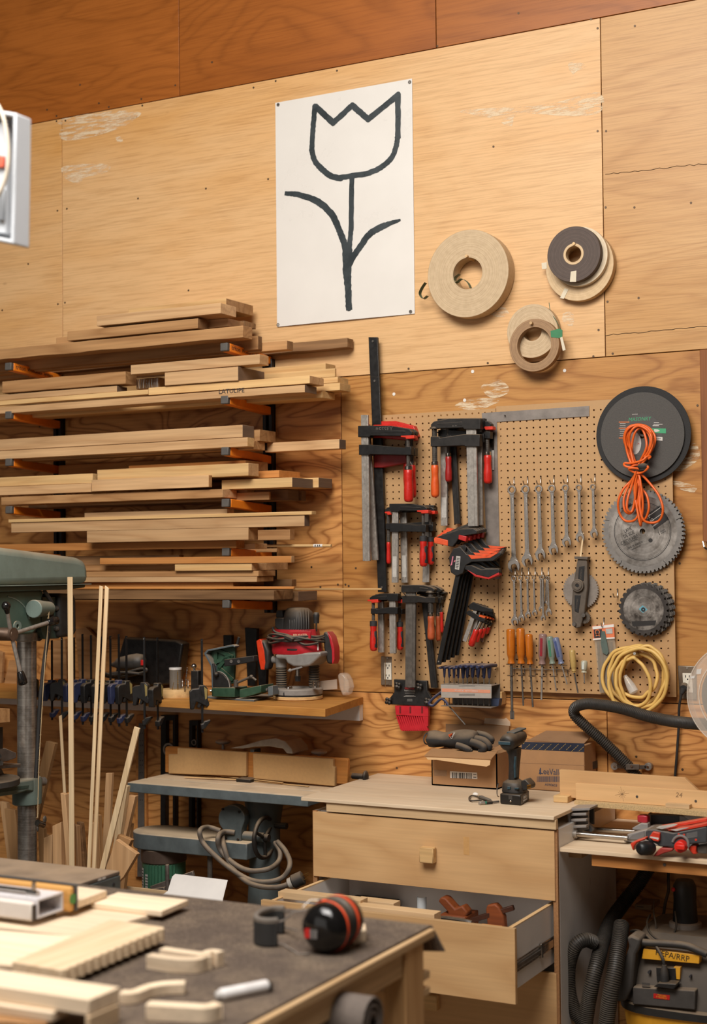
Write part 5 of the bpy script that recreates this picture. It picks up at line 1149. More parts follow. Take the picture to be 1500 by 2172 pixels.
# ---- green tilting vise
c = atZ(500, 1484, SZ); y = c.y-.02; VG = GREEN; VB = plain('vise_black', '#1d1b1a', .5, dust=.35)
t = thing('tilting_vise', 'green tilting drill vise with black arms on the wooden shelf', 'vise', (c.x, y+.05, SZ))
q = MB(); e = [atZ(*f(*p), SZ) for p in ((745, 810), (1280, 850), (1510, 790), (900, 760))]; slab(q, [(p.x, p.y) for p in e], SZ+.008, .0078); q.build('base_plate', GREYIRON, t, bev=.001)
q = MB(); pp(q, [f(800, 690), f(1060, 690), f(1060, 798), f(800, 790)], y-.02, y+.07); pp(q, [f(1115, 710), f(1360, 660), f(1360, 745), f(1170, 800), f(1115, 800)], y-.02, y+.07); q.build('base', VG, t, bev=.002)
q = MB(); pp(q, [f(710, 300), f(745, 258), f(1040, 198), f(1065, 215), f(1045, 640), f(800, 688), f(790, 440)], y+.03, y+.045); q.build('tilt_plate', VG, t, bev=.003)
q = MB(); pp(q, [f(710, 300), f(745, 258), f(1040, 198), f(1065, 215), f(1060, 232), f(1040, 220), f(760, 275), f(735, 305), f(810, 440), f(815, 688), f(800, 690), f(788, 445)], y+.0, y+.031); q.build('rim', GREYIRON, t, bev=.001)
for k_, (a_, b_) in enumerate((((850, 240), (840, 420)), ((860, 260), (1040, 340)), ((850, 390), (1030, 350)), ((1000, 300), (880, 460)), ((900, 480), (1040, 600)))):
    MB().bar(atY(*f(*a_), y+.024), atY(*f(*b_), y+.024), .014, .004, up=(0, 1, 0)).build('rib', VG, t)
q = MB(); pp(q, [f(810, 520), f(860, 505), f(930, 540), f(985, 610), f(1003, 685), f(810, 680)], y-.005, y+.012); q.build('quadrant', VB, t, bev=.001)
q = MB(); q.tube([atY(*f(870+133*math.sin(k*.157), 685-180*math.cos(k*.157)), y-.006) for k in range(11)], .002, 6); q.build('quadrant_edge', STEEL, t, smooth=50)
q = MB(); q.cyl(atY(*f(818, 415), y-.015), atY(*f(840, 545), y-.015), .005, .007, 10); q.ball(atY(*f(850, 540), y-.015), .009, 10, 7); q.build('lock_lever', VB, t, smooth=60)
q = MB(); pp(q, [f(940, 370), f(1275, 325), f(1280, 390), f(1050, 435), f(940, 450)], y-.02, y+.01); q.build('upper_arm', VB, t, bev=.002)
for u in (1020, 1105): MB().cyl(atY(*f(u, 390), y-.0195), atY(*f(u, 390), y-.023), .006, n=12).build('bolt_head', DKSTEEL, t)
MB().cyl(atY(*f(1110, 115), y+.03), atY(*f(1080, 230), y+.03), .0055, n=8).build('rear_lever', VB, t)
q = MB(); q.cyl(atY(*f(1075, 640), y-.01), atY(*f(1245, 565), y-.01), .005, n=8); q.ball(atY(*f(1250, 565), y-.01), .008, 10, 6); q.cyl(atY(*f(1250, 565), y-.01), atY(*f(1305, 605), y-.01), .0045, n=8); q.cyl(atY(*f(1075, 600), y-.01), atY(*f(1075, 680), y-.01), .009, n=10); q.build('clamp_lever', plain('grey_casting', '#5b544d', .5, .4, dust=.4), t, smooth=50)
q = MB(); q.cyl(atY(*f(1340, 705), y+.02), atY(*f(1440, 715), y+.02), .007, n=12); q.cyl(atY(*f(1340, 705), y+.02), atY(*f(1352, 706), y+.02), .012, n=12); q.build('screw', DKSTEEL, t); q = MB(); pp(q, [f(1435, 680), f(1490, 665), f(1495, 775), f(1440, 790)], y+.0, y+.04); q.build('screw_block', GREYIRON, t, bev=.002)
MB().cyl(atY(*f(800, 725), y-.03), atY(*f(785, 727), y-.032), .007, n=12).build('nut', BRIGHT, t)
# ---- plunge router
f = lambda u, v: (520+u/5.769, 1270+v/5.769)
y = -.165; c = atY(632, 1478, y); s = sc_(632, 1400, y)
RG = plain('router_cast_grey', '#8d8984', .42, .2, var=.15, dust=.35); RR = plain('router_red', '#b3202a', .35, var=.15, dust=.25); RB = plain('router_black', '#2a2725', .5, var=.2, dust=.45); OH = plain('handle_orange_red', '#d63d1c', .25)
t = thing('plunge_router', 'red and black plunge router with its cord wound round it on the shelf', 'router', (c.x, y, SZ))
hz = lambda py: atY(632, py, y).z
R = 53*s; q = MB(); q.lathe((c.x, y, SZ+.001), (c.x, y, 2), [(0, R*.97), (.002, R), (.011, R), (.013, R*.98)], 48); q.build('wood_sole', PINE, t, smooth=40)
MB().lathe((c.x, y, SZ+.0142), (c.x, y, 2), [(0, R*.97), (.006, R*.97)], 48).build('sole_gasket', RB, t)
MB().lathe((c.x, y, SZ+.0204), (c.x, y, 2), [(0, R), (.018, R), (.022, R*.96), (.0225, R*.55), (.015, R*.5)], 48).build('base_ring', RG, t, smooth=40)
zb0 = SZ+.042
for u, yy in ((445, y-.005), (845, y+.03)):
    p = atY(*f(u, 1000), yy); z1 = hz(1270+ (840 if u < 500 else 815)/5.769); prof = []; n = 9; h = z1-zb0
    for k in range(n): prof += [(h*k/n, .0175), (h*(k+.35)/n, .0215), (h*(k+.65)/n, .0215), (h*(k+.95)/n, .0175)]
    MB().lathe((p.x, yy, zb0), (p.x, yy, 2), prof+[(h, .018)], 20).build('bellows', RB, t, smooth=40)
    MB().lathe((p.x, yy, z1+.0005), (p.x, yy, 2), [(0, .021), (.03, .0225), (.048, .0225)], 20).build('column_socket', RG, t, smooth=40)
q = MB(); pp(q, [f(360, 685), f(925, 650), f(925, 700), f(830, 790), f(790, 820), f(720, 835), f(590, 830), f(510, 790), f(490, 740), f(380, 740)], y-.055, y+.05); q.build('motor_carriage', RG, t, bev=.012, seg=3)
def oval(q, spec, n=28, p=2.6):
    """stack of rounded sections: (pixel left, right, pixel y, half depth)"""
    secs = []
    for l, r, py, dp in spec:
        a, b = atY(l, py, y), atY(r, py, y); cx, hx, z = (a.x+b.x)/2, (b.x-a.x)/2, atY((l+r)/2, py, y).z; sec = []
        for k in range(n):
            an = 2*PI*k/n; ca, sa = math.cos(an), math.sin(an)
            sec.append(Vector((cx+hx*math.copysign(abs(ca)**(2/p), ca), y+dp*math.copysign(abs(sa)**(2/p), sa), z)))
        secs.append(sec)
    return q.sweep(secs)
oval(MB(), [(583, 680, 1387, .055), (582, 681, 1380, .06), (582, 680, 1370, .06), (582, 676, 1352, .058), (583, 672, 1334, .055)]).build('red_housing', RR, t, smooth=40)
oval(MB(), [(612, 660, 1374, .0625), (610, 661, 1378, .062)]).build('housing_inset', RB, t)
oval(MB(), [(598, 662, 1352, .056), (603, 661, 1330, .054), (607, 661, 1310, .052), (609, 658, 1298, .048), (613, 650, 1290, .036), (620, 640, 1288.5, .02)]).build('motor_cap', RB, t, smooth=45)
for k in range(9):
    u = 545+k*29; q = MB(); yy = y-.05; top = 130-16*math.sin(PI*k/8)
    q.tube([atY(*f(u, top+10), y-.026), atY(*f(u, top+60), y-.045), atY(*f(u+2, 300), y-.053), atY(*f(u+2, 370), y-.055)], .0022, 6); q.build('vent_rib', RB, t, smooth=50)
q = MB(); pp(q, [f(365, 350), f(362, 250), f(385, 230), f(470, 235), f(465, 420), f(440, 400)], y-.05, y+.02); pp(q, [f(380, 140), f(455, 140), f(462, 232), f(374, 232)], y-.035, y+.01); q.build('side_tower', RB, t, bev=.003)
a = atY(*f(872, 165), y-.02); b = atY(*f(872, 300), y-.02); MB().lathe(a, b, [(0, .008), (.003, .0105), (.012, .0125), (.02, .0115), ((a-b).length, .0105)], 14).build('depth_knob', RB, t, smooth=40); MB().cyl(b, atY(*f(874, 400), y-.02), .0035, n=8).build('depth_rod', BRIGHT, t)
for side, pts, yy in ((-1, (( 130, 520), (175, 492), (240, 520), (285, 640), (290, 770), (270, 870), (190, 872), (160, 740)), y-.01), (1, ((950, 410), (1000, 400), (1050, 470), (1085, 600), (1090, 740), (1070, 800), (1000, 795), (960, 600)), y+.02)):
    q = MB(); pp(q, [f(*p) for p in pts], yy-.022, yy+.022); h = q.build('handle', RB, t, bev=.008, seg=3)
    ed = [f(*p) for p in ((132, 515), (178, 490), (200, 500), (235, 640), (248, 780), (235, 872), (188, 872), (165, 760))] if side < 0 else [f(*p) for p in ((1000, 400), (1050, 462), (1088, 600), (1093, 740), (1072, 803), (1062, 790), (1060, 640), (1030, 500))]
    q = MB(); pp(q, ed, yy-.0235, yy+.0215); q.build('red_shell', OH if side < 0 else RR, h, bev=.007, seg=3)
q = MB(); q.cyl(atY(*f(270, 745), y), atY(*f(395, 745), y), .011, .016, 14); q.cyl(atY(*f(900, 690), y+.02), atY(*f(1000, 715), y+.02), .013, .011, 14); q.build('handle_stub', RG, t, smooth=50)
p = atY(*f(645, 850), y); q = MB(); q.cyl((p.x, y, hz(1270+835/5.769)), (p.x, y, hz(1270+942/5.769)), .0085, n=18); q.build('spindle', BRIGHT, t, smooth=50)
MB().cyl((p.x, y, hz(1270+942/5.769)), (p.x, y, hz(1270+1010/5.769)), .0125, .0115, 6).build('collet_nut', RB, t, bev=.001)
q = MB(); q.bar(atY(*f(530, 880), y-.05), atY(*f(700, 835), y-.05), .008, .006); q.ball(atY(*f(550, 875), y-.05), .007, 10, 6); q.build('spindle_lock', RG, t, smooth=50)
q = MB(); 
for u, v in ((830, 1040), (870, 1040), (900, 1050)): q.cyl(atY(*f(u, v+35), y-.045), atY(*f(u, v-30), y-.045), .0045, n=8)
q.cyl(atY(*f(865, 1085), y-.045), atY(*f(865, 1068), y-.045), .013, n=12); q.build('turret_stop', BRIGHT, t)
q = MB(); q.ball(atY(*f(530, 1100), y-.07), .008, 10, 6); q.cyl(atY(*f(530, 1100), y-.07), atY(*f(575, 1085), y-.055), .004, n=8); q.build('fence_screw', BRIGHT, t, smooth=50)
MB().cyl(atY(*f(485, 1165), y-.091), atY(*f(485, 1165), y-.094), .007, n=12).build('rod_hole', RB, t)
q = MB(); pp(q, [f(528, 408), f(800, 396), f(798, 490), f(535, 502)], y-.0615, y-.055); lb = q.build('brand_panel', RR, t, bev=.001); wt('FELISATTI', *f(672, 452), y-.062, .0165, plain('gold_print', '#e6c7a0', .5), lb, a=.03, sx=.86)
q = MB(); q.bar(atY(*f(893, 560), y-.052), atY(*f(893, 630), y-.052), .005, .003); q.build('scale_window', WHP, t)
q = MB(); zc = lambda v: hz(1270+v/5.769)
lo = []
for i in range(75):
    a = 2*PI*i/16; k = i/75; u = 640+(325+12*math.sin(i*.7))*math.cos(a); v = 470+25*math.sin(i*1.1)+35*k+20*math.sin(a*.5)-18*math.sin(a); p = atY(*f(u, v), y); lo.append((p.x, y-.083*math.sin(a)-.002*math.sin(i), p.z))
q.tube(spline(lo, 3), .0045, 8); q.tube(spline([atY(*f(u, v), y-.065) for u, v in ((340, 345), (350, 390), (400, 420), (500, 440), (580, 470), (640, 520), (720, 560), (800, 560), (900, 540))], 6), .0045, 8); q.build('cable', RB, t, smooth=60)
q = MB(); q.bar(atY(*f(490, 460), y-.085), atY(*f(590, 505), y-.088), .016, .012); q.build('plug', RB, t, bev=.002)
t = thing('dust_hood', 'clear plastic dust hood lying right of the router on the shelf', 'hood', tuple(atZ(735, 1478, SZ)))
CP = clear('hood_plastic', '#e0cdb8', .12, .35); yy = -.10
q = MB(); pp(q, [f(900, 1010), f(1120, 985), f(1125, 1105), f(900, 1120)], yy, yy+.004); q.build('strip', CP, t)
q = MB(); pp(q, [f(1125, 930), f(1160, 905), f(1215, 930), f(1255, 1010), f(1270, 1090), f(1245, 1170), f(1190, 1195), f(1150, 1100)], yy-.02, yy+.03); q.build('cup', CP, t, bev=.008)
# ---- level, ruler and strip hung on the wall under the shelf
def hung(name, label, cat, pts, yy, th, mat):
    q = MB(); pp(q, pts, yy, yy+th); return tag(q.build(name, mat, None, bev=.001), label, cat)
hung('wooden_strip', 'orange wood strip on the wall behind the perforated steel strip', 'strip', [(289, 1516), (308, 1516), (312, 1860), (286, 1860)], -.016, .014, CHERRY)
o = hung('perforated_strip', 'grey perforated steel strip hung under the shelf', 'strip', [(294, 1534), (305, 1534), (306, 1860), (291, 1860)], -.021, .004, plain('galvanised_grey', '#77706a', .5, .6, var=.2))
q = MB()
for k in range(12):
    for u in (297.5, 302): pp(q, circ(u-.004*k, 1539+k*14+(k % 3)*2, 1.1, 8), -.0216, -.0208)
q.build('punched_holes', INK, o)
for k, (x0, x1, y0_, l) in enumerate(((341, 371, 1517, 'black spirit level hung under the shelf with a round vial'), (401, 420, 1528, 'second black spirit level, hung under the shelf right of the round vial one'))):
    t = thing('spirit_level', l, 'level', tuple(atY((x0+x1)/2, 1800, -.02))); q = MB(); w = (x1-x0)
    pp(q, [(x0, y0_), (x0+w*.35, y0_), (x0+w*.35-1, 1790), (x0-1, 1790)], -.028, -.003); pp(q, [(x1-w*.16, y0_), (x1, y0_), (x1, 1790), (x1-w*.16, 1790)], -.028, -.003)
    pp(q, [(x0, y0_), (x1, y0_), (x1, y0_+11), (x0, y0_+11)], -.0275, -.003); q.build('frame', BLKMET, t, bev=.001)
    p = atY(x0+w*.55, 1590 if k == 0 else 1575, -.03); q = MB(); R = w*.0018*(.5 if k == 0 else .35); q.ring((p.x, p.z), R, R*.72, -.031, -.02, 24); q.build('vial_ring', plain('pale_ring', '#8f8579', .5), t)
    MB().cyl((p.x, -.027, p.z), (p.x, -.022, p.z), R*.7, n=16).build('vial', plain('dark_vial', '#2d2a22', .2), t)
# ================================================================== drill press
DG = plain('drill_press_green', '#75847b', .4, .05, var=.18, vs_=14, dust=.65); DGD = plain('drill_press_dark_green', '#42534a', .45, .05, var=.2, dust=.5); COLM = brushed('machined_column', '#b5ada4', '#8d847a', .3)
xc, yc = atY(57, 1500, -.7).x, -.7; xs = xc+.13
t = thing('drill_press', 'grey green floor drill press with a bright steel column at the left edge', 'drill press', (xc, yc, 0))
f = lambda u, v: (u/6.25, 1130+v/6.25)
q = MB(); ppx(q, [(-60, 1152), (0, 1159.5), (168, 1182), (181, 1188), (189, 1201), (191, 1238), (-60, 1245)], xs, xs-.26); q.build('pulley_cover', DG, t, bev=.028, seg=4)
q = MB(); ppx(q, [(-60, 1243), (194, 1238), (194, 1239.5), (-60, 1245)], xs+.006, xs-.266); q.build('cover_lip', DG, t)
q = MB(); ppx(q, [(-60, 1246), (182, 1240), (181, 1246), (150, 1250), (-60, 1258)], xs-.012, xs-.25); q.build('cover_base', DGD, t, bev=.004)
q = MB(); ppx(q, [(-60, 1257), (92, 1252), (93, 1261), (90, 1268), (88, 1325), (70, 1345), (-60, 1350)], xs-.04, xs-.21); q.build('head_casting', plain('head_green', '#4f6357', .42, .05, var=.18, vs_=14, dust=.5), t, bev=.012, seg=3)
q = MB(); q.tube([atX(*f(40+350*math.sin(k*.16), 1190-350*math.cos(k*.16)), xs-.041) for k in range(1, 10)], .004, 6); q.build('cast_rib', DG, t, smooth=60)
q = MB(); a, b = atX(*f(445, 1010), xs-.005), atX(*f(655, 1005), xs-.03); q.cyl(a, b, .034, .026, 18); q.build('belt_tension_cap', DG, t, bev=.003)
q = MB(); q.ball(atX(*f(400, 985), xs-.035), .013, 12, 8, (.5, 1, 1.3)); q.build('stop_knob', plain('brown_knob', '#4a3a30', .45), t, smooth=60)
q = MB(); ppx(q, [f(560, 850), f(785, 850), f(790, 1400), f(600, 1410), f(545, 1300)], xs-.07, xs-.2); q.build('motor_mount', DGD, t, bev=.003)
q = MB(); ppx(q, [f(790, 800), f(1000, 810), f(1020, 900), f(1025, 1300), f(1000, 1370), f(790, 1395)], xs-.05, xs-.21); q.build('motor', plain('motor_charcoal', '#34322f', .5, .2, var=.2, dust=.5), t, bev=.015, seg=3)
for u, v in ((725, 1000), (728, 1270)):
    p = atX(*f(u, v), xs-.07); q = MB(); q.cyl(p+Vector((-.004, 0, 0)), p+Vector((.012, 0, 0)), .010, n=8); q.ball(p+Vector((.012, 0, 0)), .008, 8, 5); q.build('mount_bolt', DKSTEEL, t)
z0, z1 = 0, atX(57, 1352, xc).z; MB().cyl((xc, yc, .02), (xc, yc, z1+.12), .0365, n=40).build('column', COLM, t, smooth=50)
MB().cyl((xc, yc, atX(57, 1360, xc).z), (xc, yc, z1+.02), .042, n=36).build('column_collar', STEEL, t, bev=.003)
p = atX(83, 1350, xc); q = MB(); q.lathe(atX(72, 1350, xc+.02), atX(90, 1350, xc+.02), [(0, .012), (.006, .018), (.03, .018), (.035, .012), (.045, .008)], 12); q.build('collar_bolt', CAST, t)
q = MB(); q.lathe((xc, yc, .02), (xc, yc, 1), [(0, .2), (.03, .19), (.05, .08), (.12, .06)], 28); q.build('base_foot', DGD, t)
hub = atX(*f(150, 1345), xs+.02); q = MB(); q.cyl(hub+Vector((-.1, 0, 0)), hub+Vector((.012, 0, 0)), .024, n=18); q.cyl(atX(*f(-60, 1325), xs-.02), hub, .018, .02, 14); q.build('quill_hub', plain('rusty_steel', '#6a5546', .5, .5, var=.3), t, smooth=50)
BK = plain('bakelite_black', '#1b1817', .12)
def spoke(e, knobdir, ball):
    b = atX(*f(*e), xs+.035); q = MB(); q.cyl(hub, b, .0075, n=12); h = q.build('feed_spoke', STEEL, t, smooth=50)
    q = MB(); d = (b-hub).normalized()
    if ball: q.ball(b+d*.006, .0165, 16, 10); q.cyl(b-d*.022, b, .008, .013, 12)
    else: q.lathe(b-d*.004, b+d*.05, [(0, .009), (.004, .012), (.03, .0165), (.046, .0165), (.05, .012)], 14)
    q.build('knob', BK, h, smooth=60)
spoke((85, 990), 0, True); spoke((640, 1190), 0, False); spoke((270, 1850), 0, False)
q = MB(); q.ring((0, 0), .02, .008, 0, .006, 18, M=Matrix.Translation(atX(*f(220, 1240), xs-.034)) @ Matrix.Rotation(-PI/2, 4, 'Z')); q.build('lifting_eye', DG, t)
q = MB(); q.tube(spline([atX(*p, xs-.03) for p in (f(585, 770), f(640, 850), f(690, 950), f(690, 1070), f(650, 1200), f(640, 1350), f(600, 1600), f(560, 1938), (84, 1500), (80, 1580), (76, 1650))], 5), .0075, 8); q.build('cable', RUBBER, t, smooth=60)
g = lambda u, v: (u/5.17, 1440+v/5.17)
za, zb_ = atX(57, 1648, xc).z, atX(57, 1706, xc).z
q = MB(); q.lathe((xc, yc, zb_), (xc, yc, 2), [(0, .05), (.004, .055), ((za-zb_)*.9, .056), (za-zb_, .05)], 32); q.build('table_bracket', DG, t, smooth=40)
q = MB(); ppx(q, [g(375, 1098), g(-120, 1175), g(-120, 1310), g(210, 1260), g(300, 1230), g(375, 1240)], xc+.052, xc-.05); q.build('table_arm', DG, t, bev=.006)
q = MB(); ppx(q, [g(-120, 1215), g(320, 1165), g(310, 1200), g(-120, 1265)], xc+.0535, xc+.05); q.build('arm_recess', DGD, t)
p = atX(*g(480, 1125), xc+.02); q = MB(); q.cyl(atX(*g(420, 1125), xc+.02), p, .017, n=14); q.cyl(atX(*g(450, 1125), xc+.02), p+(p-atX(*g(450, 1125), xc+.02))*.3, .012, n=6); q.build('clamp_bolt', STEEL, t)
pt = atX(*g(-10, 1090), xc); q = MB(); q.cyl((xc, pt.y-.1, pt.z-.012), (xc, pt.y-.1, pt.z+.012), .14, n=40); q.build('work_table', plain('dark_table', '#4a4844', .5, .4, dust=.5), t, bev=.003)
t = thing('machine_vise', 'dusty steel machine vise on the drill press table', 'vise', (xc, pt.y-.1, pt.z+.013)); SD = plain('dusty_steel', '#79706a', .5, .6, var=.3, dust=.75)
q = MB(); ppx(q, [g(-80, 960), g(232, 930), g(228, 968), g(20, 985), g(-80, 1000)], xc+.03, xc-.08); q.build('vise_base', SD, t, bev=.002)
q = MB(); ppx(q, [g(-80, 800), g(-20, 760), g(60, 760), g(180, 812), g(180, 865), g(90, 900), g(-80, 930)], xc+.045, xc-.07); q.build('jaw', SD, t, bev=.002)
q = MB(); ppx(q, [g(-80, 1000), g(20, 985), g(60, 1070), g(-80, 1080)], xc+.0, xc-.06); q.build('foot', SD, t, bev=.002)
q = MB(); q.cyl(atX(*g(-20, 850), xc+.045), atX(*g(-20, 850), xc+.07), .012, n=12); q.cyl(atX(*g(8, 925), xc+.04), atX(*g(8, 925), xc+.06), .01, n=6); q.build('screw', BRIGHT, t)
a = [(104, 1299), (100, 1350), (93, 1440), (86, 1560), (82, 1640), (80, 1735)]; tw = MB(); S = spline([atX(*p, xs+.012) for p in a], 6); tw.tube(S, .0014, 5); rnd = random.Random(5)
for k in range(40):
    p = rnd.choice(S); e = p+Vector((0, rnd.uniform(-.012, .012), rnd.uniform(-.012, .006))); tw.tube([p, p.lerp(e, .5)+Vector((.002, 0, .003)), e], .0003, 3)
tag(tw.build('twine', plain('jute_twine', '#cdb084', .8)), 'frayed jute twine hanging from the drill press head', 'string')
t = thing('wing_nut', 'steel wing nut and pin tied to the lower end of the twine', 'nut', tuple(atX(84, 1760, xs))); q = MB(); q.cyl(atX(79, 1745, xs), atX(92, 1750, xs), .012, n=12); q.build('body', BRIGHT, t); q = MB(); q.ball(atX(95, 1738, xs), .010, 10, 6, (.4, 1, 1.4)); q.ball(atX(80, 1757, xs), .009, 10, 6, (.4, .6, 1.4)); q.build('wing', DKSTEEL, t, smooth=60)
# beam end at the far left
q = MB(); ppx(q, [(-50, 1503), (21, 1503), (21, 1532), (-50, 1537)], -1.45, -1.53); tag(q.build('timber_offcut', OAK, None, bev=.001), 'rough brown timber end at the left edge above the drill press table', 'timber')
q = MB(); ppx(q, [(-20, 1543), (6, 1542), (6, 1588), (-20, 1590)], -1.48, -1.5); tag(q.build('black_post', BLKMET), 'black metal post under the brown timber end at the left edge', 'post')
# white machine cabinet high up at the left edge, near the camera
t = thing('switch_box', 'white painted metal box with a pale cable at the upper left edge', 'box', tuple(atY(0, 510, -2.6)))
y = -2.6; WM = plain('white_enamel', '#c9ccd0', .35, var=.05, vs_=8); GM = plain('grey_panel', '#8b8d90', .45, .3, var=.1)
q = MB(); pp(q, [(-60, 226), (33, 241), (29, 516), (-60, 497)], y+.005, y+.02); q.build('back_panel', GM, t, bev=.002)
q = MB(); pp(q, [(-60, 224), (34, 240), (30, 518), (-60, 500), (-60, 490), (22, 508), (27, 247), (-60, 233)], y-.03, y+.02); q.build('rim', WM, t, bev=.003)
q = MB(); pp(q, [(-60, 255), (14, 262), (12, 495), (-60, 485)], y-.012, y+.008); q.build('panel_plate', WM, t, bev=.002)
q = MB(); pp(q, [(-60, 325), (7, 330), (7, 355), (-60, 352)], y-.02, y-.012); q.build('red_switch', plain('coral_switch', '#d8654c', .4), t, bev=.002)
q = MB(); pp(q, [(-60, 395), (9, 400), (8, 470), (-60, 465)], y-.018, y-.012); q.build('cover_plate', GM, t, bev=.003)
q = MB(); q.tube(spline([atY(px, py, y-.05) for px, py in ((-20, 205), (-2, 228), (10, 260), (17, 310), (17, 350), (10, 385), (-4, 415), (-20, 430))], 6), .0042, 10); q.build('cable', plain('pale_cable', '#d8c9b4', .5), t, smooth=60)
for px, py in ((19, 251), (8, 470)):
    p = atY(px, py, y-.012); MB().cyl(p, p+Vector((0, -.006, 0)), .004, n=10).build('screw', BRIGHT, t)
# ================================================================== shaper
SZT = .875; f = lambda u, v: (220+u/2.586, 1540+v/2.586)
SHG = plain('shaper_grey_blue', '#626a6b', .42, .1, var=.25, vs_=16, dust=1.25, dustc='#cdb392'); SHD = plain('shaper_grey', '#4f5656', .5, .1, var=.25, vs_=16, dust=.9)
A, B = atZ(270, 1659, SZT), atZ(638, 1688, SZT); ang = math.atan2(B.y-A.y, B.x-A.x); ex = Vector((math.cos(ang), math.sin(ang), 0)); ey = Vector((-ex.y, ex.x, 0))
t = thing('spindle_shaper', 'dusty grey spindle shaper with hand wheel left of the drawer cabinet', 'machine', (A.x+.4, A.y+.2, 0))
Bx = A+ex*((B-A).length+.03); DP = .36
def loc(u, v, z): return A+ex*u+ey*v+Vector((0, 0, z-SZT))
L_ = (Bx-A).length
def plate(q, u0, v0, u1, v1, z0, z1):
    M = frame(A-Vector((0, 0, SZT)), ex, ey); return q.box((u0, v0, z0), (u1, v1, z1), M)
q = MB(); plate(q, 0, .012, L_, .115, SZT-.037, SZT); plate(q, 0, .123, L_, DP, SZT-.037, SZT); plate(q, 0, 0, L_, .013, SZT-.038, SZT-.0005); plate(q, .002, .02, L_-.002, DP-.01, SZT-.036, SZT-.008); q.build('table', SHG, t, bev=.003)
vL = .215   # distance of the fence face from the table front
def fl3(u, v): return atZ(*f(u, v), SZT)
FU = lambda px: (atY(px, 1640, A.y+vL).x-A.x)
BO = wood('orange_fence_board', '#c98642', '#a9662b', con=.3)
def fence(name, mat, pts, v0, v1):
    M = frame(A-Vector((0, 0, SZT)), ex, ey)
    P = []
    for px, py in pts:
        d = ray(px, py); n = ey; k = ((A+ey*v0)-CAM).dot(n)/d.dot(n); p = CAM+d*k; P.append(((p-A).dot(ex), p.z))
    q = MB(); q.prism(P, v0, v1, M); return q.build(name, mat, t, bev=.003)
fence('fence_backing', BO, [(350, 1586), (354, 1583), (736, 1609), (738, 1613), (737, 1664), (350, 1638)], vL+.018, vL+.036)
fence('fence_face', MDF, [(357, 1600), (376, 1600), (376, 1586), (522, 1596), (522, 1647), (357, 1641)], vL, vL+.0175)
fence('fence_face', MDF, [(536, 1598), (706, 1610), (706, 1626), (710, 1627), (710, 1668), (537, 1652)], vL, vL+.0175)
GC = plain('dusty_grey_casting', '#a0968a', .55, .1, var=.25, dust=1.)
q = MB(); prof = [(487, 1587), (520, 1580), (555, 1569), (585, 1565), (605, 1572), (618, 1588), (621, 1599), (608, 1598), (600, 1588), (570, 1583), (540, 1584), (515, 1588)]
M = frame(A-Vector((0, 0, SZT)), ex, ey); P = []
for px, py in prof:
    d = ray(px, py); p = CAM+d*(((A+ey*(vL+.0))-CAM).dot(ey)/d.dot(ey)); P.append(((p-A).dot(ex), p.z))
q.prism(P, vL-.0, vL+.12, M); q.build('guard_hood', GC, t, bev=.003)
p0, p1 = fl3(800, 280), None
q = MB(); u0 = FU(525); plate(q, u0, vL+.02, u0+.018, vL+.07, SZT, SZT+.12); q.build('guard_post', SHD, t, bev=.002)
q = MB(); plate(q, u0-.03, vL-.035, u0+.035, vL+.03, SZT+.0005, SZT+.014); q.build('cutter_block', CAST, t, bev=.003)
for px, zz in ((452, .135), (659, .118)):
    u = FU(px); c = loc(u, vL+.07, SZT+zz); q = MB(); q.ball(c, .026, 18, 9, (1.2, 1.2, .42)); q.cyl(c, c-Vector((0, 0, .05)), .006, n=8); q.build('fence_knob', GC, t, smooth=60)
a = loc(FU(736), vL+.05, SZT+.04); q = MB(); q.cyl(a, a+ex*.05, .011, n=14); q.ball(a+ex*.055, .024, 14, 8, (.4, .8, 1)); q.build('fence_handle', CAST, t, smooth=60)
# column, base, belt guard, motor
cx = loc((atY(556, 1750, A.y+.15).x-A.x), .17, 0); cx.z = 0
zb = .27
q = MB(); q.lathe((cx.x, cx.y, zb), (cx.x, cx.y, 2), [(0, .125), (.02, .12), (.06, .085), (.12, .068), (.3, .058), (.45, .06), (.55, .075), (SZT-.04-zb, .12)], 32); q.build('column', SHD, t, smooth=50)
q = MB(); q.box((cx.x-.50, cx.y-.3, .0), (cx.x+.28, cx.y+.14, zb-.03)); q.box((cx.x-.3, cx.y-.34, .12), (cx.x+.28, cx.y+.14, zb)); q.build('base', SHD, t, bev=.012, seg=3)
yw = cx.y-.075; w0 = atY(*f(882, 612), yw); R = .073
q = MB(); q.tube([(w0.x, w0.y+R*math.cos(2*PI*k/32), w0.z+R*math.sin(2*PI*k/32)) for k in range(32)], .0085, 10, closed=True); hw = q.build('hand_wheel', CAST, t, smooth=60)
q = MB()
for k in range(3): a = 2*PI*k/3+.6; q.cyl(w0, w0+Vector((0, R*math.cos(a), R*math.sin(a))), .007, .006, 8)
q.cyl(w0-Vector((.02, 0, 0)), w0+Vector((.02, 0, 0)), .014, n=14); q.build('wheel_spokes', CAST, hw, smooth=50)
q = MB(); q.cyl(w0-Vector((.12, 0, 0)), w0, .018, n=14); q.build('wheel_shaft', SHD, t); a = w0+Vector((0, R*.85, R*.5)); MB().cyl(a, a+Vector((.06, .0, 0)), .011, .012, 10).build('crank_handle', CAST, t)
yy = cx.y-.10; q = MB(); P = [f(700+72*math.cos(k*PI/12), 508-75*math.sin(k*PI/12)) for k in range(-2, 15)]+[f(662, 580), f(662, 630), f(750, 640), f(755, 570)]
pp(q, P, yy, yy+.04); q.build('elevation_cover', SHD, t, bev=.003)
for u, v in ((655, 455), (745, 470), (672, 615), (738, 622)):
    p = atY(*f(u, v), yy); MB().cyl(p, p+Vector((0, -.004, 0)), .005, n=8).build('cover_screw', CAST, t)
zg = atY(*f(400, 605), yy-.02).z
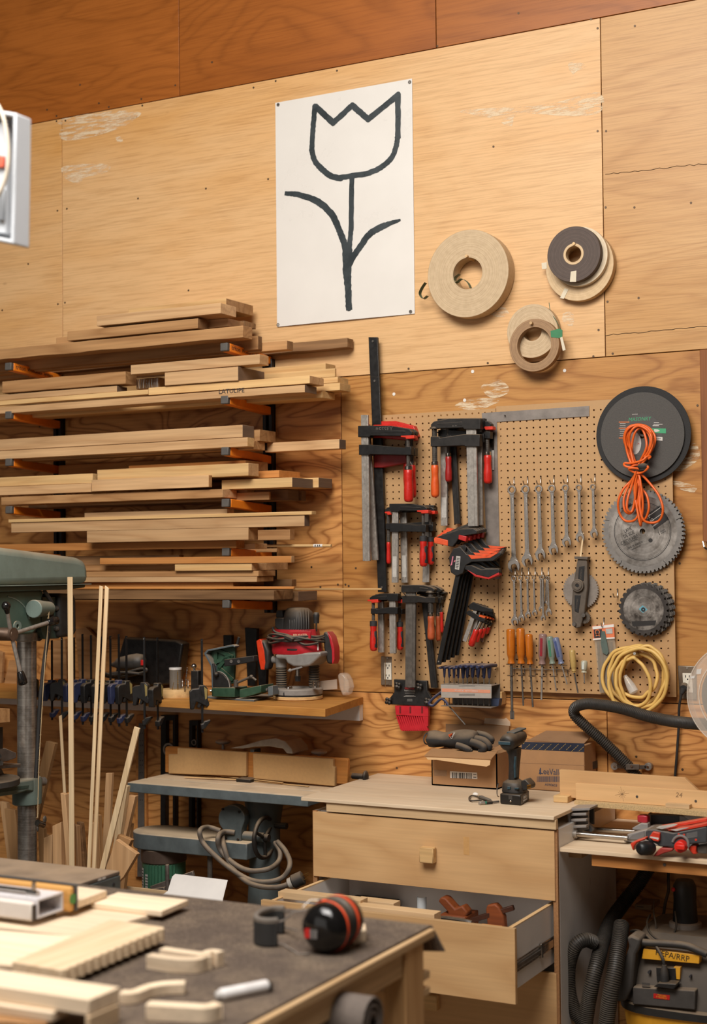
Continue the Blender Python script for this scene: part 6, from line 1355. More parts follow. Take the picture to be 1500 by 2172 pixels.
g0 = atY(*f(245, 600), yy); q = MB(); P = []; e0 = atY(*f(785, 640), yy-.03); r = .1
for k in range(17): a = PI/2+PI*k/16; P.append((g0.x+r*math.cos(a), yy+.07+r*math.sin(a)))
P += [(e0.x, yy+.07-r), (e0.x, yy+.07+r)]
slab(q, P, zg, .062); q.build('belt_guard', SHG, t, bev=.004)
mc = Vector((g0.x+.03, yy+.06, 0)); q = MB(); q.cyl((mc.x, mc.y, zg-.063), (mc.x, mc.y, zg-.115), .088, n=36); q.build('motor_cap', plain('brown_rust_ring', '#54443a', .5, .2, dust=.4), t, bev=.003)
MG = plain('motor_green', '#3d6b52', .45, var=.2, dust=.4); q = MB(); q.cyl((mc.x, mc.y, zg-.1155), (mc.x, mc.y, zg-.30), .084, n=36); q.build('motor', MG, t, smooth=40)
q = MB()
for k in range(9):
    a = -.35+k*.16; q.bar((mc.x+.085*math.sin(a+.2), mc.y-.085*math.cos(a+.2), zg-.118), (mc.x+.085*math.sin(a+.2), mc.y-.085*math.cos(a+.2), zg-.28), .004, .006)
q.build('cooling_fins', MG, t)
for k, a in enumerate((-.75, -.38)):
    q = MB(); n = 6
    vs = []
    for i in range(n+1):
        b = a+.24*i/n+.0; vs += [(mc.x+.0862*math.sin(b), mc.y-.0862*math.cos(b), zg-.135-.02*k), (mc.x+.0862*math.sin(b), mc.y-.0862*math.cos(b), zg-.22)]
    q.add(vs, [(2*i, 2*i+1, 2*i+3, 2*i+2) for i in range(n)]); lo_ = q.build('rating_plate', STK, t, smooth=0)
    q = MB()
    for j in range(6): z = zg-.145-.02*k-.011*j; b0, b1 = a+.03, a+.2; q.bar((mc.x+.0868*math.sin(b0), mc.y-.0868*math.cos(b0), z), (mc.x+.0868*math.sin(b1), mc.y-.0868*math.cos(b1), z), .0006, .003)
    q.build('plate_print', INK, lo_)
q = MB(); q.bar((mc.x+.02, mc.y-.11, zg-.2), (mc.x+.2, mc.y-.09, zg-.13), .014, .02); q.bar((mc.x+.0, mc.y-.115, zg-.22), (mc.x+.09, mc.y-.115, zg-.2), .02, .03); q.cyl((mc.x+.1, mc.y-.12, zg-.24), (mc.x+.1, mc.y-.12, zg-.1), .008, n=8); q.build('tension_bracket', SD, t, bev=.002)
p = atY(*f(583, 760), yy); q = MB(); q.cyl((p.x, p.y, zb-.0), (p.x, p.y, zg-.063), .010, n=10); q.cyl((p.x, p.y, zb+.0), (p.x, p.y, zb+.03), .018, n=6); q.build('stud', DKSTEEL, t)
CB = plain('dusty_grey_cable', '#5f554c', .65, var=.2, dust=.6); q = MB()
def fc(pts, ys): return [atY(*f(u, v), yy_) for (u, v), yy_ in zip(pts, ys)]
y1 = yy-.1
q.tube(spline(fc([(640, 575), (570, 555), (528, 575), (545, 640), (620, 720), (700, 785), (800, 843), (900, 855), (985, 828), (1022, 760), (1000, 690), (955, 635)], [yy-.0, yy-.02, y1, y1, y1-.02, y1-.03, y1-.04, y1-.04, y1-.02, y1, yy, yy+.05]), 6), .0095, 10)
q.tube(spline(fc([(720, 585), (660, 580), (628, 610), (640, 680), (715, 755), (800, 793), (900, 785), (958, 745), (968, 690), (940, 640)], [yy+.0, yy-.02, y1, y1+.01, y1, y1-.01, y1, yy, yy+.03, yy+.06]), 6), .0095, 10)
q.tube(spline(fc([(650, 590), (660, 660), (700, 770), (780, 850), (860, 880), (950, 885), (1015, 868)], [yy, y1+.01, y1, y1-.05, y1-.08, y1-.1, y1-.1]), 6), .0095, 10)
t2 = q.build("power_cord", CB, t, smooth=60)
a, b = atY(*f(1010, 868), y1-.1), atY(*f(1095, 830), y1-.08); d = (b-a).length; q = MB(); q.lathe(a, b, [(0, .012), (.004, .019), (.022, .020)], 16); q.build('plug_collar', plain('white_collar', '#a39c92', .5, dust=.4), t2, bev=.001)
q = MB(); q.lathe(a.lerp(b, .3), b, [(0, .021), (.004, .0245), (d*.66, .0245), (d*.7, .02)], 18); q.build('plug', RUBBER, t2, smooth=40)
for k in range(3): n = (b-a).normalized(); o_ = Vector((0, .010*math.cos(k*2.1), .010*math.sin(k*2.1))); MB().bar(b+o_, b+o_+n*.022, .006, .0015).build('prong', GOLD, t2)
# loose veneer slips on the shaper table
for k, (p, e, w_) in enumerate((((402, 1643), (655, 1668), .012), ((392, 1648), (540, 1655), .014), ((470, 1646), (600, 1660), .010))):
    a, b = atZ(*p, SZT+.003+.003*k), atZ(*e, SZT+.003+.003*k); tag(MB().bar(a, b, w_, .0016).build('veneer_slip', PINE), 'thin pale veneer slip on the shaper table, %s' % ('longest one' if k == 0 else 'nearest the table front' if k == 1 else 'short one on top'), 'veneer strip', 'veneer slips on the shaper table')
# white panel leaning in front of the shaper
q = MB(); y = -.95; P = [(365, 1859), (477, 1872.5), (467, 1912), (400, 2330), (250, 2330), (340, 1902), (355, 1891)]
M0 = [atY(px, py, y-.25*(py-1859)/200) for px, py in P]; n = Vector((.12, .5, .25)).normalized()*.016
q.sweep([M0, [v+n for v in M0]]); tag(q.build('white_panel', [WHITE], None, bev=.001), 'white melamine panel with a notched corner leaning below the shaper', 'panel')
# ================================================================== drawer cabinet
CT = .906; YF = -.605; XL, XR = -.474, .400
PB_E = plain('particle_board_edge', '#a5754a', .8, var=.35, vs_=260)
t = thing('drawer_cabinet', 'birch plywood drawer cabinet with its middle drawer pulled open', 'cabinet', ((XL+XR)/2, -.3, 0))
q = MB(); q.box((XL-.004, YF+.018, 0), (XL+.012, -.02, CT-.045)); q.build('side_panel', WHITE, t); q = MB(); q.box((XR-.008, YF+.018, 0), (XR+.0085, -.02, CT-.045)); q.build('side_panel', WHITE, t)
q = MB(); q.box((XR-.008, YF+.004, 0), (XR+.008, YF+.0175, CT-.045)); q.build('panel_edge', PB_E, t); q = MB(); q.box((XL-.004, YF+.004, 0), (XL+.012, YF+.0175, CT-.045)); q.build('panel_edge', PB_E, t)
q = MB(); q.box((XL, -.03, 0), (XR, -.02, CT-.05)); q.box((XL+.013, YF+.03, CT-.06), (XR-.009, -.03, CT-.046)); q.build('back_panel', WHITE, t)
q = MB(); pa, pb = atZ(646, 1716, CT-.012), atZ(1181.6, 1748, CT-.012); q.box((pa.x, YF-.006, CT-.043), (XR+.008, YF+.012, CT-.0125)); q.build('top_rail', BIRCH, t, bev=.001)
def dfront(x0, x1, y, z0, z1): return MB().box((x0, y, z0), (x1, y+.016, z1))
z1t, z1b = .858, .639
d1 = dfront(XL, XR, YF-.001, z1b, z1t).build('drawer', MAPLE, t, bev=.0008)
q = MB(); a, b = atY(888.6, 1797, YF-.03), atY(918.8, 1833, YF-.03); q.box((a.x, YF-.03, b.z), (b.x, YF-.0015, a.z)); q.build('knob', PINE, d1, bev=.003, seg=1)
a, b = atY(983, 1775, YF-.002), atY(998, 1814, YF-.002); MB().box((a.x, YF-.0014, b.z), (b.x-.004, YF-.0011, a.z)).build('stain', plain('faint_stain', '#c9995f', .5), d1)
z3t = .412; d3 = dfront(XL, XR, YF-.001, .17, z3t).build('drawer', MAPLE, t, bev=.0008)
q = MB(); a, b = atY(890, 2108, YF-.03), atY(926, 2146, YF-.03); q.box((a.x, YF-.03, b.z), (b.x, YF-.0015, a.z)); q.build('knob', PINE, d3, bev=.003, seg=1)
d4 = dfront(XL, XR, YF-.001, .02, .165).build('drawer', MAPLE, t, bev=.0008)
YD = -.95; zt2, zb2 = .628, .408; xl2, xr2 = XL+.022, XR-.018
d2 = dfront(XL, XR, YD, zb2, zt2).build('drawer', MAPLE, t, bev=.0008)
q = MB(); q.box((XL, YD+.0002, zt2-.0002), (XR, YD+.0158, zt2+.0004)); q.build('front_edge', PLYEDGE, d2)
q = MB(); zs = .622
q.box((xr2-.013, YD+.016, zb2+.03), (xr2, -.40, zs)); q.box((xl2, YD+.016, zb2+.03), (xl2+.013, -.40, zs)); q.box((xl2+.013, -.413, zb2+.03), (xr2-.013, -.40, zs-.01)); q.box((xl2+.013, YD+.017, zb2+.045), (xr2-.013, -.413, zb2+.055)); q.build('box_sides', WHITE, d2, bev=.0005)
q = MB(); q.box((xr2-.0132, YD+.0165, zs), (xr2+.0002, -.40, zs+.003)); q.build('top_edging', PINEY, d2); q = MB(); q.box((xl2-.0002, YD+.0165, zs), (xl2+.0132, -.40, zs+.003)); q.build('top_edging', PINEY, d2)
q = MB(); zr = (zb2+zt2)/2-.012; q.box((xr2+.0003, YD+.03, zr-.005), (xr2+.008, YF-.09, zr+.005)); q.build('slide_inner', DKSTEEL, d2)
q = MB(); q.box((xr2+.0005, YD+.02, zr-.018), (xr2+.004, -.5, zr-.014)); q.box((xr2+.0005, YD+.02, zr+.014), (xr2+.004, -.5, zr+.018)); q.box((xr2+.0005, YF-.105, zr-.022), (xr2+.010, YF-.09, zr+.022)); q.box((xr2+.0005, YF-.09, zr-.012), (xr2+.009, YF+.1, zr+.012)); q.build('slide_rail', BRIGHT, d2, bev=.0008)
q = MB()
for k in range(9): q.cyl((xl2+.08+.09*k, -.0302, .60), (xl2+.08+.09*k, -.033, .60), .004, n=8)
q.build('shelf_pin_hole', INK, t)
# worktop
q = MB(); slab(q, [atZ(638.4, 1691, CT), atZ(1175, 1732, CT), (XR+.006, -.36), (.372, -.003), (atZ(802, 1640, CT).x, -.003)], CT, .012)
DUSTY = wood('dusty_plywood_top', '#ead3b4', '#cdaa80', scale=3, rings=10, con=.25, stretch=.25, fibre=.15)
tag(q.build('worktop', DUSTY, None, bev=.0015), 'plywood worktop dusty with sawdust on the drawer cabinet', 'worktop')
# things in the open drawer
zd = zb2+.0555
q = MB(); a, b = atY(756, 1924, -.47), atY(840, 1912, -.47); q.box((a.x-.02, -.50, zd), (b.x, -.43, b.z)); tag(q.build('dark_case', plain('dark_brown_case', '#241a16', .5), None, bev=.006), 'dark flat case standing at the back left of the open drawer', 'case')
for k, (l, (x0, x1), yy, zz, hh) in enumerate((('thin plywood strip lying across the drawer front at left', (590, 765), -.87, .641, .010), ('two tone wood strip in the open drawer behind the drawer front', (752, 835), -.80, .625, .012), ('pale flat strip in the open drawer just behind its front edge', (752, 921), -.90, .632, .007))):
    a, b = atY(x0, 1930, yy), atY(x1, 1935, yy); q = MB(); q.box((a.x, yy, zz-hh-(.16 if k else .012)), (b.x, yy+.05, zz-(0 if k else .0))); tag(q.build('wood_strip', BIRCH, None, bev=.001), l, 'strip')
a = atY(895, 1925, -.55); q = MB(); R = .016
for (x, z0, h, m) in ((a.x, zd, .13, 0),):
    n = 12; o_ = [(x+R*math.cos(-.4+k*.32), -.55-R*math.sin(-.4+k*.32)) for k in range(n)]; i_ = [(x+(R-.002)*math.cos(-.4+k*.32), -.55-(R-.002)*math.sin(-.4+k*.32)) for k in range(n)]
    slab(q, o_+i_[::-1], z0+h, h)
tag(q.build('paper_cup_piece', plain('pale_blue_white', '#bfc4c6', .4), None), 'curved white piece standing up in the open drawer', 'paper')
BRW = wood('reddish_tool_wood', '#8d4a24', '#5a2a12', con=.5)
t = thing('wooden_plane', 'reddish brown wooden plane with a raised handle in the open drawer', 'hand tool', tuple(atY(960, 1950, -.62))[:2]+(zd,))
y = -.62; q = MB(); pp(q, [(929, 1912), (935, 1903), (945, 1905), (965, 1928), (980, 1921), (992, 1936), (984, 1950), (975, 1975), (946, 1975), (950, 1935)], y, y+.045); q.build('handle', BRW, t, bev=.005)
q = MB(); q.box((atY(935, 1950, y).x, y-.01, zd), (atY(990, 1950, y).x, y+.10, zd+.10)); q.build('body', BRW, t, bev=.004)
t = thing('marking_gauge', 'dark brown wooden gauge with a crossing stem in the open drawer', 'hand tool', tuple(atY(1050, 1950, -.60))[:2]+(zd,)); y = -.6
q = MB(); pp(q, [(1030, 1930), (1033, 1920), (1050, 1917), (1058, 1925), (1068, 1945), (1072, 1985), (1036, 1990)], y, y+.03); q.build('fence', BRW, t, bev=.005)
MB().bar(atY(1000, 1952, y+.0), atY(1090, 1925, y+.02), .018, .016).build('stem', wood('dark_tool_wood', '#4f2a17', '#2f170b'), t, bev=.002)
q = MB(); q.box((atY(1012, 1958, -.86).x, -.88, zd), (atY(1056, 1958, -.86).x, -.82, .60)); tag(q.build('pine_block', CHERRY, None, bev=.002), 'orange tan wood block in the right front of the open drawer', 'block')
q = MB(); q.tube(spline([atY(905, 1952, -.7), atY(940, 1948, -.72), atY(985, 1954, -.74), atY(1000, 1958, -.74)], 5), .008, 8); q.tube([(atY(940, 1950, -.72).x, -.72, zd), (atY(940, 1950, -.72).x, -.72, zd+.11)], .008); tag(q.build('black_tool', BLACK, None), 'black bent tool lying in the open drawer before the plane', 'hand tool')
# ---- cardboard box with glove
f = lambda u, v: (900+u/6.25, 1520+v/6.25)
A0, A1 = atZ(916, 1665, CT+.001), atZ(1059, 1673, CT+.001); y = -.19; hA = atY(914, 1592, y).z
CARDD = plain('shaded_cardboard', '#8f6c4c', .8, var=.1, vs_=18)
t = thing('cardboard_box', 'open brown cardboard box with a white barcode sticker and a glove on top', 'box', ((A0.x+A1.x)/2, -.1, CT+.001))
q = MB(); x0, x1 = A0.x, A1.x; z0 = CT+.0012; th = .004; yb_ = -.012
q.box((x0, y, z0), (x1, y+th, hA)); q.box((x0, yb_-th, z0), (x1, yb_, hA)); q.box((x0, y, z0), (x0+th, yb_, hA)); q.box((x1-th, y, z0), (x1, yb_, hA)); q.box((x0, y, z0), (x1, yb_, z0+th)); q.build('carton', CARD, t)
def flap(pts3, th=.003): n = (pts3[1]-pts3[0]).cross(pts3[2]-pts3[0]).normalized()*th; return MB().sweep([pts3, [p+n for p in pts3]])
flap([atY(*f(100, 420), y), atY(*f(970, 465), y), atY(*f(890, 560), y-.07), atY(*f(0, 518), y-.07)]).build('front_flap', CARD, t)
flap([atY(*f(15, 528), y-.066), atY(*f(880, 570), y-.066), atY(*f(870, 640), y-.072), atY(*f(825, 662), y-.074), atY(*f(560, 630), y-.074), atY(*f(160, 572), y-.072), atY(*f(50, 572), y-.07)]).build('inner_flap', plain('pale_cardboard', '#cda678', .8, var=.06), t)
bk_ = lambda u, v: atY(*f(u, v), yb_+.002)
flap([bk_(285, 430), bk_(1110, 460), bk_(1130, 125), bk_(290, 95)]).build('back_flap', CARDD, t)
flap([atY(*f(960, 460), y), atY(*f(1060, 430), yb_-.06), atY(*f(1020, 370), yb_-.07), atY(*f(850, 450), y+.03)]).build('side_flap', CARD, t)
q = MB(); pp(q, [f(342, 725), f(700, 742), f(705, 828), f(345, 812)], y-.0008, y); lb = q.build('barcode_label', PAPER, t)
q = MB(); rnd = random.Random(9); u = 368
while u < 630:
    wd = rnd.choice((3, 5, 8, 12)); k = (u-342)/358*17; pp(q, [f(u, 738+k*.95), f(u+wd, 739+k), f(u+wd, 814+k*.9), f(u, 813+k*.9)], y-.0012, y-.0008); u += wd+rnd.choice((4, 6, 9))
for v in (762, 800): pp(q, [f(650, v), f(690, v+2), f(690, v+10), f(650, v+8)], y-.0012, y-.0008)
q.build('print', INK, lb)
q = MB(); pp(q, [f(130, 705), f(300, 712), f(300, 790), f(130, 782)], y-.0005, y); q.build('tape_patch', clear('tape_film', '#c9a888', .2, .35), t)
q = MB(); pp(q, [f(795, 90), f(800, 20), f(1060, 30), f(1085, 15), f(1140, 70), f(1140, 125)], yb_-.002, yb_+.0); q.build('tape_film', clear('tape_film2', '#e0cdb4', .2, .4), t)
# glove
GL = plain('black_work_glove', '#2b2928', .8, var=.45, vs_=28, dust=.45, bump=.5)
gz = hA+.004; t = thing('work_glove', 'dirty black work glove lying on the open cardboard box', 'glove', tuple(atY(990, 1592, -.13))); yg = -.15
def gl(u, v, dy=0.): return atY(*f(u, v), yg+dy)
q = MB(); secs = []
for (u, v, hy, hz) in ((55, 290, .035, 112), (120, 292, .045, 122), (200, 300, .045, 110), (270, 305, .04, 92), (330, 305, .045, 112), (430, 300, .05, 132), (540, 300, .05, 138), (640, 305, .048, 130), (720, 315, .04, 115)):
    c = gl(u, v); s_ = sc_(1000, 1560, yg)/6.25; sec = []
    for k in range(16): a = 2*PI*k/16; sec.append(c+Vector((.006*math.sin(k*2.1), hy*math.cos(a), hz*s_*math.sin(a)*(1+.05*math.sin(k*3+u*.1)))))
    secs.append(sec)
q.sweep(secs)
body = q.build('palm', GL, t, sub=1)
for k, (pts, r) in enumerate((([(680, 300), (790, 330), (850, 400), (800, 445)], 58), ([(620, 340), (720, 370), (790, 420), (740, 452)], 54), ([(560, 380), (650, 395), (710, 430), (690, 455)], 50), ([(700, 230), (800, 250), (880, 300), (900, 340)], 50), ([(430, 380), (500, 400), (560, 425), (620, 450)], 45))):
    s_ = sc_(1000, 1560, yg)/6.25; S = spline([gl(u, v, -.045+.025*abs(k-1) if k < 3 else (.03 if k == 3 else -.05)) for u, v in pts], 5); n = len(S)
    q = MB(); q.tube(S, [r*s_*(1 if i < n*.7 else max(.55, 1-(i-n*.7)/(n*.3)*.45)) for i in range(n)], 12); q.ball(S[-1], r*s_*.56, 10, 6); q.build('finger' if k < 4 else 'thumb', GL, t, smooth=80)
q = MB(); q.tube([gl(50, 290, 0)+Vector((0, .036*math.cos(2*PI*k/20), .0205*math.sin(2*PI*k/20))) for k in range(20)], .0025, 6, closed=True); q.build('cuff_edge', plain('cuff_grey', '#3b3b3c', .7), t, smooth=60)
yl = yg-.053; q = MB(); pp(q, [f(318, 240), f(370, 222), f(340, 272)], yl, yl+.012); q.build('triangle_logo', ORANGE, t)
q = MB(); pp(q, [f(332, 243), f(356, 234), f(342, 258)], yl-.0005, yl); q.build('logo_centre', GL, t)
wt('Connac', *f(378, 248), yl-.0006, .011, PAPER, t, a=1.05, sx=.8)
# ---- second box
f = lambda u, v: (880+u/3.571, 1500+v/3.571); y = -.145; B0, B1 = atZ(1101, 1673.6, CT+.001), atY(1240, 1640, y); zB = atY(1106, 1574, y).z
t = thing('cardboard_box', 'brown shipping box with a navy patterned tape strip behind the drill', 'box', ((B0.x+B1.x)/2, -.08, CT+.001))
q = MB(); q.box((B0.x, y, CT+.0012), (B1.x, -.02, zB)); q.build('carton', CARD, t, bev=.003)
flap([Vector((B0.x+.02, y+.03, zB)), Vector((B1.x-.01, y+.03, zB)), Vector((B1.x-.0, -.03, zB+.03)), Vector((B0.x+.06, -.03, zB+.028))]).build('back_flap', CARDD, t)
q = MB(); pp(q, [f(812, 262), f(1285, 275), f(1283, 340), f(808, 318)], y-.0008, y); tp = q.build('tape_strip', plain('navy_tape', '#252a3a', .35), t)
q = MB(); rnd = random.Random(4)
for k in range(34):
    u = 820+k*13.6; v = 268+(k*37 % 50)+(u-812)*.02; q_ = [f(u, v+9), f(u+11, v), f(u+12, v+3), f(u+2, v+12)]
    pp(q, q_, y-.0012, y-.0008)
q.build('print', plain('gold_tape_print', '#a98a4a', .5), tp)
BLP = plain('slate_print', '#3b3f52', .7)
wt('LeeValley', *f(1042, 492), y-.0006, .030, BLP, t, a=-.02, sx=.8)
q = MB(); pp(q, [f(950, 458), f(958, 485), f(954, 485), f(961, 505), f(953, 505), f(953, 512), f(947, 512), f(947, 505), f(939, 505), f(946, 485), f(942, 485)], y-.0006, y); q.build('tree_mark', BLP, t)
q = MB(); u = 926
while u < 1160:
    wd = rnd.choice((2, 3, 5)); pp(q, [f(u, 524), f(u+wd, 524), f(u+wd, 566), f(u, 566)], y-.0006, y); u += wd+rnd.choice((2, 3, 4))
q.build('barcode', BLP, t); wt('A090603', *f(1032, 590), y-.0006, .0125, BLP, t, a=-.02)
q = MB(); pp(q, [f(795, 420), f(1290, 440), f(1290, 443), f(795, 423)], y-.0005, y); q.build('tape_edge', CARDD, t)
a = atX(1262, 1622, B1.x+.001); q = MB(); q.box((B1.x, a.y-.02, a.z-.014), (B1.x+.0008, a.y+.03, a.z+.012)); q.build('dark_scuff', INK, t)
# ---- impact driver
c = atZ(1092, 1703, CT+.0005); f = lambda u, v: (900+u/6.25, 1520+v/6.25); y = c.y
t = thing('impact_driver', 'worn black and teal cordless driver standing on its battery on the worktop', 'power tool', (c.x, y, CT+.0005))
DB = plain('worn_tool_black', '#24211f', .5, var=.4, vs_=50, dust=.3); DT = plain('worn_teal', '#2a444e', .5, var=.4, vs_=40, dust=.3)
P3 = lambda u, v, dy=0.: atY(*f(u, v), y+dy); s_ = sc_(1090, 1650, y)/6.25
q = MB(); c0, c1, c2 = atZ(*f(1005, 1155), CT+.001), atZ(*f(1282, 1180), CT+.001), atZ(*f(1395, 1110), CT+.001); c3 = c0+(c2-c1); hb = P3(1000, 995).z-CT
slab(q, [c0, c1, c2, c3], CT+.001+hb, hb); bt = q.build('battery', plain('battery_black', '#151312', .35, var=.2, dust=.15), t, bev=.004)
nf = (c1-c0).normalized(); M = frame(c1.lerp(c2, .5)+Vector((0, 0, hb*.62))+(c1-c0).normalized()*.0006, (c2-c1), (0, 0, 1)); text('makita', M, .017, WHP, bt, align='CENTER'); text('5.0Ah BL1850B', frame(c1.lerp(c2, .5)+Vector((0, 0, hb*.3))+(c1-c0).normalized()*.0006, (c2-c1), (0, 0, 1)), .0085, WHP, bt)
fm = frame(c0.lerp(c1, .5)+Vector((0, 0, hb*.62))+(c0-c3).normalized()*.0006, (c1-c0), (0, 0, 1)); q = MB(); q.box((-.006, -.004, -.001), (.008, .010, .0006), fm @ Matrix.Translation((0, 0, 0))); q.build('release_label', plain('dark_label', '#3a3632', .5), bt); q = MB(); q.ball(fm @ Vector((.002, -.009, .001)), .0042, 10, 6); q.build('release_stud', BRIGHT, bt, smooth=60)
ctr = (c0+c2)/2
def sect(cx, cy, cz, hx, hy, n=16, p=3.):
    o = []
    for k in range(n): a = 2*PI*k/n; o.append(Vector((cx+hx*math.copysign(abs(math.cos(a))**(2/p), math.cos(a)), cy+hy*math.copysign(abs(math.sin(a))**(2/p), math.sin(a)), cz)))
    return o
zl = lambda v: P3(1150, v).z
wb = (c1-c0).length*.5
q = MB(); q.sweep([sect(ctr.x, ctr.y, CT+hb+.0015, wb*1.02, wb*1.05), sect(ctr.x, ctr.y, zl(930), wb*1.0, wb*1.0), sect(ctr.x-.003, ctr.y, zl(870), wb*.85, wb*.9), sect(P3(1165, 840).x, ctr.y, zl(830), wb*.42, wb*.5)]); q.build('foot', DB, t, bev=.002, smooth=50)
for (u0, v0, u1, v1) in ((1100, 925, 1140, 965), (1195, 940, 1250, 965)):
    q = MB(); yf_ = ctr.y-wb*1.0; pp(q, [f(u0, v0), f(u1, v0+3), f(u1, v1), f(u0, v1)], yf_-.004, yf_+.004); q.build('vent', DT, t, bev=.001)
q = MB(); pp(q, [f(1280, 850), f(1340, 830), f(1395, 890), f(1410, 920), f(1400, 960), f(1290, 990)], ctr.y-.02, ctr.y+.03); q.build('bit_holder', DB, t, bev=.003)
for v in (915, 945): MB().cyl(P3(1365, v+5, -.03), P3(1412, v-5, -.02), .0035, n=6).build('spare_bit', GOLD, t)
hx = 62*s_
q = MB(); q.sweep([sect(P3(1165, 840).x, ctr.y, zl(850), hx, .021), sect(P3(1170, 740).x, ctr.y, zl(740), hx*.98, .022), sect(P3(1178, 620).x, ctr.y, zl(620), hx*1.02, .024), sect(P3(1178, 520).x, ctr.y, zl(500), hx*1.2, .026), sect(P3(1160, 440).x, ctr.y, zl(420), hx*1.6, .03)]); q.build('grip', DB, t, smooth=50)
q = MB(); q.sweep([sect(P3(1215, 800).x, ctr.y-.012, zl(800), 14*s_, .012), sect(P3(1212, 650).x, ctr.y-.012, zl(650), 20*s_, .014), sect(P3(1222, 520).x, ctr.y-.012, zl(520), 16*s_, .014)]); q.build('grip_stripe', DT, t, smooth=50)
# motor housing points away from the viewer to the right
h0 = P3(1112, 340, -.02); hd = Vector((.08, 1, .10)).normalized(); R = 114*s_
q = MB(); q.lathe(h0-hd*.018, h0+hd, [(0, R*.55), (.006, R*.9), (.016, R), (.06, R*1.0), (.085, R*.95), (.11, R*.8), (.13, R*.55), (.135, R*.3)], 24); q.build('motor_housing', DB, t, smooth=50)
q = MB(); q.bar(h0+Vector((-R*.9, -.006, .0))-hd*.012, h0+Vector((R*.6, -.006, .0))-hd*.012, .008, .012); q.build('rear_band', DT, t, bev=.002)
q = MB(); q.bar(h0+hd*.02+Vector((0, 0, R*.95)), h0+hd*.11+Vector((0, 0, R*.85)), .03, .006); q.build('top_band', DT, t, bev=.002)
q = MB(); q.tube(spline([P3(985, 880, -.02), P3(968, 950, -.025), P3(965, 1020, -.03), P3(975, 1055, -.03), P3(990, 1060, -.02)], 5), .0018, 6); q.build('belt_hook', BRIGHT, t, smooth=60)
# ---- keys and adapter in front
z = CT+.006; k_ = lambda u, v: atZ(*f(u, v), z)
t = thing('bit_adapter', 'steel and green nut adapter lying left of the driver', 'tool bit', tuple(k_(830, 1150))); MB().cyl(k_(728, 1150), k_(800, 1143), .0065, n=14).build('socket', STEEL, t, bev=.001); MB().cyl(k_(800, 1143), k_(822, 1141), .0055, n=12).build('ring', plain('green_ring', '#2f7a63', .4), t); MB().cyl(k_(822, 1141), k_(900, 1135), .006, n=10).build('sleeve', BLACK, t); MB().cyl(k_(900, 1135), k_(990, 1125), .0035, n=6).build('shank', DKSTEEL, t)
t = thing('key_strap', 'black looped strap with a white tag lying on the worktop', 'strap', tuple(k_(680, 1080))); q = MB(); q.tube(spline([k_(760, 1105), k_(640, 1115), k_(595, 1090), k_(620, 1050), k_(690, 1055), k_(760, 1085), k_(890, 1120)], 5), .0028, 6); q.build('loop', RUBBER, t, smooth=60)
q = MB(); q.ball(k_(680, 1030), .011, 12, 6, (1, .5, .6)); q.build('tag', PAPER, t, smooth=60); q = MB(); q.bar(k_(745, 1060), k_(870, 1110), .012, .008); q.build('buckle', plain('grey_buckle', '#7b756c', .4), t, bev=.001)
a = atZ(1174, 1701, CT+.001); q = MB(); q.box((a.x, a.y, CT+.0005), (a.x+.05, a.y+.09, CT+.022)); tag(q.build('pine_offcut', PINE, None, bev=.002), 'small pine block on the worktop against the tall fence board', 'block')
# ================================================================== mitre saw bench
BT = .803; f = lambda u, v: (1160+u/4.412, 1580+v/4.412)
t = thing('saw_bench', 'plywood bench right of the cabinet carrying the mitre saw', 'bench', (.9, -.3, 0))
q = MB(); q.box((.4095, -.585, BT-.0125), (2.2, -.003, BT)); q.build('bench_top', DUSTY, t, bev=.001)
q = MB(); a = atY(1256, 1811, -.56); q.box((a.x, -.565, BT-.052), (2.2, -.54, BT-.013)); q.build('front_rail', CHERRY, t, bev=.001)
q = MB(); a = atY(1188, 1806, -.50); q.box((.4095, -.50, BT-.045), (.452, -.05, BT-.013)); q.build('side_cleat', PLYEDGE, t)
p = atY(1410, 1834, -.565); MB().cyl(p, p+Vector((0, -.002, 0)), .005, n=10).build('screw', DKSTEEL, t)
q = MB(); q.box((2.1, -.55, 0), (2.18, -.02, BT-.013)); q.build('end_panel', WHITE, t)
# fence boards
PBD = plain('particle_board', '#c8a878', .85, var=.4, vs_=260)
q = MB(); slab(q, [atZ(1218, 1698, .918), atZ(1500, 1722, .918), (2.0, atZ(1500, 1722, .918).y-.02), (2.0, -.16), (.385, -.14)], .918, .0165)
tag(q.build('saw_wing_board', PBD, None, bev=.0008), 'long speckled particle board shelf beside the mitre saw', 'board')
yq = -.355; q = MB(); pp(q, [f(270, 357), f(900, 405), f(1520, 438), f(1520, 640), f(270, 515)], yq, yq+.018)
q = MB(); a, b = atY(1221, 1661, yq), atY(1221, 1696, yq); q.box((a.x, yq, .9185), (2.0, yq+.018, a.z)); fb = tag(q.build('fence_board', MAPLE, None, bev=.001), 'front pale fence board with screws and a pencil star', 'board')
for u, v in ((845, 484), (1395, 526)):
    p = atY(*f(u, v), yq); MB().cyl(p+Vector((0, -.0003, 0)), p+Vector((0, -.0012, 0)), .0042, n=12).build('screw', DKSTEEL, fb); MB().cyl(p+Vector((0, -.0012, 0)), p+Vector((0, -.0018, 0)), .0018, n=8).build('screw_recess', BRIGHT, fb)
q = MB()
for k in range(6):
    a = PI*k/6+.2; p = atY(*f(705, 460), yq-.0004); L = .014 if k % 3 else .024; q.bar(p+Vector((math.cos(a)*L, 0, math.sin(a)*L)), p-Vector((math.cos(a)*L, 0, math.sin(a)*L)), .0005, .0006)
q.build('pencil_star', plain('pencil_grey', '#8a6c4c', .8), fb); wt('24', *f(1235, 470), yq-.0004, .022, MATS['pencil_grey'], fb, shear=.2)
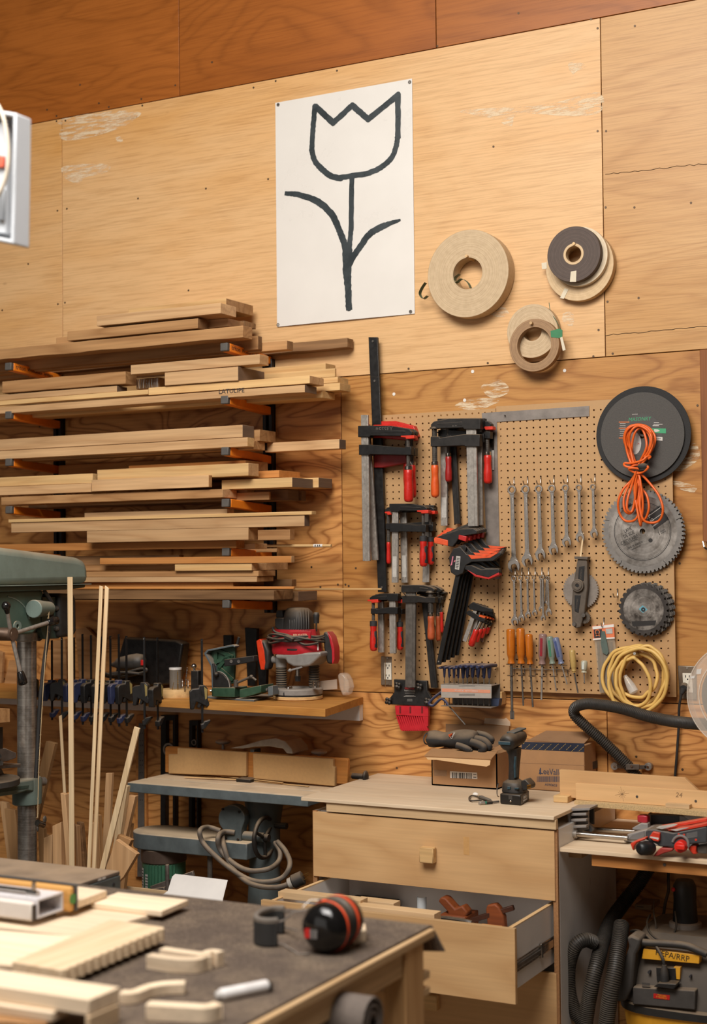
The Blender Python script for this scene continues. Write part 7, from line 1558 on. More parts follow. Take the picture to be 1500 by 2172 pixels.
yt_ = -.325; a = atY(1187, 1633, yt_); q = MB(); P = W([(1187, 1632.6), (1452, 1648), (1481, 1677), (1600, 1760)], yt_); xe = P[1][0]
q.prism([(P[0][0], .9185), (P[0][0], P[0][1]), (xe, P[0][1]-.002), (P[2][0], P[2][1]), (P[2][0]+.03, .9185)], yt_, yt_+.018); tag(q.build('fence_board', MAPLE, None, bev=.001), 'tall pale plywood fence board with one cut corner, behind the front one', 'board')
a, b = atZ(*f(1160, 560), .9187), atZ(*f(1355, 590), .9187); q = MB(); q.box((a.x, yq-.03, .9187), (b.x, yq-.001, .931)); tag(q.build('plywood_block', BIRCH, None), 'little plywood block on the particle board against the front fence board', 'block')
# mitre saw
SG2 = plain('saw_cast_grey', '#8f8a87', .5, .2, var=.12, dust=.4); SDK = plain('saw_dark_grey', '#3d3e40', .5, var=.15, dust=.25); SRED = plain('saw_red', '#cf3a22', .4, var=.15, dust=.2)
t = thing('mitre_saw', 'red and grey sliding mitre saw with chrome extension rails on the bench', 'saw', (.75, -.4, BT)); y = -.45
q = MB(); pp(q, [f(190, 610), f(385, 600), f(390, 790), f(340, 800), f(300, 870), f(205, 870)], y+.03, y+.042); pp(q, [f(190, 612), f(215, 610), f(225, 870), f(205, 870)], y, y+.03); pp(q, [f(190, 595), f(405, 590), f(400, 612), f(200, 622)], y-.004, y+.12)
for v in (640, 695, 755): pp(q, [f(225, v), f(370, v-4), f(368, v+20), f(228, v+24)], y, y+.032)
q.build('extension_end', SG2, t, bev=.001)
q = MB(); pp(q, [f(385, 600), f(440, 600), f(440, 745), f(400, 735)], y+.10, y+.11); q.build('extension_web', SDK, t); q = MB(); pp(q, [f(385, 730), f(430, 790), f(420, 815), f(340, 800)], y+.04, y+.06); q.build('extension_web', SDK, t)
for (a, b, yy, r) in (((250, 832), (760, 872), y+.0, .0085), ((420, 788), (860, 812), y+.14, .008)):
    MB().cyl(atY(*f(*a), yy), atY(*f(*b), yy), r, n=18).build('extension_rail', BRIGHT, t, smooth=60)
MB().cyl(atY(*f(232, 832), y), atY(*f(285, 836), y), .0125, n=18).build('rail_collar', STEEL, t, bev=.001)
q = MB(); pp(q, [f(720, 870), f(760, 835), f(910, 795), f(930, 790), f(1500, 800), f(1500, 1010), f(720, 905)], y+.02, y+.2); q.build('base', SG2, t, bev=.003)
q = MB(); pp(q, [f(760, 885), f(800, 845), f(910, 808), f(915, 885)], y+.016, y+.03); q.build('base_recess', plain('recess_grey', '#6d6968', .6), t)
q = MB(); pp(q, [f(945, 640), f(970, 650), f(1250, 660), f(1500, 690), f(1500, 820), f(960, 815)], y+.13, y+.16); q.build('saw_fence', SG2, t, bev=.003)
q = MB(); pp(q, [f(972, 655), f(1240, 665), f(1240, 800), f(972, 810)], y+.1285, y+.1299); q.build('fence_face', plain('fence_dark_mesh', '#34363a', .5, vs_=300, var=.4), t)
q = MB(); pp(q, [f(1270, 660), f(1385, 655), f(1500, 680), f(1500, 720), f(1340, 710)], y+.08, y+.12); q.build('fence_wing', SG2, t, bev=.004)
q = MB(); pp(q, [f(845, 662), f(905, 660), f(940, 668), f(942, 730), f(905, 738), f(848, 722)], y+.07, y+.1); q.build('fence_lever', plain('lever_red', '#a82430', .35), t, bev=.003)
q = MB(); pp(q, [f(795, 780), f(880, 732), f(945, 736), f(948, 800), f(890, 800), f(820, 800), f(805, 795)], y+.06, y+.09); q.build('lever_bracket', SG2, t, bev=.003)
# table arm with controls reaching toward the viewer
g = lambda u, v: (1320+u/8.333, 1680+v/8.333); y2 = -.60
q = MB(); pp(q, [g(405, 700), g(450, 660), g(560, 655), g(900, 720), g(1500, 600), g(1500, 900), g(1180, 925), g(900, 975), g(660, 968), g(600, 920), g(405, 840)], y2, y2+.09); q.build('arm_housing', SDK, t, bev=.004)
q = MB(); pp(q, [g(560, 630), g(900, 575), g(1500, 465), g(1500, 520), g(700, 668)], y2+.045, y2+.085); q.build('scale_strip', SRED, t, bev=.001)
q = MB(); pp(q, [g(800, 672), g(1180, 615), g(1500, 545), g(1500, 600), g(960, 700)], y2-.002, y2+.04); q.build('scale_strip', SRED, t, bev=.001)
for P_ in ([(600, 632), (860, 590), (930, 600), (700, 655)], [(850, 668), (1120, 628), (1180, 630), (960, 690)]):
    q = MB(); pp(q, [g(*p) for p in P_], y2-.0035, y2+.03); q.build('scale_plate', STK, t)
q = MB(); pp(q, [g(540, 700), g(665, 725), g(660, 850), g(640, 880), g(560, 868), g(470, 805)], y2-.012, y2+.002); q.build('detent_lever', SRED, t, bev=.002); q = MB(); pp(q, [g(500, 785), g(648, 810), g(640, 845), g(490, 805)], y2-.0125, y2-.012); q.build('lever_print', WHP, t)
k0, k1 = atY(*g(290, 1000), y2-.05), atY(*g(540, 985), y2+.0); dk = (k1-k0).normalized(); R = .0195
MB().lathe(k0, k1, [(0, R*.55), (.001, R*.66), (.003, R*.8), (.010, R*1.04), (.03, R*1.1), ((k1-k0).length*.85, R*1.08), ((k1-k0).length, R*.8)], 24).build('mitre_knob', plain('soft_black', '#191a1b', .4), t, smooth=50)
MB().cyl(k0-dk*.0004, k0-dk*.0012, R*.5, n=20).build('knob_centre', plain('deep_black', '#0d0d0d', .5), t)
q = MB(); pp(q, [g(140, 910), g(240, 860), g(410, 800), g(415, 840), g(260, 900), g(210, 960), g(200, 1040), g(175, 1010)], y2-.03, y2+.0); q.build('knob_lever', SRED, t, bev=.003)
q = MB(); pp(q, [g(600, 1060), g(680, 985), g(900, 1000), g(880, 1050), g(740, 1085), g(640, 1130), g(540, 1145)], y2-.005, y2+.02); q.build('lock_lever', plain('dull_red', '#9a3228', .45), t, bev=.003)
k0 = atY(*g(1040, 960), y2-.01); q = MB(); q.cyl(k0+Vector((0, .012, 0)), k0-Vector((0, .016, 0)), .019, .017, 20); q.box((k0.x-.008, k0.y-.03, k0.z-.005), (k0.x+.019, k0.y-.016, k0.z+.009)); q.build('bevel_knob', plain('bright_red_knob', '#d82a1c', .3), t, bev=.002)
q = MB(); q.tube([atY(*g(1030+140*math.cos(a), 920-145*math.sin(a)), y2-.002) for a in [k*PI/12 for k in range(-1, 12)]], .0045, 8); q.build('knob_shroud', plain('grey_shroud', '#77706b', .6), t, smooth=60)
q = MB(); pp(q, [g(1160, 1000), g(1220, 930), g(1310, 950), g(1300, 1050), g(1320, 1100), g(1250, 1105)], y2+.01, y2+.05); q.build('red_foot', SRED, t, bev=.003)
q = MB(); pp(q, [g(1310, 960), g(1500, 930), g(1500, 1100), g(1330, 1080)], y2+.02, y2+.06); q.build('blade_cover', DKSTEEL, t, bev=.003)
q = MB()
for k in range(7): pp(q, [g(1135, 735+k*13-k*0), g(1330, 700+k*14), g(1330, 705+k*14), g(1135, 740+k*13)], y2-.0008, y2)
q.build('warning_print', plain('faint_print', '#8a8784', .6), t)
q = MB(); 
for u, v in ((1000, 750), (1092, 757), (1303, 845)): pp(q, circ(*g(u, v), 2.4, 14), y2-.0009, y2)
q.build('red_marks', SRED, t)
# clear guard and blade at the right edge
yb2 = -.50; f2 = lambda u, v: (1400+u/7.757, 1340+v/7.757); c = atY(1572, 1478, yb2); s2 = sc_(1480, 1480, yb2)
GP = clear('clear_guard', '#e6d8c8', .08, .22)
q = MB(); R = 114*s2; q.ring((c.x, c.z), R, R*.42, yb2, yb2+.003, 80); q.ring((c.x, c.z), R, R*.985, yb2, yb2+.05, 80); q.build('blade_guard', GP, t, smooth=30)
q = MB(); q.tube([(c.x+R*math.cos(2*PI*k/80), yb2, c.z+R*math.sin(2*PI*k/80)) for k in range(80)], .0016, 6, closed=True); q.tube([(c.x+R*.78*math.cos(2*PI*k/80), yb2, c.z+R*.78*math.sin(2*PI*k/80)) for k in range(80)], .0018, 6, closed=True); q.build('guard_rim', clear('guard_rim', '#f0e4d4', .05, .6), t, smooth=60)
q = MB(); q.ring((c.x, c.z), R*.76, R*.3, yb2+.02, yb2+.028, 80); q.build('inner_housing', plain('dusty_black_housing', '#2a2725', .6, var=.4, vs_=50, dust=.3, bump=.5), t)
q = MB()
for u, v, w_, h in ((645, 655, 40, 45), (540, 748, 35, 22)): pp(q, [f2(u-w_, v-h+10), f2(u+w_, v-h-5), f2(u+w_-8, v+h-5), f2(u-w_-5, v+h)], yb2-.0006, yb2)
q.build('sticker', WHP, t)
q = MB(); q.box((c.x-.02, yb2+.03, BT+.06), (c.x+.09, yb2+.16, c.z-.05)); q.build('head_arm', SDK, t, bev=.01)
# ---- corrugated hose to the wall
def hose(pts, r, label, pitch=.0072, n=16, name='vacuum_hose'):
    S = spline(pts, 14); out = [S[0]]; acc = 0; P = []; R = []
    L = 0; cum = [0]
    for a, b in zip(S[:-1], S[1:]): L += (b-a).length; cum.append(L)
    def at(d):
        for i in range(len(cum)-1):
            if d <= cum[i+1]: return S[i].lerp(S[i+1], (d-cum[i])/max(1e-9, cum[i+1]-cum[i]))
        return S[-1]
    d = 0
    while d < L:
        for k, m in ((0, .87), (.3, 1.), (.6, 1.), (.85, .87)): P.append(at(min(L, d+k*pitch))); R.append(r*m)
        d += pitch
    return tag(MB().tube(P, R, n).build(name, HOSE, None, smooth=40), label, 'hose')
HOSE = plain('black_corrugated_hose', '#2a2724', .5, var=.2, dust=.12)
f = lambda u, v: (1020+u/3.125, 1180+v/3.125)
hose([atY(*f(u, v), yy) for u, v, yy in ((1560, 1120, -.42), (1390, 1107, -.36), (1250, 1090, -.30), (1100, 1058, -.26), (950, 1012, -.22), (800, 985, -.18), (700, 978, -.15), (630, 1000, -.13), (622, 1050, -.11), (690, 1120, -.10), (800, 1215, -.08), (900, 1310, -.065), (975, 1385, -.055), (1030, 1450, -.05), (1060, 1500, -.05))], .0195, 'thick black corrugated hose bending along the wall under the yellow cord')
t = thing('hose_bracket', 'metal strap with two round washers holding the hose to the wall', 'bracket', tuple(atY(*f(1000, 1400), -.03)))
q = MB(); pp(q, [f(900, 1380), f(960, 1380), f(965, 1410), f(905, 1405)], -.02, -.012); pp(q, [f(1050, 1385), f(1100, 1385), f(1100, 1408), f(1050, 1415)], -.02, -.012); pp(q, [f(960, 1378), f(1050, 1380), f(1050, 1415), f(962, 1415)], -.085, -.079); q.build('strap', plain('tarnished_strap', '#6d6259', .45, .6, var=.3), t, bev=.001)
for u, v in ((885, 1392), (1108, 1395)):
    p = atY(*f(u, v), -.02); MB().cyl(p+Vector((0, .02, 0)), p, .0135, n=20).build('washer', STEEL, t, bev=.001); MB().cyl(p, p+Vector((0, -.004, 0)), .004, n=8).build('screw', BRIGHT, t)
p = atY(*f(1000, 1392), -.086); MB().cyl(p, p+Vector((0, -.003, 0)), .004, n=8).build('bolt', BRIGHT, t)
# ================================================================== under the bench
f = lambda u, v: (1160+u/4.412, 1820+v/4.412); y = -.47
VG_ = plain('vac_grey', '#403b37', .7, var=.3, vs_=20, dust=.4); VY = plain('vac_yellow', '#d89a25', .45, var=.1, dust=.3)
t = thing('shop_vacuum', 'dusty grey and yellow shop vacuum under the mitre saw bench', 'vacuum', (.8, -.25, 0))
xv0 = atY(*f(600, 1300), y).x; xv1 = xv0+.42; zy = atY(*f(700, 1400), y).z; zt_ = atY(*f(900, 800), y).z
q = MB(); cxv = (xv0+xv1)/2; q.sweep([sect(cxv, y+.2, .02, .17, .17, 28, 3.5), sect(cxv, y+.2, zy-.05, .2, .195, 28, 3.5), sect(cxv, y+.2, zy-.012, .205, .2, 28, 3.5)]); q.build('tank', VY, t, smooth=40)
q = MB(); q.sweep([sect(cxv, y+.2, zy-.0115, .212, .208, 28, 3.5), sect(cxv, y+.2, zy+.012, .214, .21, 28, 3.5), sect(cxv, y+.2, zy+.02, .205, .2, 28, 3.5)]); q.build('rim', plain('vac_black_rim', '#211f1d', .6, dust=.4), t, smooth=40)
q = MB(); q.sweep([sect(cxv, y+.2, zy+.0205, .2, .198, 28, 4.5), sect(cxv, y+.21, zy+.12, .185, .185, 28, 4.5), sect(cxv, y+.22, zt_-.02, .165, .165, 28, 4.5), sect(cxv, y+.22, zt_+.02, .14, .14, 28, 4)]); q.build('head', VG_, t, smooth=40)
yh = y+.012
q = MB(); pp(q, [f(805, 1205), f(1390, 1240), f(1390, 1425), f(800, 1370)], yh-.025, yh+.05); q.build('control_ledge', VG_, t, bev=.004)
q = MB(); pp(q, [f(905, 848), f(1430, 910), f(1425, 990), f(890, 942)], yh+.0, yh+.03); lb = q.build('name_strip', VY, t, bev=.001); wt('HEPA/RRP', *f(1175, 915), yh-.0006, .026, plain('brown_print', '#3a2a14', .6), lb, a=-.1, sx=.95)
q = MB(); pp(q, [f(1190, 1020), f(1250, 1025), f(1245, 1135), f(1190, 1130)], yh+.0, yh+.03); q.build('yellow_tag', VY, t)
q = MB(); pp(q, [f(1022, 1022), f(1205, 1030), f(1215, 1170), f(1030, 1160)], yh-.002, yh+.03); pp(q, [f(1000, 1205), f(1040, 1170), f(1215, 1180), f(1190, 1230)], yh-.045, yh+.0); q.build('outlet_cover', BLACK, t, bev=.002)
p0 = atY(*f(1100, 1000), yh-.02); p1 = atY(*f(1105, 1190), yh-.02); q = MB(); q.lathe(p0, p1, [(0, .007), (.01, .009), (.02, .012), (.04, .014), ((p1-p0).length, .014)], 12); pl = q.build('plug', RUBBER, t, smooth=40)
q = MB(); q.tube(spline([atY(*f(u, v), yy) for u, v, yy in ((790, 685, -.3), (850, 680, -.36), (940, 730, -.42), (1020, 820, -.46), (1080, 930, yh-.02), (1100, 1005, yh-.02))], 6), .005, 8); q.build('cable', RUBBER, t, smooth=60)
q = MB(); pp(q, [f(1000, 1268), f(1152, 1285), f(1148, 1328), f(998, 1312)], yh-.0265, yh-.025); lb = q.build('red_label', RED, t); wt('PERFORM', *f(1078, 1288), yh-.0272, .0065, VY, lb, a=-.1); wt('& PROTECT', *f(1074, 1307), yh-.0272, .0065, VY, lb, a=-.1)
q = MB()
for k in range(4): pp(q, [f(890, 1168+k*11), f(965, 1172+k*11), f(965, 1176+k*11), f(890, 1172+k*11)], yh-.0265, yh-.024)
pp(q, circ(*f(955, 1070), 3, 12), yh-.001, yh+.02); pp(q, circ(*f(1340, 1110), 2.4, 12), yh-.001, yh+.02); q.build('vents', INK, t)
q = MB(); pp(q, [f(745, 745), f(790, 720), f(880, 760), f(860, 850), f(830, 900), f(800, 1205), f(735, 1340), f(650, 1350), f(700, 1000), f(770, 830)], yh-.03, yh+.05); q.build('corner_post', VG_, t, bev=.008)
q = MB(); q.tube(spline([atY(*f(u, v), yh-.0) for u, v in ((830, 760), (900, 790), (1100, 800), (1300, 820), (1430, 870), (1500, 900))], 5), .012, 10); q.build('handle', plain('vac_handle', '#2b2826', .6, dust=.4), t, smooth=60)
zh = zt_+.02
hy = y-.03
hose([atY(*f(u, v), yy) for u, v, yy in ((440, 790, hy+.05), (360, 765, hy+.02), (270, 820, hy), (215, 960, hy), (200, 1120, hy), (215, 1290, hy), (270, 1440, hy), (340, 1540, hy), (420, 1640, hy))], .0235, 'left loop of black vacuum hose against the white cabinet side', .0058)
hose([atY(*f(u, v), yy) for u, v, yy in ((960, 80, -.10), (860, 240, -.12), (720, 420, -.16), (600, 590, -.25), (530, 760, -.36), (480, 950, -.46), (430, 1150, hy), (390, 1350, hy), (360, 1560, hy), (350, 1700, hy))], .0245, 'middle black vacuum hose rising to the wall under the bench', .0062)
hose([atY(*f(u, v), yy) for u, v, yy in ((700, 620, -.42), (690, 700, -.45), (670, 850, -.50), (640, 1050, -.54), (600, 1250, -.56), (570, 1450, -.56), (550, 1620, -.56))], .0255, 'nearest black vacuum hose standing right beside the yellow vacuum tank', .0066)
t = thing('orbital_sander', 'black power sander with a pale base sitting on top of the vacuum', 'power tool', tuple(atY(*f(1300, 780), -.28))); ys = -.28
c = atY(*f(1300, 740), ys); s3 = sc_(1450, 1980, ys)/4.412
zv = lambda v: atY(*f(1300, v), ys).z
MB().lathe((c.x, ys, zv(800)), (c.x, ys, 2), [(0, 190*s3), (.02, 190*s3), (.022, 140*s3)], 28).build('sole', RUBBER, t)
MB().lathe((c.x, ys, zv(725)), (c.x, ys, 2), [(0, 150*s3), (.004, 158*s3), (zv(600)-zv(725), 150*s3), (zv(590)-zv(725), 120*s3)], 28).build('shroud', plain('pale_shroud', '#8d8176', .6, dust=.4), t, smooth=40)
MB().lathe((c.x, ys, zv(598)), (c.x, ys, 2), [(0, 118*s3), (.03, 112*s3), (zv(400)-zv(598), 105*s3), (zv(260)-zv(598), 108*s3), (zv(205)-zv(598), 80*s3), (zv(195)-zv(598), 20*s3)], 24).build('motor', BLACK, t, smooth=40)
q = MB(); a, b = atY(*f(1040, 700), ys-.02), atY(*f(1150, 670), ys); d = (b-a).length; q.lathe(a, b, [(0, .017), (.003, .02), (d*.5, .021), (d, .019)], 20); q.build('dust_port', plain('grey_port', '#77695c', .5, dust=.4), t, smooth=40); MB().cyl(a-(b-a).normalized()*.0005, a-(b-a).normalized()*.001, .014, n=18).build('port_opening', plain('deep_black', '#0d0d0d', .5), t)
q = MB(); p = atY(*f(1185, 295), ys-.03); q.ball(p, .007, 10, 6); q.build('switch', RED, t, smooth=60)
q = MB(); q.tube(spline([atY(*f(u, v), yy) for u, v, yy in ((1005, 400, -.2), (1000, 500, -.3), (1020, 620, -.34), (1025, 780, -.36), (1010, 790, -.36))], 5), .003, 6); q.tube(spline([atY(*f(u, v), yy) for u, v, yy in ((970, 530, -.3), (940, 600, -.34), (960, 690, -.38), (1050, 765, -.4), (1150, 750, -.38), (1210, 650, -.36), (1200, 500, -.33))], 6), .0035, 6); q.build('cable', RUBBER, t, smooth=60)
q = MB(); pp(q, [f(825, 430), f(985, 440), f(980, 490), f(825, 480)], -.13, -.03); o = tag(q.build('junction_box', plain('tan_box', '#8a6a48', .6), None, bev=.002), 'small tan box fixed to the dark wall under the bench', 'box'); q = MB(); pp(q, [f(845, 452), f(905, 456), f(905, 462), f(845, 458)], -.1306, -.13); q.build('print', INK, o)
tag(MB().tube(spline([atY(*f(1140, 60), -.03), atY(*f(1138, 200), -.03), atY(*f(1140, 300), -.05), atY(*f(1110, 420), -.08), atY(*f(1090, 560), -.1)], 5), .005, 8).build('black_lead', RUBBER), 'black cable dropping down the dark wall under the bench', 'cable')
def carpet():
    m, nt, b = newmat('ribbed_carpet'); v = coords(nt, rnd=False)
    x = nd(nt, 'SeparateXYZ', {0: nd(nt, 'VectorRotate', {'Vector': v, 'Angle': .5}, rotation_type='Z_AXIS').outputs[0]})
    wv = nd(nt, 'Math', {0: nd(nt, 'Math', {0: x.outputs[0], 1: 900.}, operation='MULTIPLY').outputs[0]}, operation='SINE').outputs[0]
    n = nd(nt, 'TexNoise', {'Vector': v, 'Scale': 260., 'Detail': 4., 'Roughness': .7}).outputs[0]
    n2 = nd(nt, 'TexNoise', {'Vector': v, 'Scale': 7., 'Detail': 6., 'Roughness': .7}).outputs[0]
    col = mixc(nt, ramp(nt, n2, [(.42, (0, 0, 0)), (.7, (.8, .8, .8))]), lin('#685b51'), lin('#8e7c69'))
    col = mixc(nt, 1., col, ramp(nt, n, [(.28, (.35, .35, .35)), (.6, (1.1, 1.1, 1.1)), (.7, (2.1, 2., 1.9))]), 'MULTIPLY')
    col = mixc(nt, 1., col, ramp(nt, nd(nt, 'MapRange', {0: wv, 1: -1., 2: 1.}).outputs[0], [(.1, (.7, .7, .7)), (.7, (1.05, 1.05, 1.05))]), 'MULTIPLY')
    nt.links.new(col, b.inputs['Base Color']); b.inputs['Roughness'].default_value = .95; b.inputs['Specular IOR Level'].default_value = .1
    nt.links.new(nd(nt, 'Bump', {'Height': nd(nt, 'Math', {0: wv, 1: n}, operation='ADD').outputs[0], 'Strength': .5, 'Distance': .002}).outputs[0], b.inputs['Normal'])
    return m
# ================================================================== near table and what lies on it
TZ = .90
CPT = carpet()
TBR = wood('table_rail', '#dcbb90', '#b68e5e', axis='Y', con=.45); TLEG = wood('table_leg', '#d4aa78', '#ab7c49', axis='Z', con=.45)
t = thing('assembly_table', 'wooden assembly table with a light timber edge in the foreground', 'table', (-.2, -2.6, 0))
xr_, yb_ = .645, -2.03
q = MB(); q.box((-1.3, -3.6, TZ-.018), (xr_-.021, yb_-.002, TZ-.004)); q.build('table_top', BIRCH, t)
q = MB(); q.box((xr_-.02, -3.6, TZ-.022), (xr_, yb_, TZ-.003)); q.build('edge_strip', TBR, t, bev=.003)
q = MB(); q.box((xr_-.045, -3.6, TZ-.075), (xr_-.012, yb_-.145, TZ-.0225)); q.build('side_rail', TBR, t, bev=.001)
q = MB(); q.box((-1.25, yb_-.06, TZ-.075), (xr_-.05, yb_-.03, TZ-.019)); q.build('back_rail', PINE, t, bev=.001)
a, b = atX(825, 2100, xr_-.02), atX(862, 2100, xr_-.02)
q = MB(); q.box((xr_-.058, yb_-.14, 0), (xr_-.006, yb_-.05, TZ-.0225)); q.build('leg', TLEG, t, bev=.002)
q = MB(); q.box((-1.2, yb_-.15, 0), (-1.14, yb_-.065, TZ-.0185)); q.build('leg', TLEG, t, bev=.002)
zsh = atY(793, 2158, yb_-.42).z-.006-.055; q = MB(); q.box((-1.2, -3.6, zsh-.018), (xr_-.08, yb_-.16, zsh)); q.build('lower_shelf', BIRCH, t)
q = MB(); n = 40; s0 = []; s1 = []
q.box((-.9, -3.6, TZ-.0025), (xr_-.012, yb_+.004, TZ+.003)); 
o = tag(q.build('carpet_mat', CPT, None, bev=.002), 'dark grey ribbed carpet covering the foreground table', 'carpet')
fl_p = [atX(900, 1996, xr_-.06), atX(919, 1984, xr_-.0), Vector((xr_+.004, yb_+.012, TZ-.028)), Vector((xr_+.004, yb_+.03, TZ-.065)), Vector((xr_-.06, yb_+.02, TZ-.07)), Vector((xr_-.07, yb_+.008, TZ-.004))]
q = MB(); A4 = [Vector((xr_-.085, yb_+.005, TZ)), Vector((xr_-.012, yb_+.005, TZ)), Vector((xr_+.012, yb_+.022, TZ-.058)), Vector((xr_-.06, yb_+.018, TZ-.064))]
q.sweep([A4, [p+Vector((0, .005, .001)) for p in A4]]); q.build('corner_flap', CPT, o, bev=.001)
# ribs of the carpet
# slats poking out under the table
for k, (z, x1) in enumerate(((TZ-.095, .0), (TZ-.13, .0))):
    a, b = atX(865, 2060+25*k, xr_-.03), None
    q = MB(); q.box((xr_-.30, yb_-.046, z-.016), (xr_-.012, yb_-.006, z)); tag(q.build('plywood_offcut', BIRCH, None, bev=.001), ('upper pale plywood slat poking out beside the table leg', 'lower pale plywood slat poking out beside the table leg')[k], 'slat')
a0 = atY(793, 2158, yb_-.42); q = MB(); P = []; Q = []
for k in range(44):
    a = k*.42; r = .010+.0009*k; P.append((r*math.cos(a), r*math.sin(a))); Q.append(((r+.0055)*math.cos(a), (r+.0055)*math.sin(a)))
vs = []; fs = []; m_ = len(P); dz = -.006
for x in (a0.x, a0.x-.6):
    for u in (P, Q): vs += [(x, a0.y+p, a0.z+v+dz) for p, v in u]
for k in range(m_-1):
    fs += [(k, k+1, m_+k+1, m_+k), (2*m_+k, 3*m_+k, 3*m_+k+1, 2*m_+k+1), (k, 2*m_+k, 2*m_+k+1, k+1), (m_+k, m_+k+1, 3*m_+k+1, 3*m_+k)]
q.add(vs, fs); tag(q.build('rolled_carpet', plain('grey_felt', '#6c6159', .95, var=.2, vs_=80, bump=.6), None, smooth=40), 'rolled up grey carpet stored below the foreground table', 'carpet roll')
# ---- ear muffs
c = atZ(690, 2022, TZ+.003); t = thing('ear_muffs', 'black ear muffs with orange rings lying on the carpet', 'ear muffs', (c.x, c.y, TZ+.003)); f = lambda u, v: (520+u/5.357, 1900+v/5.357)
s = sc_(690, 1980, c.y); EB = plain('gloss_black_cup', '#141211', .12, var=.2); EO = plain('muff_orange', '#dd4a22', .45); R = 54*s
cc = Vector((c.x, c.y+.01, TZ+.003+R*1.0)); ax = Vector((.10, 1, -.04)).normalized(); up = Vector((0, 0, 1))
def cupshape(o, d, prof, mat, name, par, n=32):
    q = MB(); q.lathe(o, o+d, prof, n); return q.build(name, mat, par, smooth=50)
u0 = cc-ax*.012
cupshape(u0-ax*.030, ax, [(0, R*.1), (.002, R*.4), (.007, R*.66), (.016, R*.86), (.028, R*.97), (.040, R)], EB, 'ear_cup', t)
cupshape(u0+ax*.0102, ax, [(0, R*1.0), (.001, R*1.015), (.006, R*1.015), (.007, R*.97)], EO, 'orange_ring', t)
cupshape(u0+ax*.0175, ax, [(0, R*.96), (.004, R*1.0), (.012, R*.98), (.016, R*.88)], BLACK, 'cushion', t)
u1 = u0+ax*.062+Vector((0, 0, .006))
cupshape(u1-ax*.027, ax, [(0, R*.88), (.004, R*.98), (.012, R*1.), (.016, R*.96)], BLACK, 'cushion', t)
cupshape(u1-ax*.0105, ax, [(0, R*.97), (.001, R*1.015), (.005, R*1.015), (.006, R*1.0)], EO, 'orange_ring', t)
cupshape(u1-ax*.004, ax, [(0, R*1.), (.012, R*.97), (.024, R*.86), (.033, R*.6), (.037, R*.1)], EB, 'ear_cup', t)
yl = None
p = u0-ax*.0305; d = ray(*f(790, 430)); px_ = lambda u, v, k=0.: CAM+ray(*f(u, v))*(((u0-ax*.031)-CAM).dot(ax)/ray(*f(u, v)).dot(ax))
def onface(pts, mat, name, dd=-.002):
    P = [px_(*p)+ax*(.004) for p in pts]; q = MB(); q.sweep([[a-ax*.006 for a in P], P]); return q.build(name, mat, t)
onface([(680, 375), (735, 372), (738, 480), (685, 478)], RED, 'red_mark'); onface([(742, 385), (770, 388), (770, 490), (745, 485)], plain('grey_mark', '#6d6864', .6), 'print_mark'); onface([(780, 390), (822, 395), (818, 490), (785, 490)], plain('grey_mark', '#6d6864', .6), 'print_mark')
q = MB(); hp = atZ(*f(290, 580), TZ+.004); hb = Vector((hp.x, hp.y, 0)); secs = []
for k in range(9):
    a = -.2+k/8*2.0; rr = .052; cpt = hb+Vector((-.0+rr*.7*math.sin(a-.8), .055+rr*1.3*(1-math.cos(a-.8))-.07, 0)); nrm = Vector((-math.cos(a-.8)*.35, -1*math.cos(a), 0)).normalized()
    secs.append(cpt)
pb = [atZ(*f(u, v), TZ+.004) for u, v in ((370, 575), (250, 580), (150, 560), (130, 520), (190, 470), (320, 430), (450, 430))]
SB = spline(pb, 5); hh = abs(atY(*f(250, 290), hp.y).z-TZ)
q = MB(); n_ = len(SB); secs = []
for i, p in enumerate(SB):
    tt = (SB[min(i+1, n_-1)]-SB[max(i-1, 0)]).normalized(); nn = Vector((-tt.y, tt.x, 0))*.006
    secs.append([p+nn, p-nn, p-nn+Vector((0, 0, hh*.95)), p+nn+Vector((0, 0, hh*.95))])
q.sweep(secs); q.build('headband_pad', plain('pad_charcoal', '#2a2826', .7, var=.2, dust=.4), t, bev=.004)
q = MB(); q.tube([p+Vector((0, 0, hh*.97)) for p in SB], .006, 8); q.build('pad_edge', plain('pad_edge_grey', '#6b6259', .8), t, smooth=60)
q = MB(); wy = lambda u, v, yy: atY(*f(u, v), yy)
q.tube([SB[1]+Vector((0, 0, hh*.9)), wy(440, 280, SB[0].y+.02), wy(560, 180, cc.y), wy(740, 150, cc.y+.0)], .0018, 6); q.tube([SB[-2]+Vector((0, 0, hh*.85)), wy(560, 170, cc.y+.04), wy(740, 150, cc.y+.03)], .0018, 6)
q.tube([SB[0]+Vector((0, 0, .006)), wy(440, 555, SB[0].y), wy(610, 665, c.y-.03), wy(735, 655, c.y-.03)], .0018, 6); q.tube([SB[-1]+Vector((0, 0, hh*.25)), wy(590, 395, cc.y+.05)], .0018, 6)
q.tube([wy(650, 135, cc.y+.06), wy(740, 50, cc.y+.08), wy(850, 48, cc.y+.09)], .0014, 6); q.build('wire_frame', STEEL, t, smooth=60)
q = MB(); q.cyl(wy(835, 50, cc.y+.09), wy(1045, 45, cc.y+.1), .0035, n=8); q.build('yoke', BLACK, t); q = MB(); q.cyl(wy(945, 46, cc.y+.095), wy(995, 45, cc.y+.1), .0055, n=8); q.build('yoke_clip', EO, t)
q = MB(); q.tube([wy(720, 160, cc.y-.01), wy(800, 140, cc.y-.01), wy(960, 130, cc.y+.0)], .005, 8); q.build('yoke_arm', BLACK, t, smooth=60); q = MB(); q.ball(wy(905, 100, cc.y+.02), .011, 10, 6); q.build('pivot', EO, t, smooth=60)
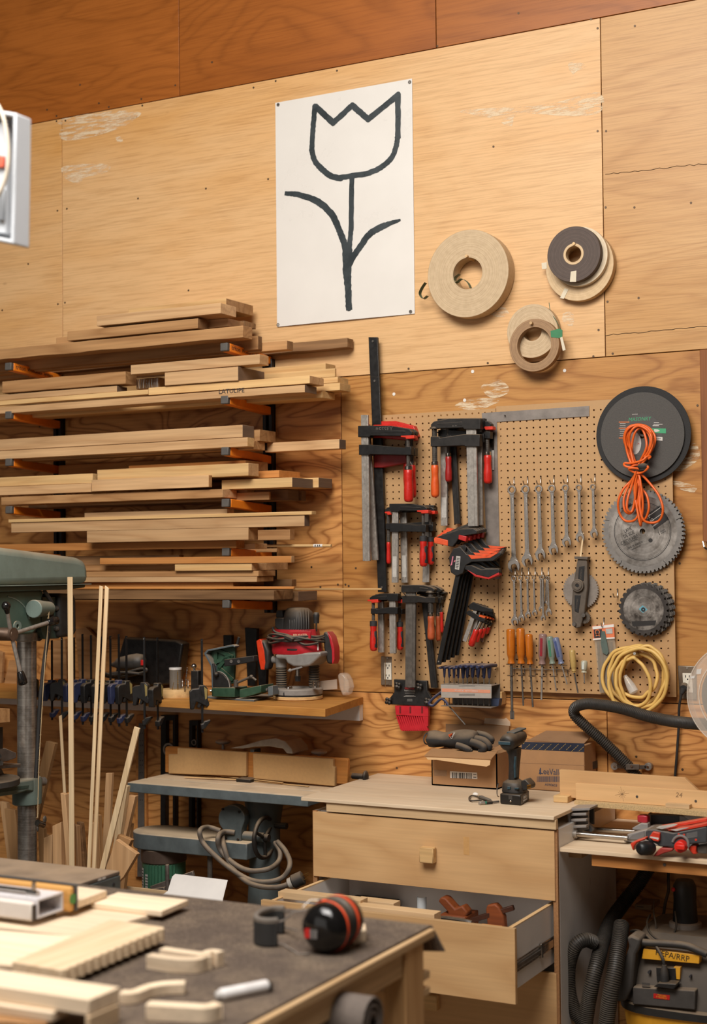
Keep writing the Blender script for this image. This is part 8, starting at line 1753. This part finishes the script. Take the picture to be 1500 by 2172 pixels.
# ---- wood pieces on the carpet
def flatpiece(name, label, top, z1, z0, mat, cat='wood piece', wave=None, grp=None):
    q = MB(); slab(q, [atZ(px, py, z1) for px, py in top], z1, z1-z0); return tag(q.build(name, mat, None, bev=.002), label, cat, grp)
PF = wood('fresh_pine', '#f0dcc0', '#d8b68c', con=.22); PFX = wood('fresh_pine_cross', '#e8d0ae', '#c9a67c', axis='Y', con=.35)
flatpiece('pine_block', 'short pale block on the carpet half hidden behind the ear muffs', [(745, 1962), (775, 1958), (777, 1972), (750, 1980)], TZ+.028, TZ+.003, PF)
g = lambda u, v: (u/3, 1840+v/3)
def wavy(label, path, w_, h_, z=TZ+.0035):
    S = spline([atZ(*g(u, v), z) for u, v in path], 6); n = len(S); secs = []
    for i, p in enumerate(S):
        tt = (S[min(i+1, n-1)]-S[max(i-1, 0)]).normalized(); nn = Vector((-tt.y, tt.x, 0))*(w_/2); secs.append([p+nn, p-nn, p-nn+Vector((0, 0, h_)), p+nn+Vector((0, 0, h_))])
    return tag(MB().sweep(secs).build('curved_wood_piece', [PF], None, bev=.003), label, 'wood piece', 'shaped pieces on the carpet')
wavy('front curved wood piece of the touching pair on the carpet', [(950, 640), (1100, 662), (1240, 668), (1300, 650), (1345, 645)], .022, .028)
wavy('rear curved wood piece of the touching pair on the carpet', [(1035, 605), (1180, 628), (1290, 640), (1345, 622), (1405, 632)], .020, .030)
wavy('curved wood piece lying left below the pair, beside the thick boards', [(770, 862), (850, 862), (950, 825), (1060, 805), (1180, 800)], .022, .022)
wavy('straight wood piece at the bottom of the photo on the carpet', [(940, 965), (1050, 972), (1200, 980), (1320, 985), (1390, 965)], .024, .030)
f = lambda u, v: (400+u/2.586, 1840+v/2.586); zc = TZ+.003+.0115; a, b = atZ(*f(150, 705), zc), atZ(*f(450, 645), zc); d = b-a; L = d.length
t = thing('glue_tube', 'white cylindrical marker with a dark end lying on the carpet', 'marker', tuple(a.lerp(b, .5)-Vector((0, 0, .0115)))); MB().lathe(a+d*.08, b-d*.07, [(0, .011), (.002, .0118), (L*.83, .0118), (L*.85, .011)], 20).build('barrel', plain('marker_white', '#e6e1de', .35), t, smooth=40); MB().lathe(a, a+d, [(0, .004), (.002, .008), (L*.08, .0095)], 16).build('nose', plain('marker_grey', '#c9c4bf', .4), t, smooth=40); MB().lathe(b-d*.068, b, [(0, .0112), (L*.06, .0112), (L*.068, .009)], 18).build('end_cap', BLACK, t, smooth=40)
q = MB(); S_ = [a.lerp(b, .2+.5*k/8)+Vector((0, -.0115, .003+.0025*math.sin(k*1.5))) for k in range(9)]; q.tube(S_, .0012, 5); q.build('print_line', plain('violet_print', '#b4a8c4', .6), t)
# ---- pine boards at left
Zp = TZ+.003
flatpiece('pine_board', 'small pale board at the back left corner by the saw table', [(160, 1879), (227, 1888), (163, 1911), (110, 1903)], Zp+.045, Zp+.027, PF, 'board')
flatpiece('pine_board', 'pale plank lying across the back left of the carpet', [(250, 1892), (400, 1908), (343, 1932), (192, 1914)], Zp+.026, Zp+.012, PF, 'board')
flatpiece('pine_board', 'short pale slip between the saw fence and the small corner board', [(120, 1912), (149, 1916), (148, 1925), (118, 1930)], Zp+.026, Zp+.010, PF, 'board')
flatpiece('glued_board', 'wide pale pine panel in front of the plank at left', [(187, 1917), (340, 1934), (160, 1985), (-160, 1948), (-60, 1920)], Zp+.0115, Zp, PF, 'board')
flatpiece('glued_board', 'large pale panel running off the left edge beside the ridged board', [(-160, 1960), (158, 1986), (26, 2046), (-260, 2030)], Zp+.022, Zp+.0118, PF, 'board')
# ridged board
z1 = Zp+.040; e0, e1 = atZ(128, 2057, z1), atZ(347, 1966, z1); l0, l1 = atZ(25, 2040, z1), atZ(235, 1950, z1); th = .028; q = MB(); N = 14; top = [l0]; P = []
ed = (e1-e0)
P = [l0]; 
for k in range(N):
    for j in range(5):
        u = (k+j/5)/N; P.append(e0+ed*u+(e0-l0).normalized()*(.009*abs(math.sin(PI*j/5))))
P += [e1, l1]
slab(q, P, z1, th); o = tag(q.build('ridged_board', [PFX], None, bev=.0015), 'pale glued board with a scalloped end lying on the carpet', 'board')
# thick U shaped stack at the lower left
zq = TZ+.003; h6 = lambda u, v: (u/5.769, 1860+v/5.769)
zt6 = zq+.062
flatpiece('thick_board', 'thick pale board on top at the lower left corner', [h6(-900, 1000), h6(150, 1150), h6(1470, 1345), h6(1090, 1500), h6(860, 1465), h6(-900, 1200)], zt6, zt6-.028, PF, 'board')
flatpiece('thick_board', 'second thick board below it with its front edge showing at lower left', [h6(-900, 1290), h6(860, 1560), h6(640, 1660), h6(-900, 1440)], zt6-.0285, zq+.016, PF, 'board')
e = [atZ(*h6(*p), zt6-.0285) for p in ((1470, 1360), (1090, 1515), (860, 1480), (1000, 1400))]
q = MB(); slab(q, [atZ(*h6(1462, 1360), zt6), atZ(*h6(1092, 1510), zt6), atZ(*h6(1040, 1500), zt6), atZ(*h6(1380, 1350), zt6)], zt6-.0286, zt6-.0286-zq); tag(q.build('end_block', PFX, None, bev=.002), 'upright end piece under the thick board at lower left', 'block')
q = MB(); slab(q, [atZ(*h6(-900, 1560), zq+.0155), atZ(*h6(640, 1700), zq+.0155), atZ(*h6(560, 1800), zq+.0155), atZ(*h6(-900, 1700), zq+.0155)], zq+.0155, .0155); tag(q.build('thick_board', OAK, None, bev=.002), 'brown board lowest in the lower left stack', 'board')
# ---- table saw
SZ_ = .87; t = thing('table_saw', 'table saw with a dusty grey top at the left edge', 'saw', (-1.1, -1.86, 0))
TS = plain('worn_cast_top', '#6d6259', .55, .25, var=.4, vs_=14, dust=.6); TSP = plain('saw_paint_grey', '#525a5b', .45, .1, var=.3, vs_=30)
br = atZ(256, 1847, SZ_); fr_ = atZ(168, 1876, SZ_); q = MB(); q.box((-2.6, -2.02, SZ_-.012), (br.x-.002, br.y, SZ_)); q.build('table', TS, t, bev=.003)
q = MB(); q.box((br.x-.03, -2.02, SZ_-.05), (br.x, br.y, SZ_-.0125)); q.box((-2.6, br.y-.02, SZ_-.05), (br.x-.03, br.y, SZ_-.0125)); q.build('skirt', TSP, t, bev=.002)
q = MB()
for px, py in ((212, 1866), (221, 1863)): p = atX(px, py, br.x); q.box((br.x, p.y-.008, p.z-.002), (br.x+.0006, p.y+.006, p.z+.003))
q.build('paint_chip', WHP, t); p = atX(241, 1876, br.x); MB().cyl(p, p+Vector((.001, 0, 0)), .005, n=12).build('bolt_hole', INK, t)
q = MB(); q.box((-2.3, -2.0, 0), (br.x-.15, br.y-.06, SZ_-.05)); q.build('cabinet', TSP, t, bev=.004)
# saw fence: white square tube between two plywood faces
t = thing('rip_fence', 'saw fence of white square tube with plywood faces at the left edge', 'fence', tuple(atY(90, 1970, -2.42))); k6 = h6
yF = -2.47; za, zb_ = Zp+.0225, None
zb_ = atY(*k6(380, 320), yF).z; xE = atY(*k6(385, 500), yF).x; zlo = max(Zp+.0232, atY(*k6(380, 690), yF).z)
q = MB(); q.box((-1.6, yF, zlo), (xE, yF+.016, zb_)); q.build('front_face', plain('white_face', '#ddd3c9', .45, var=.04), t, bev=.006, seg=3)
q = MB(); q.box((xE, yF+.002, zlo+.002), (xE+.001, yF+.0155, zb_-.006)); q.build('face_edge', plain('dark_core', '#4a4038', .8), t)
ty0, ty1 = yF+.0165, yF+.105; tz0, tz1 = zlo+.004, zb_+.004; wth = .004
q = MB(); xT = xE+.004
for b0, b1 in (((-1.6, ty0, tz0), (xT, ty1, tz0+wth)), ((-1.6, ty0, tz1-wth), (xT, ty1, tz1)), ((-1.6, ty0, tz0+wth), (xT, ty0+wth, tz1-wth)), ((-1.6, ty1-wth, tz0+wth), (xT, ty1, tz1-wth))): q.box(b0, b1)
q.build('tube', plain('white_tube', '#d6d2d4', .3, var=.03), t)
xB_ = xT+.02; zB = tz1+.012
q = MB(); q.box((-1.6, ty1+.0005, zlo), (xB_, ty1+.018, zB)); q.build('rear_face', wood('fence_plywood', '#d4a05a', '#b07a3a', con=.3), t, bev=.008, seg=3)
q = MB(); q.box((-1.6, ty1+.0185, zlo), (xB_+.004, ty1+.024, zB+.004)); q.build('rear_laminate', plain('dark_laminate', '#4a443f', .5), t, bev=.004)
q = MB(); q.cyl((xB_+.0005, ty1+.009, zlo+.03), (xB_+.0012, ty1+.009, zlo+.03), .012, n=18); q.build('green_sticker', plain('green_sticker', '#4f8a3f', .5), t)
q = MB(); q.cyl((-1.6, ty0+.03, tz1+.008), (xE-.03, ty0+.03, tz1+.008), .006, n=12); q.cyl((xE-.05, ty0+.03, tz1+.004), (xE-.02, ty0+.03, tz1+.004), .008, n=8); q.box((xE-.036, ty0+.027, tz1+.006), (xE-.028, ty0+.033, tz1+.03)); q.build('pointer_rod', BRIGHT, t, smooth=40)
# ================================================================== strips and offcuts standing in the bin
def stick(label, top, bot, w_, mat, yt, yb, th=.012, cat='strip', name='wood_strip', cut=0., grp='strips in the offcut bin'):
    """upright strip: pixel of top & bottom middle, width in pixels, distances at both ends"""
    (ax_, ay_), (bx_, by_) = top, bot; secs = []
    P = []; A_, B_ = atY(ax_, ay_, yt), atY(bx_, by_, yb); k = (A_.z-.02)/(A_.z-B_.z); yb = yt+(yb-yt)*k; E_ = A_+(B_-A_)*k; qx = CAM+(E_-CAM); rr = Vector((E_-CAM)); bx_, by_ = 750+FPX*rr.dot(RV)/rr.dot(_f), 1086-FPX*rr.dot(UV)/rr.dot(_f)
    for (x, y_, yy, c_) in ((bx_, by_, yb, 0), (ax_, ay_, yt, cut)):
        a, b = atY(x-w_/2, y_, yy), atY(x+w_/2, y_+c_, yy); secs.append([a, b, b+Vector((0, th, 0)), a+Vector((0, th, 0))])
    return tag(MB().sweep(secs).build(name, mat, None, bev=.0012), label, cat, grp)
yS = -.86
stick('tallest pale strip, standing in front of the drill press motor', (147.5, 1224), (152, 1880), 10, PINEZ, yS-.082, yS-.084, .006)
stick('tall pale strip, left one of the close pair leaning right', (214, 1242), (186, 1880), 7, PINEZ, yS-.06, yS-.062, .004, cut=2)
stick('tall pale strip, right one of the close pair with a split top', (226, 1242), (196, 1880), 7.5, PINEZ, yS-.044, yS-.046, .006, cut=6)
stick('thin pale strip with a pointed top leaning left of the tallest one', (127, 1519), (146, 1860), 5, PINEZ, yS+.235, yS+.235, .006, cut=-2)
stick('long pale strip leaning right in front of the steel strip', (290, 1541), (212, 1860), 11, PINEZ, yS-.032, yS-.032, .008, cut=4)
OAKZ = wood('oak_upright', '#b98f62', '#8d6338', axis='Z', con=.45); ASHZ = wood('ash_upright', '#cfa67a', '#a87c50', axis='Z', con=.4)
stick('tan strip standing upright in the middle of the bin', (231, 1640), (222, 1830), 13, ASHZ, yS+.25, yS+.25, .014)
stick('brown tapering strip behind the drill press column bracket', (107, 1572), (68, 1740), 19, OAKZ, -.5, -.5, .02, cut=5)
for k, (tp, bt, w_, mt, l) in enumerate((((133, 1682), (149, 1870), 10, ASHZ, 'short tan slat leaning just left of the tallest strip'), ((145, 1681), (152, 1870), 5, CHERRY, 'thin orange slat beside the tallest strip'),
    ((120, 1752), (122, 1880), 18, ASHZ, 'short square offcut with a slanted top at the left of the bin'), ((141, 1746), (143, 1880), 24, OAKZ, 'wide brown offcut in the middle front of the bin'), ((157, 1749), (163, 1880), 12, ASHZ, 'narrow offcut right of the wide brown one'), ((167, 1743), (179, 1880), 9, WALNUT, 'small dark faced offcut with pale edge in the bin'),
    ((196, 1745), (202, 1880), 9, ASHZ, 'thin tan offcut leaning between the tall strips, left'), ((203, 1727), (210, 1880), 11, OAKZ, 'thin brown offcut leaning between the tall strips, right'), ((101, 1778), (100, 1880), 17, ASHZ, 'low blocky offcut at the far left of the bin'), ((264, 1665), (236, 1860), 12, PINEZ, 'pale strip behind the long leaning one'), ((276, 1686), (232, 1870), 22, ASHZ, 'broad tan slat leaning right, next to the shaper table'),
    ((270, 1745), (258, 1850), 16, OAKZ, 'brown slat tucked under the shaper table corner'), ((86, 1755), (92, 1880), 12, OAKZ, 'brown slat standing beside the drill press column'), ((96, 1770), (104, 1880), 5, OAKZ, 'thin slat beside the column, second'), ((20, 1715), (40, 1880), 22, OAKZ, 'dark slat behind the drill press column, left'), ((6, 1700), (30, 1880), 14, ASHZ, 'leaning slat at the left edge behind the column'), ((34, 1710), (40, 1880), 9, CHERRY, 'thin orange slat behind the column'))):
    stick(l, tp, bt, w_, mt, (yS-.02+.021*k if k < 12 else -.5+.022*(k-12)), (yS-.02+.021*k if k < 12 else -.5+.022*(k-12)), .02, name='offcut', cat='offcut', cut=(-8 if k in (2, 8) else 3), grp='offcuts in the bin')
q = MB(); pp(q, [(246, 1781), (290, 1812), (262, 1860), (220, 1900), (225, 1840)], yS-.04, yS-.02); tag(q.build('offcut', ASHZ, None, bev=.001), 'angled flat offcut with grain leaning out at the right of the bin', 'offcut', 'offcuts in the bin')
q = MB(); pp(q, [(250, 1770), (278, 1782), (270, 1800), (246, 1782)], yS-.0, yS+.02); tag(q.build('offcut', OAK, None, bev=.001), 'small offcut end behind the angled flat one', 'offcut', 'offcuts in the bin')
a, b = atY(92, 1925, yS), atY(285, 1925, yS); th = .012; z1 = atY(150, 1925, yS-.08).z
q = MB(); 
for b0, b1 in (((a.x, yS-.10, 0), (b.x, yS-.088, z1)), ((a.x, yS+.27, 0), (b.x, yS+.282, z1)), ((a.x, yS-.088, 0), (a.x+th, yS+.27, z1)), ((b.x-th, yS-.088, 0), (b.x, yS+.27, z1)), ((a.x, yS-.10, 0), (b.x, yS+.28, .012))): q.box(b0, b1)
tag(q.build('offcut_bin', BIRCH), 'plywood bin holding the strips behind the saw table', 'bin')
